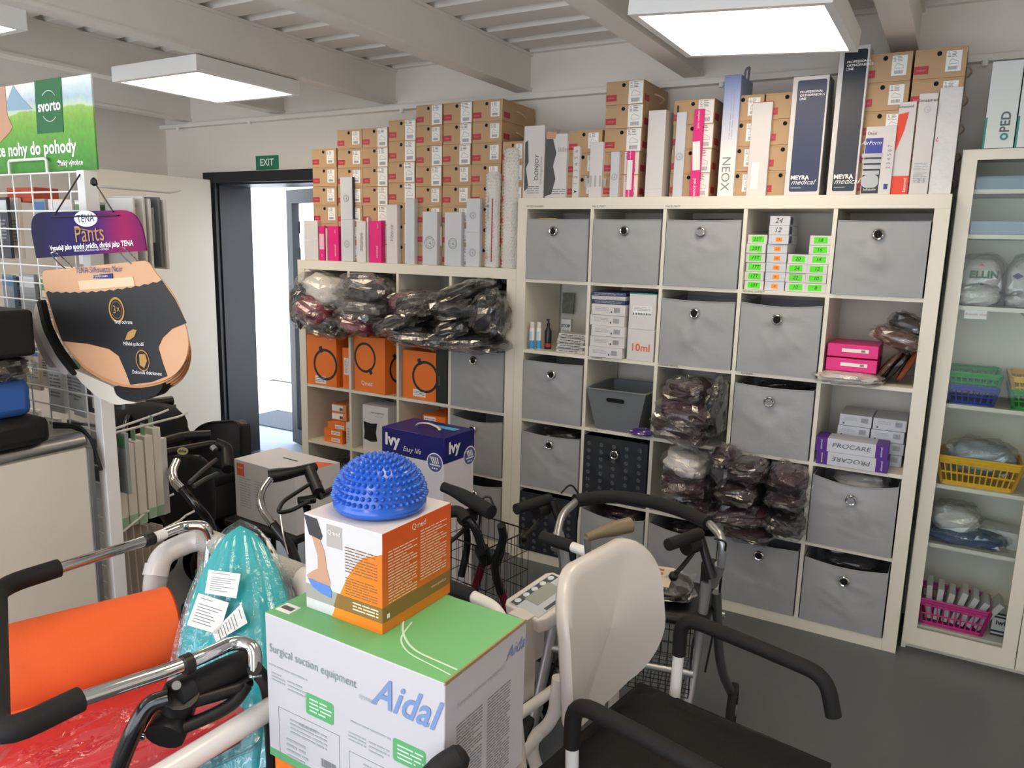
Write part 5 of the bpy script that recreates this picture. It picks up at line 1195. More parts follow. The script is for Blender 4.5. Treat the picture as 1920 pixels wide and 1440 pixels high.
for u, v in ((118, 492), (242, 482)):
    c0 = at(u, v, 'y', ay); part('metal_ring', MB().tube([c0 + Vector((.006 * math.cos(a), .028 * math.cos(a + 1.2), .028 * math.sin(a))) for a in [2 * PI * i / 16 for i in range(16)]], .0018, 6, closed=True), CHROME, t, world=True, smooth=True)

# ------------------------------------------------------------------ foreground: weighing chair
def lf(o, th):   # local frame helper: returns function mapping local to world
    c, s = math.cos(th), math.sin(th)
    return lambda x, y, z: Vector((o[0] + c * x - s * y, o[1] + s * x + c * y, z))
ch = thing('weighing_chair', 'white tubular weighing chair with black seat, black armrests and display', 'chair', (1.49, -1.775, 0), math.radians(-9))
A = lambda *p: MB().tube(*p)
CW = WPLAS
# seat cushion
mb = MB(); n = 12; vs = []; fs = []
for j in range(n + 1):
    for i in range(n + 1):
        u = i / n - .5; v = j / n - .5
        vs.append((u * .5, v * .46, .5 + .008 * noise.noise(Vector((u * 5, v * 5, 2))) - .03 * (max(abs(u), abs(v)) * 2) ** 8))
for j in range(n):
    for i in range(n): k = j * (n + 1) + i; fs.append((k, k + 1, k + n + 2, k + n + 1))
mb.add(vs, fs); mb.box(-.25, .25, -.23, .23, .43, .472)
part('seat', mb, mat('black_seat_fabric', '050505', .85, bump=.15, bs=150), ch, smooth=False, label='black fabric seat cushion')
part('seat_frame', MB().tube([(-.24, -.22, .415), (.24, -.22, .415), (.24, .22, .415), (-.24, .22, .415)], .013, 10, fr=.04, closed=True), WHITE, ch, smooth=True)
# backrest: concave rounded plate
W2, Z0, Z1 = .212, .56, .912
def outline(t_):   # rounded rect param
    pass
pts = []
for cx, cz_, r, a0 in ((W2 - .11, Z1 - .12, .11, 0), (-W2 + .11, Z1 - .12, .11, 90), (-W2 + .05, Z0 + .05, .05, 180), (W2 - .13, Z0 + .13, .13, 270)):
    for j in range(8):
        a = math.radians(a0 + j * 90 / 7); pts.append((cx + r * math.cos(a), cz_ + (r * 1.1 if a0 < 180 else r) * math.sin(a)))
mb = MB(); N = len(pts); cx0, cz0 = 0, (Z0 + Z1) / 2
def bx(y, z, t_): return -.205 - .035 * (1 - (y / W2) ** 2) - .05 * ((z - Z0) / (Z1 - Z0)) + .018 * math.sin((z - Z0) / (Z1 - Z0) * PI) + t_
rings = []
for t_, ks in ((.0, (0, .5, .85, .97)), (.008, (1.0,)), (.026, (1.0,)), (.034, (.97, .85, .5, 0))):
    for k in ks: rings.append((t_, k))
vs = []
for t_, k in rings:
    for y, z in pts:
        yy = y * k; zz = cz0 + (z - cz0) * k; vs.append((bx(yy, zz, t_), yy, zz))
fs = []
for r_ in range(len(rings) - 1):
    for i in range(N): fs.append((r_ * N + i, (r_ + 1) * N + i, (r_ + 1) * N + (i + 1) % N, r_ * N + (i + 1) % N))
part('backrest', mb.add(vs, fs), WPLAS, ch, smooth=True, label='white moulded plastic backrest')
# back support tubes
for sy in (-1, 1):
    part('back_support', MB().tube([(-.29, .10 * sy, .62), (-.30, .10 * sy, .50), (-.36, .12 * sy, .43), (-.30, .14 * sy, .36), (-.1, .18 * sy, .36), (.0, .2 * sy, .405)], .016, 12, fr=.07), WHITE, ch, smooth=True)
# rear frame with push handles
for sy in (-1, 1):
    part('push_handle', MB().tube([(-.575, .205 * sy, .805), (-.47, .205 * sy, .805)], .018, 14), FOAM, ch, smooth=True, label='black rubber push grip')
    part('rear_post', MB().tube([(-.475, .205 * sy, .805), (-.385, .205 * sy, .80), (-.35, .205 * sy, .68), (-.31, .205 * sy, .40), (-.34, .205 * sy, .10)], .0145, 12, fr=.05), WHITE, ch, smooth=True)
    part('lower_rail', MB().tube([(-.34, .20 * sy, .12), (.26, .22 * sy, .12)], .014, 10), WHITE, ch, smooth=True)
    part('arm_post', MB().tube([(-.15, .235 * sy, .42), (-.15, .245 * sy, .62)], .0145, 12), WHITE, ch, smooth=True)
    part('front_leg', MB().tube([(.24, .21 * sy, .41), (.25, .22 * sy, .10)], .014, 10), WHITE, ch, smooth=True)
    for x in (-.34, .26):
        part('castor', MB().lathe([(.012, -.012), (.045, -.011), (.05, -.004), (.05, .004), (.045, .011), (.012, .012)], 18, frame((x, .22 * sy, .05), (1, 0, 0), (0, 0, 1))).box(x - .01, x + .01, .22 * sy - .02, .22 * sy - .016, .05, .12), BLK, ch, smooth=True)
part('cross_bar', MB().tube([(-.325, -.205, .56), (-.325, .205, .56)], .013, 10), WHITE, ch, smooth=True)
# armrests (black foam tubes)
part('armrest', MB().tube([(-.15, .245, .585), (-.15, .245, .69), (.0, .245, .685), (.215, .245, .67), (.24, .245, .58)], .0185, 14, fr=.07), FOAM, ch, smooth=True, label='black foam covered armrest')
part('armrest', MB().tube([(-.15, -.245, .585), (-.15, -.245, .69), (.0, -.245, .685), (.215, -.245, .67), (.24, -.245, .58)], .0185, 14, fr=.07), FOAM, ch, smooth=True, label='black foam covered armrest')
# display console behind the backrest
cA, cB, cD = at(966, 1128, 'z', .77), at(1040, 1078, 'z', .80), at(1012, 1152, 'z', .77)
cc = (cB + cD) / 2; Mx = WM[ch.name].inverted() @ frame(cc, cB - cA, -(cD - cA)) 
Mx = WM[ch.name].inverted() @ frame(cc - Vector((0, 0, .035)), (cB - cA), Vector((0, 0, 1)).cross(cB - cA) if Vector((0, 0, 1)).cross(cB - cA).dot(cA - cD) > 0 else -Vector((0, 0, 1)).cross(cB - cA)) @ Matrix.Diagonal((.85, .85, 1, 1))
cs = part('display_console', MB().prism([(-.1, -.065), (-.075, -.08), (.075, -.08), (.1, -.065), (.1, .065), (.08, .08), (-.08, .08), (-.1, .065)], 0, .035, Mx), WPLAS, ch, bevel=.004)
Mc = Mx @ Matrix.Translation((0, 0, .0355))
part('key_panel', MB().box(-.088, .088, -.06, .06, 0, .001, Mc), mat('pale_blue_keypad', 'BFC7CE', .4), cs)
part('lcd', MB().box(-.05, .05, -.02, .035, .001, .002, Mc), mat('lcd_grey', '9BA39A', .2), cs)
part('keys', MB().box(-.085, .085, .030, .056, .001, .0018, Mc).box(-.05, .05, -.056, -.044, .001, .0018, Mc), mat('slate_keys', '4A525C', .4), cs)
kk = MB()
for i in range(5): kk.prism([(x + (-.068 + .034 * i), y + .043) for x, y in disc(.010, 12)], .0018, .003, Mc)
part('key_buttons', kk, mat('pale_keys', 'D6DBE0', .4), cs)
part('console_bracket', MB().box(-.40, -.345, -.16, -.12, .56, .77), WPLAS, ch)
part('control_box', Wd(-.45, -.36, -.19, -.06, .63, .72), WPLAS, ch, bevel=.008)
part('rating_plate', Wd(-.43, -.385, -.1915, -.19, .65, .695), INK, ch)
part('tilt_strut', MB().tube([(-.34, -.19, .42), (-.30, .05, .56)], .013, 10), WHITE, ch, smooth=True)

# ------------------------------------------------------------------ cartons in the foreground
def ang_carton(name, label, w, d, h, a, rz, m, **k):
    """a = front-left bottom corner in world, rotated about it"""
    c, s = math.cos(rz), math.sin(rz); cx = a[0] + c * w / 2 - s * d / 2; cy = a[1] + s * w / 2 + c * d / 2
    return carton(name, label, 'box', w, d, h, (cx, cy, a[2]), m, rz, None, **k)
rA = math.radians(-1.8)
A0 = (.866, -2.416, .66)
t, b = ang_carton('orange_carton', 'orange carton under the big white and green box', .40, .235, .33, (.870, -2.408, .3305), rA, ORANGE)
t, b = ang_carton('orange_carton', 'lowest orange carton of the pile standing on the floor', .40, .235, .33, (.870, -2.408, .0), rA, ORANGE)
t, b = ang_carton('equipment_carton', 'large white carton with a green top and blue script lettering',   .413, .247, .29, A0, rA, mat('lilac_white_carton', 'CCC8CC', .5, var=.02), bevel=.002)
w, d, h = b
LGR = ramp_mat('light_green_print', 'X', [(0, '66AE6E'), (.5, '70B877'), (1, '7CC382')], .4, 2.4, .5)
GB = mat('mid_green_print', '63AE72', .45); SCR = mat('soft_blue_ink', '7C97C6', .5)
sticker(t, b, '+z', 0, 0, w - .002, d - .002, LGR, 'green_lid')
for k in range(2):
    part('white_swoosh', MB().tube([fmat(b, '+z', x, y, .0012) @ Vector((0, 0, 0)) for x, y in ((.02 + .02 * k, .0), (.05 + .01 * k, -.04 - .02 * k), (.10, -.075 - .012 * k), (.2, -.082 - .018 * k))], .0022 - .0006 * k, 4, fr=.05, flat=.2), mat('mint_white_print', 'CFF0CF', .5), t)
st = sticker(t, b, '+z', -.182, -.09, .036, .03, PAPER, 'barcode_label', out=.0009); barcode(t, b, '+z', -.182, -.09, .028, .012, out=.0016)
part('open_flap', MB().box(w / 2 - .002, w / 2 + .001, -d / 2, d / 2, h - .004, h + .002), mat('kraft_edge', 'A98C66'), t)
write(t, b, '-y', -.088, .224, 'Surgical suction equipment', .0235, mat('slate_green_ink', '8C9C98', .5), sx=.83)
write(t, b, '-y', .046, .206, 'systems', .013, LINK)
write(t, b, '-y', .122, .226, 'Aidal', .076, SCR, shear=.45, bold=.0012, sx=.85)
for k, (u, v) in enumerate(((-.07, .145), (.135, .135))):
    sticker(t, b, '-y', u, v, .07, .042, GB, 'green_panel', r=.006); lines(t, b, '-y', u + .003, v, .055, .03, 4, mat('pale_green_ink', 'CDE8CF'), seed=k)
for u, v, ww, hh, n_ in ((-.15, .19, .10, .008, 1), (-.175, .168, .035, .02, 3), (-.125, .163, .05, .024, 3), (.05, .15, .09, .008, 1), (.02, .12, .04, .02, 3), (.07, .118, .045, .024, 3)):
    lines(t, b, '-y', u, v, ww, hh, n_, LINK, seed=int(u * 999), th_=.35)
for (u, v, ww, hh, sd_) in ((-.10, .055, .155, .11, 1), (.085, .045, .17, .09, 2)):
    M = fmat(b, '-y', u, v, .0002); fr_ = MB(); e = .0006
    fr_.box(-ww / 2, ww / 2, -hh / 2, -hh / 2 + e, 0, .0005, M).box(-ww / 2, ww / 2, hh / 2 - e, hh / 2, 0, .0005, M).box(-ww / 2, -ww / 2 + e, -hh / 2, hh / 2, 0, .0005, M).box(ww / 2 - e, ww / 2, -hh / 2, hh / 2, 0, .0005, M)
    part('printed_frame', fr_, GINK, t); lines(t, b, '-y', u, v + hh * .25, ww * .6, hh * .3, 4, LINK, seed=sd_); lines(t, b, '-y', u - .03, v - .02, ww * .35, hh * .4, 4, LINK, seed=sd_ + 5)
barcode(t, b, '-y', -.05, .04, .035, .016, GINK); write(t, b, '-y', -.10, .095, 'AIDAL ATT', .009, GINK)
part('printed_arrow', MB().prism([(-.008, -.003), (0, -.003), (0, -.008), (.009, 0), (0, .008), (0, .003), (-.008, .003)], 0, .0005, fmat(b, '-y', -.008, .045, .0002)), GINK, t)
sticker(t, b, '-y', 0, .008, w - .002, .016, GB, 'green_band')
write(t, b, '+x', -.02, .235, 'Surgical suction equipment', .013, LINK); write(t, b, '+x', .09, .252, 'Aidal', .034, SCR, shear=.4)
for u in (-.055, .035): lines(t, b, '+x', u, .115, .075, .17, 30, GINK, seed=int(u * 100), th_=.3)
# orange and white carton with the blue ball on it
rB = math.radians(-1.3)
t, b = ang_carton('orange_picture_carton', 'white and orange carton with a foot picture, under the blue spiky ball', .186, .199, .185, (.915, -2.360, .9505), rB, CARDW, bevel=.001)
w, d, h = b
OR1 = ramp_mat('amber_print', 'X', [(0, 'F6C14A'), (.4, 'F0921E'), (1, 'EC7A14')], .4, 4, .6); OR2 = ramp_mat('burnt_orange_print', 'Z', [(0, 'E8841A'), (.35, 'D96A1C'), (1, 'E2571A')], .4, 5.4, 0)
M = fmat(b, '-y', 0, 0, .0002)
arc = [(w / 2, .0)] + [(w / 2, .148)] + [(w / 2 - .02 - .10 * (i / 10) ** .8, .14 - .14 * (i / 10) ** 1.5) for i in range(11)]
part('orange_arc_print', MB().prism(arc[::-1], 0, .0006, M), OR1, t)
sticker(t, b, '+x', 0, h / 2, d - .001, h - .001, OR2, 'orange_panel')
OLV = mat('olive_band_print', '8C6A30', .45)
sticker(t, b, '-y', 0, .035, w - .001, .028, mat('grey_band_print', 'A5A39C', .45), 'grey_band', out=.0005); M = fmat(b, '-y', 0, 0, .0007); part('olive_band', MB().prism([(w / 2, .021), (w / 2, .049), (-.012, .049), (-.022, .021)][::-1], 0, .0006, M), OLV, t)
sticker(t, b, '+x', 0, .035, d - .001, .028, OLV, 'olive_band', out=.0009)
lines(t, b, '-y', .055, .036, .06, .018, 3, mat('cream_ink', 'F2E6C8'), seed=3, out=.0018); write(t, b, '+x', .06, .036, 'www.qmed.cz', .008, mat('cream_ink', 'F2E6C8')); sticker(t, b, '+x', -.085, .03, .007, .008, PAPER, 'small_icon', out=.0012)
sticker(t, b, '-y', -.018, .155, .038, .042, mat('warm_grey_print', 'B3ADA9', .5), 'grey_logo_panel'); write(t, b, '-y', -.018, .162, 'Qmed', .012, WINK)
write(t, b, '+x', .0, .172, 'Qmed', .016, mat('cream_ink', 'F2E6C8'))
for u, v, ww, hh, n_, s_ in ((.045, .12, .075, .05, 9, 1), (.045, .07, .075, .035, 7, 2)): lines(t, b, '-y', u, v, ww, hh, n_, mat('brown_ink', '7A6048'), seed=s_, th_=.3)
for u in (-.045, .045): lines(t, b, '+x', u, .1 + (.01 if u > 0 else 0), .08, .1, 18, mat('cream_ink', 'F2E6C8'), seed=int(u * 100), th_=.28)
M = fmat(b, '-y', 0, 0, .0006)
leg_ = [(-.088, .183), (-.062, .18), (-.045, .14), (-.058, .135), (-.075, .14)]
part('legging_picture', MB().prism([(-.092, .182), (-.060, .180), (-.047, .150), (-.050, .142), (-.080, .146)][::-1], 0, .0006, M), mat('charcoal_print', '3A3A3E', .5), t)
part('leg_picture', MB().prism([(-.074, .146), (-.053, .142), (-.042, .12), (-.038, .09), (-.030, .066), (-.031, .058), (-.06, .058), (-.088, .062), (-.088, .066), (-.072, .078), (-.060, .085), (-.060, .11)][::-1], 0, .0005, M), SKIN, t)
part('ball_picture', MB().prism([(-.086, .060), (-.032, .058), (-.026, .048), (-.028, .036), (-.05, .038), (-.075, .046)][::-1], 0, .0009, M), mat('blue_ball_print', '5C88D2', .5), t)
# ball
BLUE = mat('glossy_blue_rubber', '2560C8', .22, coat=.3)
bc = Vector((1.012, -2.262, .9505 + .186)); t = thing('massage_ball', 'blue half dome massage cushion covered with rubber spikes', 'massage ball', bc)
R_ = .082
prof = [(0, .001), (.07, .001), (.082, .004), (.0865, .010), (.0865, .017), (.083, .021)] + [(R_ * math.cos(a), .021 + R_ * math.sin(a) * .93) for a in [math.radians(5 + i * 8.5) for i in range(10)]] + [(0.0001, .021 + R_ * .93)]
part('dome', MB().lathe(prof, 56), BLUE, t, smooth=True)
cone = MB().lathe([(.0048, -.002), (.0042, .002), (.0032, .006), (.0016, .0085), (0.0001, .009)], 10)
proto = None; cnt = 0
for j in range(10):
    el = math.radians(6 + j * 9); nn = max(1, int(round(2 * PI * R_ * math.cos(el) / .0118)))
    for i in range(nn):
        az = 2 * PI * (i + .5 * (j % 2)) / nn; nrm = Vector((math.cos(el) * math.cos(az), math.cos(el) * math.sin(az), math.sin(el)))
        pos = Vector((nrm.x * R_, nrm.y * R_, .021 + nrm.z * R_ * .93))
        Mq = Matrix.Translation(pos) @ nrm.to_track_quat('Z', 'Y').to_matrix().to_4x4()
        if proto is None: proto = part('spike', cone, BLUE, t, smooth=True); o = proto
        else: o = proto.copy(); C.objects.link(o); o.parent = t
        o.matrix_local = Mq; cnt += 1
# lidded white box with blue top
rI = math.radians(-3)
t, b = ang_carton('lidded_carton', 'tall white carton with a royal blue top and a carry handle', .354, .22, .80, (-.279, -.701, 0), rI, mat('pale_lilac_white_carton', 'E4E1E8', .5), bevel=.002)
w, d, h = b
part('blue_lid', MB().box(-w / 2 - .0015, w / 2 + .0015, -d / 2 - .0015, d / 2 + .0015, h - .115, h + .002), DBLUE, t, bevel=.002)
b2 = (w + .003, d + .003, h + .002)
write(t, b2, '-y', -.115, h - .052, 'Ivy', .075, WINK, bold=.003); write(t, b2, '-y', .0, h - .08, 'Easy life', .032, WINK, shear=.3); write(t, b2, '+x', -.04, h - .052, 'Ivy', .07, WINK, bold=.003)
for f_, u in (('-y', .13), ('+x', .075)):
    M = fmat(b2, f_, u, h - .115, .0008); e = part('round_emblem', MB().prism(disc(.045, 28), 0, .0006, M), WINK, t); part('emblem_face', MB().prism(disc(.040, 28), .0006, .0010, M), mat('emblem_lilac', '5A5F9E', .4), e)
    em = MB()
    for k in range(4): em.prism([(-.026 + .012 * k, .026 - .0 * k), (-.02 + .012 * k, .027), (-.006 + .010 * k, -.002), (-.012 + .010 * k, -.002)], .0010, .0014, M)
    em.box(-.028, .030, -.012, -.006, .001, .0014, M)
    for k in range(3): em.prism([(x - .012 + .012 * k, y - .024) for x, y in disc(.004, 10)], .001, .0014, M)
    part('emblem_marks', em, WINK, e)
lines(t, b, '-y', -.07, h - .155, .13, .03, 2, LINK, seed=4)
M = fmat(b2, '+z', 0, 0, 0); part('carry_handle', MB().tube([M @ Vector(p) for p in ((-.07, 0, -.002), (-.055, 0, .012), (0, 0, .022), (.055, 0, .012), (.07, 0, -.002))], .009, 8, fr=.03, flat=.4), WPLAS, t, smooth=True); sticker(t, b2, '+z', .07, .045, .12, .04, mat('cyan_tape', '59B6DE', .5), 'cyan_tape')
# white box with the orange square
t = thing('low_stool', 'low dark stool under the white carton with the orange square', 'stool', (-.74, -.86, 0))
part('seat', Wd(-.24, .22, -.16, .14, .28, .318), BLK, t, bevel=.01)
for sx in (-.2, .18):
    for sy in (-.12, .1): part('leg', MB().tube([(sx, sy, 0), (sx, sy, .29)], .014, 8), BLKM, t)
t, b = ang_carton('square_logo_carton', 'white carton with an orange square logo, standing near the doorway', .43, .265, .282, (-.958, -.964, .3185), math.radians(-4), CARDW, bevel=.002)
w, d, h = b
sticker(t, b, '-y', -w / 2 + .045, h - .045, .055, .06, mat('coral_print', 'E5653A', .5), 'orange_square'); write(t, b, '-y', -w / 2 + .045, h - .035, 'Qmed', .014, WINK)
for u in (-.14, -.03): lines(t, b, '-y', u, .13, .08, .15, 12, LINK, seed=int(u * 100), th_=.35)
sticker(t, b, '-y', .06, h - .03, .03, .025, PAPER, 'label_sticker'); part('orange_corner_print', MB().prism([(w / 2 - .002, -d / 2 + .04), (w / 2 - .002, d / 2 - .03), (w / 2 - .09, d / 2 - .06), (w / 2 - .09, -d / 2 + .03)], 0, .0006, fmat(b, '+z', 0, 0, .0002)), mat('coral_print', 'E5653A', .5), t)
part('lid_slot', MB().box(-.05, .05, -.004, .004, 0, .001, fmat(b, '+z', 0, .02, .0002)), HOLE, t)
part('figure_print', MB().prism([(-.012, -.03), (.01, -.02), (.02, .02), (0, .03), (-.015, .015), (.002, 0)], 0, .0006, fmat(b, '+x', 0, .2, .0002)), mat('tan_print', 'C79A5A', .5), t)
lines(t, b, '+x', 0, .08, .12, .03, 3, GINK)

# ------------------------------------------------------------------ walkers and rollators
def wheel(p, ax, r, w, parent, hub=GINK):
    u = Vector(ax).normalized(); M = Matrix.Translation(p) @ u.to_track_quat('Z', 'Y').to_matrix().to_4x4()
    o = part('wheel', MB().lathe([(r * .72, -w * .5), (r * .95, -w * .5), (r, -w * .2), (r, w * .2), (r * .95, w * .5), (r * .72, w * .5), (r * .72, -w * .5)], 26, M), FOAM, parent, world=True, smooth=True)
    mb = MB().lathe([(.012, -w * .6), (.018, -w * .6), (.018, w * .6), (.012, w * .6)], 14, M)
    for k in range(6): mb.box(.012, r * .74, -.006, .006, -w * .25, w * .25, M @ Matrix.Rotation(k * PI / 3, 4, 'Z'))
    part('spokes', mb, hub, o, world=True)
def basket_wire(p0, ux, uy, w, d, h, parent, step=.022):
    ux = Vector(ux).normalized(); uy = Vector(uy).normalized(); p0 = Vector(p0); mb = MB(); Z = Vector((0, 0, 1))
    c = lambda a, b_, z: p0 + ux * a + uy * b_ + Z * z
    for z in [h] + [h * k / 4 for k in range(4)]:
        mb.tube([c(-w / 2, -d / 2, z), c(w / 2, -d / 2, z), c(w / 2, d / 2, z), c(-w / 2, d / 2, z)], .0028 if z == h else .0016, 5, closed=True)
    n = int(w / step)
    for i in range(n + 1):
        a = -w / 2 + w * i / n; mb.tube([c(a, -d / 2, h), c(a, -d / 2, 0), c(a, d / 2, 0), c(a, d / 2, h)], .0014, 4)
    n = int(d / step)
    for i in range(n + 1):
        a = -d / 2 + d * i / n; mb.tube([c(-w / 2, a, h), c(-w / 2, a, 0), c(w / 2, a, 0), c(w / 2, a, h)], .0014, 4)
    return part('wire_basket', mb, BLKM, parent, world=True, label='black wire basket')
def T(parent, name, pts, r, m, fr=.04, n=12, label=None, rad=None):
    return part(name, MB().tube(pts, r, n, fr=fr, rad=rad), m, parent, world=True, smooth=True, label=label)
def brake(parent, p, d, down, L_=.11):
    """brake lever under a grip: housing + curved lever with ball end"""
    p = Vector(p); d = Vector(d).normalized(); dn = Vector(down)
    T(parent, 'brake_housing', [p, p + d * .05], .024, BLK, 0)
    o = T(parent, 'brake_lever', [p + dn * .015, p + d * .05 + dn * .05, p + d * L_ + dn * .075], .007, BLK, .04)
    part('lever_ball', MB().lathe([(.0001, -.015), (.010, -.011), (.0145, 0), (.010, .011), (.0001, .015)], 14, Matrix.Translation(p + d * L_ + dn * .075)), BLK, o, world=True, smooth=True)

# silver rollator behind the weighing chair
V = Vector
s = thing('rollator', 'silver rollator with padded back strap, seat and wire basket behind the white chair', 'rollator', (1.15, -1.15, 0), 0, None)
LH = V((.905, -1.30, .77)); RH = V((1.385, -1.16, .77))
T(s, 'frame_tube', [at(1352, 1062, 'z', .70), at(1357, 1010, 'z', .79), at(1330, 982, 'z', .80)], .0125, ALU, .05)
T(s, 'frame_tube', [at(1040, 1030, 'z', .72), at(1052, 965, 'z', .79), at(1083, 938, 'z', .80)], .0125, ALU, .05)
T(s, 'back_strap', [at(1078, 939, 'z', .80), at(1135, 930, 'z', .80), at(1205, 936, 'z', .80), at(1280, 957, 'z', .80), at(1328, 981, 'z', .80)], .022, FOAM, .06, 16, 'black foam padded back strap')
T(s, 'leg_tube', [at(1350, 1060, 'z', .70), at(1335, 1095, 'z', .62)], .017, ALU, 0)
rt = at(1325, 1090, 'z', .63)
T(s, 'leg_tube', [rt, at(1303, 1240, 'z', .36), V((1.33, -1.30, .10))], .0175, ALU, .1)
T(s, 'leg_tube', [rt + V((.02, .05, -.05)), V((1.375, -1.02, .30)), V((1.40, -.90, .14))], .015, mat('dark_grey_aluminium', '6E7174', .4, .8), .1)
lt = V((.93, -1.26, .63))
T(s, 'leg_tube', [V((.90, -1.27, .74)), lt, V((.90, -1.42, .10))], .0175, ALU, .1)
T(s, 'leg_tube', [lt + V((-.01, .06, -.05)), V((.92, -1.05, .30)), V((.93, -.95, .14))], .015, ALU, .1)
T(s, 'cross_tube', [V((.93, -1.22, .48)), V((1.37, -1.12, .48))], .011, ALU, 0); T(s, 'cross_tube', [V((.95, -1.0, .46)), V((1.37, -.98, .46))], .011, ALU, 0)
T(s, 'cross_tube', [V((.91, -1.34, .38)), V((1.35, -1.24, .38))], .011, ALU, 0)
part('folding_bracket', MB().box(-.016, .016, -.024, .024, -.05, .05, Matrix.Translation(at(1327, 1080, 'z', .64))), BLK, s, world=True)
sc = V((1.16, -1.10, .52)); Ms = Matrix.Translation(sc) @ Matrix.Rotation(.2, 4, 'Z') @ Matrix.Rotation(.1, 4, 'X')
part('seat', blob_mb(.195, .12, .022, 5, .02, .35, M=Ms), BLK, s, world=True, smooth=True, label='black padded seat')
basket_wire((1.15, -1.16, .30), (1, .2, 0), (-.2, 1, 0), .34, .24, .17, s)
for p in ((1.33, -1.30, .09), (.90, -1.42, .09), (1.40, -.90, .09), (.93, -.95, .09)): wheel(V(p), (1, .15, 0), .09, .028, s)
for (u0, v0, z0, u1, v1, z1) in ((1290, 1040, .745, 1312, 990, .80), (985, 945, .79, 1018, 940, .80)):
    a = at(u0, v0, 'z', z0); b3 = at(u1, v1, 'z', z1)
for a, d_ in ((at(1312, 1000, 'z', .79), V((-.05, -.14, 0))), (at(1030, 935, 'z', .80), V((-.04, -.15, .0)))):
    T(s, 'hand_grip', [a + V((0, .0, 0)), a + d_ * .55, a + d_], .018, FOAM, .02, 14, 'black moulded hand grip'); brake(s, a + d_ * .1 + V((0, 0, -.03)), d_, V((0, 0, -1)), .10)
T(s, 'grip_post', [at(1310, 995, 'z', .79), at(1335, 1085, 'z', .66)], .014, BLK, 0); T(s, 'grip_post', [at(1035, 938, 'z', .8), at(1052, 985, 'z', .72)], .014, BLK, 0)
T(s, 'brake_cable', [at(1340, 1010, 'z', .79), at(1362, 1015, 'z', .80), at(1355, 1060, 'z', .68), at(1345, 1150, 'z', .5), at(1322, 1260, 'z', .3)], .0032, BLK, .05, 6)
T(s, 'brake_cable', [at(1052, 925, 'z', .82), at(1070, 905, 'z', .85), at(1088, 930, 'z', .8), at(1082, 975, 'z', .7)], .0032, BLK, .04, 6)
t = bag('crumpled clear bag with a white and red printed sheet on the rollator seat', None, (1.15, -1.10, .565), (.13, .085, .018), (0, -.05, .2), mat('dark_packet', '3A3836', .4), 150, tail=True, cat='packet')
part('printed_sheet', MB().prism([(-.12, -.07), (.07, -.07), (.07, .08), (-.12, .08)], .026, .028, Matrix.Rotation(.2, 4, 'Z')), mat('cream_paper', 'E6D8C2', .6), t); rp = MB()
for k in range(4):
    for q in range(4): rp.box(-.09 + q * .035, -.065 + q * .035, -.045 + k * .03, -.03 + k * .03, .028, .0288, Matrix.Rotation(.2, 4, 'Z'))
part('red_print', rp, mat('coral_ink', 'D96A55', .6), t, kind='stuff')
# tan handle
t = thing('cane_handle', 'tan plastic cane handle behind the white backrest', 'walking cane', (1.12, -1.45, 0)); p0, p1 = at(1100, 1008, 'z', .86), at(1182, 984, 'z', .88)
T(t, 'handle', [p0, p0.lerp(p1, .4) + V((0, 0, .004)), p1], .02, mat('tan_plastic', '7E7058', .4), .03, 12, rad=[.012, .022]); T(t, 'shaft', [p0, V((p0.x + .02, p0.y + .06, .55)), V((p0.x + .05, p0.y + .12, 0.0))], .010, ALU, .02)

# dark red rollator
s = thing('rollator', 'dark red rollator with black grips and wire basket, left of the silver one', 'rollator', (.68, -1.33, 0))
T(s, 'hand_grip', [V((.50, -1.33, .83)), V((.56, -1.33, .82)), V((.72, -1.38, .80))], .021, FOAM, .04, 14, 'black foam hand grip', rad=[.017, .024])
T(s, 'hand_grip', [at(838, 960, 'z', .80), at(862, 958, 'z', .80), at(874, 975, 'z', .78)], .019, FOAM, .02)
T(s, 'frame_tube', [at(940, 985, 'z', .79), at(945, 1010, 'z', .74), at(925, 1060, 'z', .64), at(938, 1110, 'z', .52)], .0135, BLKM, .06)
T(s, 'frame_tube', [at(862, 958, 'z', .80), at(890, 985, 'z', .76), at(905, 1030, 'z', .68)], .0135, BLKM, .05)
T(s, 'red_tube', [at(908, 1045, 'z', .62), at(886, 1120, 'z', .46), V((.60, -1.42, .12))], .0135, mat('maroon_metal', '7A1F38', .3, .6), .05, label='maroon painted tube')
T(s, 'red_tube', [at(925, 1060, 'z', .60), V((.83, -1.25, .12))], .0135, mat('maroon_metal', '7A1F38', .3, .6), 0, label='maroon painted tube')
T(s, 'joint', [at(903, 1030, 'z', .67), at(912, 1050, 'z', .62)], .024, BLK, 0); brake(s, V((.64, -1.36, .77)), (-.3, -1, 0), V((0, 0, -1)))
T(s, 'brake_lever', [at(872, 975, 'z', .76), at(878, 1020, 'z', .66), at(865, 1080, 'z', .55)], .012, BLK, .05)
T(s, 'brake_cable', [at(938, 990, 'z', .78), at(948, 1030, 'z', .7), at(930, 1075, 'z', .6)], .0032, BLK, .05, 6); T(s, 'basket_hook', [at(897, 1010, 'z', .68), at(900, 970, 'z', .75), at(905, 932, 'z', .82), at(918, 930, 'z', .82), at(926, 948, 'z', .8)], .004, BLKM, .02, 8)
basket_wire((.58, -1.26, .40), (1, -.15, 0), (.15, 1, 0), .30, .22, .28, s, .03)
for p in ((.60, -1.44, .09), (.83, -1.24, .09), (.48, -1.15, .09), (.80, -1.02, .09)): wheel(V(p), (1, -.1, 0), .09, .026, s)
T(s, 'frame_tube', [V((.60, -1.40, .30)), V((.48, -1.15, .12))], .012, BLKM, 0); T(s, 'frame_tube', [V((.78, -1.28, .30)), V((.80, -1.02, .12))], .012, BLKM, 0)
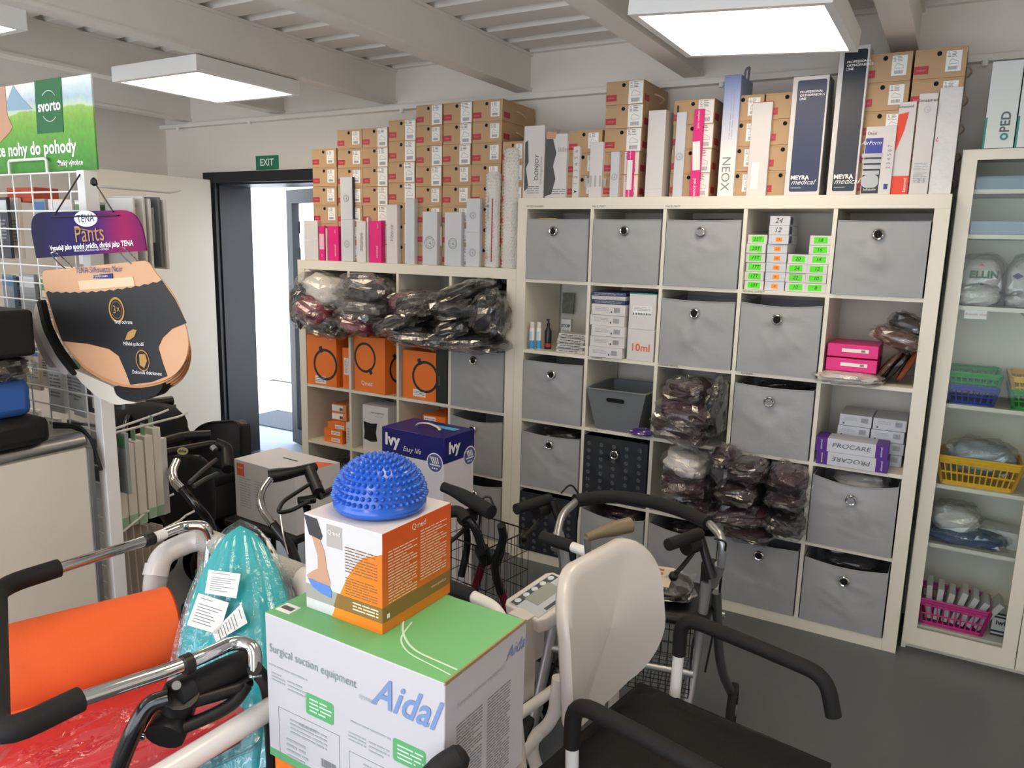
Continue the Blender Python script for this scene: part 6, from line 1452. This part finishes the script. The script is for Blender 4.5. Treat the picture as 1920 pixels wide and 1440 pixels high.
bag('black bag on the floor behind the big white carton', None, (1.08, -1.72, .30), (.07, .12, .28), (0, 0, 0), DKF, 151, tail=False) if 0 else None

# rollator handle in front of the white carton
s = thing('rollator', 'black rollator with chrome handle tube in front of the orange square carton', 'rollator', (.1, -1.6, 0))
T(s, 'hand_grip', [at(503, 893, 'z', .80), at(540, 888, 'z', .805), at(590, 876, 'z', .80)], .02, BLK, .03, 14, rad=[.026, .018])
T(s, 'chrome_tube', [at(506, 900, 'z', .80), at(488, 925, 'z', .78), at(490, 955, 'z', .75), at(512, 985, 'z', .72)], .0125, CHROME, .05, label='bent chrome handle tube')
T(s, 'frame_tube', [at(510, 982, 'z', .72), at(545, 1025, 'z', .66), V((.42, -1.82, .50)), V((.40, -1.70, .10))], .016, BLKM, .04)
T(s, 'brake_housing', [at(580, 882, 'z', .80), at(598, 925, 'z', .76)], .022, BLK, 0)
T(s, 'brake_lever', [at(585, 905, 'z', .78), at(530, 940, 'z', .76), at(520, 962, 'z', .75), at(545, 958, 'z', .74), at(580, 940, 'z', .75)], .007, BLK, .03)
T(s, 'frame_tube', [at(600, 930, 'z', .75), at(650, 905, 'z', .74)], .014, BLKM, 0); T(s, 'frame_tube', [at(560, 940, 'z', .74), at(590, 935, 'z', .74)], .016, BLKM, 0)
T(s, 'frame_tube', [V((.05, -1.50, .72)), V((.0, -1.35, .10))], .014, BLKM, 0); T(s, 'cross_tube', [V((.03, -1.48, .45)), V((.41, -1.76, .45))], .012, BLKM, 0)
part('seat', Wd(.02, .40, -1.72, -1.45, .44, .47), BLK, s, world=True, bevel=.01)
T(s, 'brake_cable', [at(525, 965, 'z', .75), at(530, 1000, 'z', .7), at(540, 1040, 'z', .65)], .003, STEEL, .02, 6)
for p in ((.40, -1.70, .09), (.0, -1.35, .09), (.12, -1.75, .09), (.30, -1.30, .09)): wheel(V(p), (.5, 1, 0), .09, .026, s)
# folded black rollator at the left with badge
s = thing('rollator', 'folded black rollator with a small yellow badge left of the white carton', 'rollator', (-.35, -1.45, 0))
T(s, 'chrome_tube', [at(330, 864, 'z', .82), at(320, 885, 'z', .80), at(325, 905, 'z', .78), at(338, 918, 'z', .76)], .012, CHROME, .04, label='bent chrome handle tube')
T(s, 'chrome_tube', [at(335, 864, 'z', .82), at(326, 885, 'z', .80), at(331, 903, 'z', .78), at(343, 914, 'z', .76)], .008, CHROME, .04, label='bent chrome handle tube')
T(s, 'frame_tube', [at(340, 915, 'z', .76), at(370, 950, 'z', .70), at(392, 975, 'z', .64), V((-.1, -1.62, .1))], .015, BLKM, .03)
T(s, 'hand_grip', [at(290, 852, 'z', .82), at(345, 842, 'z', .82), at(400, 832, 'z', .82), at(418, 840, 'z', .80)], .016, BLK, .03)
T(s, 'frame_tube', [at(300, 830, 'z', .84), at(345, 818, 'z', .84), at(395, 815, 'z', .84)], .02, BLK, .02)
T(s, 'hinge', [at(403, 832, 'z', .82), at(425, 840, 'z', .80), at(428, 880, 'z', .74)], .024, BLK, .02)
T(s, 'hinge_pin', [at(398, 838, 'z', .83), at(404, 844, 'z', .82)], .012, CHROME, 0)
for (p, q) in (((355, 905), (405, 862)), ((363, 912), (407, 888)), ((330, 856), (375, 857))): T(s, 'brake_lever', [at(*p, 'z', .78), at((p[0] + q[0]) / 2, (p[1] + q[1]) / 2 - 2, 'z', .79), at(*q, 'z', .79)], .008, mat('charcoal_plastic', '3A3A38', .4), .02)
bg_ = at(343, 846, 'z', .845); part('badge', MB().prism([(x * 1.5, y) for x, y in disc(.014, 18)], 0, .003, Matrix.Translation(bg_) @ frame((0, 0, 0), (.9, .4, 0), (-.15, .3, .9))), mat('badge_yellow', 'B9B57A', .4), s, world=True); put(text_mesh('drive', .014, INK, bold=.0006), 'lettering', s, Matrix.Translation(bg_ - V(s.location)) @ frame((0, 0, 0), (.9, .4, 0), (-.15, .3, .9)) @ Matrix.Translation((0, 0, .0035)))
part('bag_panel', blob_mb(.125, .03, .17, 8, .06, .4, M=Matrix.Translation(at(352, 925, 'y', -1.35)) @ Matrix.Rotation(.3, 4, 'Z')), BLKC, s, world=True, smooth=True, label='black fabric bag panel')
for p in ((-.1, -1.62, .09), (-.62, -1.5, .09), (-.25, -1.35, .09)): wheel(V(p), (.5, 1, 0), .09, .026, s)
# wheelchair behind
s = thing('wheelchair', 'black wheelchair with large curved side shell beside the doorway', 'wheelchair', (-1.35, -.9, 0))
def sp(u, v): q = at(u, v, 'y', -.8); return q
pts = [sp(338, 860), sp(352, 835), sp(366, 805), sp(388, 792), sp(440, 788), sp(451, 797), sp(456, 960), sp(345, 985)]
mb = MB(); n = len(pts); mb.add([(p.x, -.8, p.z) for p in pts] + [(p.x + .03, -.76, p.z) for p in pts], [tuple(range(n)), tuple(reversed(range(n, 2 * n)))] + [(i, n + i, n + (i + 1) % n, (i + 1) % n) for i in range(n)])
part('side_shell', mb, mat('black_shell', '151517', .45), s, world=True, bevel=.008)
part('shell_piping', MB().tube([p + V((.005, -.004, 0)) for p in pts[:7]], .006, 6, fr=.05), BLK, s, world=True, smooth=True)
part('seat', Wd(-1.55, -1.12, -1.12, -.82, .42, .47), BLKC, s, world=True, bevel=.012)
part('backrest', Wd(-1.57, -1.54, -1.12, -.82, .47, .72), BLKC, s, world=True, bevel=.01)
for p, r in (((-1.33, -.70, .2), .2), ((-1.33, -1.16, .2), .2), ((-1.1, -.74, .08), .08), ((-1.1, -1.1, .08), .08)): wheel(V(p), (0, 1, 0), r, .024, s, STEEL)
# black bag rollator behind the prongs
s = thing('rollator', 'black rollator with a hanging bag behind the stand prongs', 'rollator', (-1.0, -1.35, 0))
T(s, 'hand_grip', [at(262, 757, 'z', .92), at(300, 754, 'z', .92), at(323, 751, 'z', .92)], .02, BLK, .03, 14, label='black hand grip')
T(s, 'frame_tube', [at(268, 760, 'z', .91), at(245, 775, 'z', .88), at(235, 800, 'z', .84), V((-.95, -1.5, .1))], .015, BLKM, .04)
part('bag', blob_mb(.20, .05, .13, 12, .1, .45, M=Matrix.Translation(at(275, 810, 'y', -1.35)) @ Matrix.Rotation(.25, 4, 'Z')), BLKC, s, world=True, smooth=True, label='black nylon bag')
T(s, 'white_cable', [at(268, 798, 'y', -1.42), at(290, 805, 'y', -1.43), at(300, 825, 'y', -1.42)], .002, WHITE, .03, 6)
T(s, 'frame_tube', [at(323, 751, 'z', .92) + V((0, 0, -.02)), V((-1.0, -1.15, .1))], .014, BLKM, 0)
for p in ((-.95, -1.5, .09), (-1.0, -1.15, .09), (-1.25, -1.3, .09)): wheel(V(p), (.3, 1, 0), .09, .026, s)

# walking frame with U shaped padded bar
s = thing('walking_frame', 'chrome walking frame with a U shaped black foam bar at lower left', 'walking frame', (.45, -2.45, 0))
uz = .86
P1 = [at(u, v, 'z', uz) for u, v in ((110, 1065), (45, 1092), (3, 1130), (-30, 1250), (8, 1352), (65, 1345), (150, 1311))]
T(s, 'foam_bar', [P1[0], at(-8, 1102, 'z', uz), at(-10, 1388, 'z', uz), P1[6]], .0215, FOAM, .075, 18, 'black foam covered U bar')
T(s, 'chrome_tube', [at(105, 1067, 'z', uz), at(270, 1015, 'z', uz), at(345, 985, 'z', uz), at(385, 985, 'z', uz), at(395, 1010, 'z', .82), V((.26, -2.10, .6)), V((.26, -2.12, .03))], .0135, CHROME, .06, 16, 'bent chrome tube')
T(s, 'chrome_tube', [at(148, 1312, 'z', uz), at(350, 1245, 'z', uz), at(440, 1203, 'z', uz), at(478, 1212, 'z', uz - .005), V((.838, -2.42, .81))], .0135, CHROME, .05, 16, 'bent chrome tube')
T(s, 'collar', [at(272, 1014, 'z', uz), at(286, 1009, 'z', uz)], .0185, BLK, 0); T(s, 'collar', [at(343, 1248, 'z', uz), at(359, 1241, 'z', uz)], .0185, BLK, 0)
T(s, 'white_tape', [at(288, 1009, 'z', uz), at(308, 1001, 'z', uz)], .0142, PAPER, 0)
T(s, 'corner_leg', [V((.838, -2.42, .83)), V((.81, -2.365, .76)), V((.775, -2.33, .62)), V((.765, -2.315, .03))], .014, BLK, .1)
for p in ((.18, -2.50), (.60, -2.78)): T(s, 'leg', [V((p[0], p[1], .03)), V((p[0], p[1], .50))], .0135, CHROME, 0)
part('shelf_board', Wd(.17, .56, -2.80, -2.34, .49, .505), BLK, s, world=True, label='black board of the walking frame')
# orange foam roll
t = thing('foam_roll', 'bright orange foam roll lying across the walking frame', 'foam roll', (.28, -2.42, .7))
a = at(322, 1172, 'z', .70); e0 = at(5, 1258, 'z', .70); dr = (a - e0).normalized(); e0 = e0 - dr * .12
Mr = Matrix.Translation(a) @ dr.to_track_quat('Z', 'Y').to_matrix().to_4x4(); L_ = (a - e0).length; rr = .094
mb = MB(); sp_ = []
for i in range(80):
    an = 2 * PI * i / 24; r_ = rr - .0085 * i / 24; sp_.append((r_ * math.cos(an), r_ * math.sin(an)))
ORF = mat('orange_foam', 'F8682C', .8, bump=.08, bs=300)
part('roll_body', MB().lathe([(.02, -L_), (rr, -L_), (rr + .001, -L_ * .5), (rr, -.003), (rr - .004, 0), (.02, 0)], 40, Mr), ORF, t, world=True, smooth=True)
part('rolled_edge', MB().tube([Mr @ Vector((x, y, .0005)) for x, y in sp_], .0012, 4), mat('orange_foam_dark', 'B93A10', .9), t, world=True)
part('outer_lip', MB().box(-.012, .012, rr - .002, rr + .004, -L_, -.001, Mr @ Matrix.Rotation(2.4, 4, 'Z')), ORF, t, world=True)
# red bundle in film
t = thing('wrapped_bundle', 'red foam bundle in clear film under the padded bar', 'bundle', (.52, -2.50, .506))
RF_ = mat('red_foam', 'D4182B', .5, bump=.2, bs=20)
Mb = Matrix.Translation((.50, -2.47, .592)) @ Matrix.Rotation(.95, 4, 'Z') @ Matrix.Rotation(-.1, 4, 'Y')
part('red_foam', blob_mb(.24, .15, .055, 33, .08, .55, M=Mb), RF_, t, world=True, smooth=True); part('film', blob_mb(.265, .165, .065, 33.4, .12, .55, 40, 26, 2.4, ridge=.04, M=Mb), FILM, t, world=True, label='crumpled clear film')
# turquoise bundle
t = thing('wrapped_bundle', 'turquoise folded foam bundle in clear film with paper notes', 'bundle', (.55, -2.22, .5))
TQ = mat('turquoise_foam', '14B0B8', .4, var=.12, vs=5)
top = at(450, 985, 'z', .95) + V((0, 0, 0)); bot = V((.675, -2.34, .50)); ax = (top - bot).normalized(); wd_ = RX.copy(); wd_ = (wd_ - ax * wd_.dot(ax)).normalized(); nn_ = wd_.cross(ax)
def tq(k, amp, seed, top_add=0):
    mb = MB(); vs = []; fs = []; NU, NV = 64, 26; L2 = (top - bot).length + top_add
    for j in range(NV + 1):
        f_ = j / NV; wv = .155 * (1 - .02 - max(0, (f_ - .30) / .70) ** 1.9) ** .62 if f_ < 1 else .001
        wv = .152 * max(0, 1 - max(0, (f_ - .06) / .94) ** 2.1) ** .6 * (.7 + .3 * min(1, f_ / .3)); dv = wv * .42
        for i in range(NU):
            a_ = 2 * PI * i / NU; rg = 1 + amp * noise.noise(Vector((math.cos(a_) * 5, math.sin(a_) * 5, seed + f_ * .8))) + amp * .35 * math.sin(a_ * 24 + f_ * 3)
            vs.append(bot + ax * (L2 * f_) + wd_ * (math.cos(a_) * wv * k * rg) + nn_ * (math.sin(a_) * dv * k * rg))
    for j in range(NV):
        for i in range(NU): fs.append((j * NU + i, j * NU + (i + 1) % NU, (j + 1) * NU + (i + 1) % NU, (j + 1) * NU + i))
    fs.append(tuple(reversed(range(NU)))); return mb.add(vs, fs)
part('folded_foam', tq(1, .08, 3), TQ, t, world=True, smooth=True); part('film', tq(1.07, .10, 9, .015), FILM, t, world=True, label='crumpled clear film')
def note(P, label):
    vs = [at(u, v, 'z', 0) for u, v in P]; ctr = V((.0, 0, 0)); out = []
    pc = bot.lerp(top, .5); nrm = -RF
    for u, v in P:
        d_ = RX * ((u - 960) / F) + RD * ((v - 720) / F) + RF; pl = pc - nn_ * 0 ; nv = nn_ if nn_.dot(RF) < 0 else -nn_
        t_ = ((pc + nv * .078) - CP).dot(nv) / d_.dot(nv); out.append(CP + d_ * t_)
    nv = nn_ if nn_.dot(RF) < 0 else -nn_
    mb = MB().add(out + [p - nv * .001 for p in out], [(0, 1, 2, 3), (7, 6, 5, 4), (0, 4, 5, 1), (1, 5, 6, 2), (2, 6, 7, 3), (3, 7, 4, 0)])
    n_ = part('paper_note', mb, PAPER, t, world=True); lb = MB(); rd = random.Random(P[0][0])
    e1 = out[1] - out[0]; e2 = out[3] - out[0]
    for k in range(9):
        if k == 1: continue
        a_ = .12 + .0 * k; l_ = rd.uniform(.35, .78)
        p0 = out[0] + e1 * a_ + e2 * (.1 + k * .09); q0 = p0 + e1 * l_; h_ = e2 * .022
        lb.add([p0 + nv * .0006, q0 + nv * .0006, q0 + h_ + nv * .0006, p0 + h_ + nv * .0006], [(0, 1, 2, 3)])
    part('note_print', lb, GINK, n_, world=True)
    return n_
note([(391, 1068), (451, 1076), (443, 1122), (384, 1112)], ''); note([(372, 1112), (429, 1130), (411, 1190), (350, 1172)], ''); note([(452, 1132), (464, 1168), (405, 1204), (398, 1186)], '')
# PVC shower chair
s = thing('shower_chair', 'white thick tubed shower chair holding the turquoise bundle', 'shower chair', (.4, -2.15, 0))
TB = mat('white_pvc', 'E6E2DF', .22, coat=.4)
pA = at(372, 1008, 'z', .80); pB = at(572, 1085, 'z', .80)
T(s, 'back_tube', [at(288, 1135, 'z', .62), at(291, 1085, 'z', .72), at(302, 1040, 'z', .78), pA, pA.lerp(pB, .5), pB, pB + V((.05, -.03, -.02)), pB + V((.07, -.06, -.2)), V((pB.x + .07, pB.y - .06, .05))], .030, TB, .09, 20, 'thick white plastic tube')
T(s, 'leg', [at(288, 1130, 'z', .63), V((.11, -2.16, .30)), V((.11, -2.16, .05))], .030, TB, .05, 20)
T(s, 'tube_joint', [at(291, 1080, 'z', .73), at(296, 1058, 'z', .757)], .0325, TB, 0, 20)
T(s, 'front_tube', [at(290, 1462, 'z', .71), at(510, 1326, 'z', .72)], .022, TB, 0, 20)
part('mesh_back', MB().add([pA + V((.0, -.0, .028)) + (pB - pA) * .0, pB + V((0, 0, .028)), pB + V((.03, -.05, -.33)), pA + V((.03, -.05, -.33))], [(0, 1, 2, 3)]), mat('white_mesh_fabric', 'D8D4CC', .8, bump=1.0, bs=220), s, world=True)
for q in (.14, .86):
    c_ = pA.lerp(pB, q); T(s, 'mesh_sleeve', [pA.lerp(pB, q - .12), pA.lerp(pB, q + .12)], .0325, mat('white_mesh_fabric', 'D8D4CC', .8), 0, 20)
part('seat', Wd(.36, .84, -2.235, -1.92, .43, .462), mat('dark_teal_pad', '0F6E5C', .5), s, world=True, bevel=.01, label='dark teal seat pad')
part('seat', Wd(.55, .84, -2.38, -2.24, .43, .462), mat('dark_teal_pad', '0F6E5C', .5), s, world=True, bevel=.01, label='dark teal seat pad')
for p in ((.38, -1.95), (.80, -1.95), (.80, -2.36)): T(s, 'leg', [V((p[0], p[1], .05)), V((p[0], p[1], .44))], .025, TB, 0, 16)
for p in ((.38, -1.95), (.80, -1.95), (.80, -2.36), (.11, -2.16)): part('castor', MB().lathe([(.01, -.012), (.025, -.012), (.025, .012), (.01, .012)], 14, frame((p[0], p[1], .026), (1, 0, 0), (0, 0, 1))), BLK, s, world=True)
# black rollator right in front
s = thing('rollator', 'nearest black rollator with ribbed grip and brake levers at lower left', 'rollator', (.75, -2.6, 0))
hz = .80
T(s, 'hand_grip', [at(345, 1293, 'z', hz), at(400, 1270, 'z', hz), at(468, 1243, 'z', hz - .005)], .02, FOAM, .03, 18, 'black ribbed rubber grip', rad=[.025, .030])
T(s, 'clamp_collar', [at(326, 1305, 'z', hz), at(352, 1290, 'z', hz)], .029, BLK, 0, 18)
T(s, 'clamp_body', [at(338, 1300, 'z', hz + .004), at(330, 1335, 'z', hz - .05), at(308, 1382, 'z', hz - .07)], .024, BLK, .02, 14, rad=[.033, .036])
T(s, 'bolt', [at(331, 1285, 'z', hz + .034), at(330, 1287, 'z', hz + .027)], .008, STEEL, 0)
T(s, 'frame_tube', [at(318, 1308, 'z', hz), at(280, 1318, 'z', hz - .005), at(255, 1360, 'z', hz - .04), at(225, 1430, 'z', hz - .11), at(205, 1500, 'z', hz - .2), V((.86, -2.74, .12))], .0165, BLKM, .05, 16)
T(s, 'brake_lever', [at(352, 1318, 'z', hz - .02), at(450, 1290, 'z', hz - .02), at(466, 1278, 'z', hz - .02)], .0125, BLK, .01, 12); T(s, 'brake_lever', [at(340, 1365, 'z', hz - .06), at(400, 1340, 'z', hz - .05), at(440, 1318, 'z', hz - .04), at(462, 1285, 'z', hz - .02)], .0125, BLK, .04, 12)
T(s, 'frame_tube', [V((.66, -2.95, .80)), V((.62, -2.98, .12))], .0135, BLKM, 0); T(s, 'cross_tube', [V((.84, -2.73, .45)), V((.63, -2.96, .45))], .012, BLKM, 0)
for p in ((.86, -2.74, .09), (.62, -2.98, .09), (.98, -2.92, .09)): wheel(V(p), (.7, -.7, 0), .09, .026, s)
part('chrome_spring', MB().tube([at(265 + 4 * math.sin(k * 1.6), 1374 + k * 1.2, 'z', hz - .07) for k in range(12)], .0035, 5), CHROME, s, world=True)
# end of another grip at the bottom edge
s = thing('rollator', 'black rollator grip end poking in at the bottom edge before the big carton', 'rollator', (1.28, -2.52, 0))
g0 = at(862, 1418, 'z', .84); g1 = at(800, 1475, 'z', .80)
T(s, 'hand_grip', [g0, g0.lerp(g1, .4) + V((0, 0, .006)), g1], .022, FOAM, .03, 18, 'black rounded rubber grip', rad=[.020, .024]); part('grip_end', MB().lathe([(.0001, -.012), (.014, -.009), (.0205, 0), (.0205, .004)], 18, Matrix.Translation(g0) @ (g1 - g0).to_track_quat('Z', 'Y').to_matrix().to_4x4()), FOAM, s, world=True, smooth=True)
T(s, 'frame_tube', [g1, g1 + (g1 - g0) * .8, V((g1.x - .02, g1.y - .08, .1))], .0135, BLKM, .04, 14); wheel(V((g1.x - .02, g1.y - .08, .09)), (1, -.5, 0), .09, .026, s); wheel(V((g1.x + .3, g1.y - .28, .09)), (1, -.5, 0), .09, .026, s); T(s, 'cross_tube', [V((g1.x - .02, g1.y - .08, .2)), V((g1.x + .3, g1.y - .28, .2))], .012, BLKM, 0)
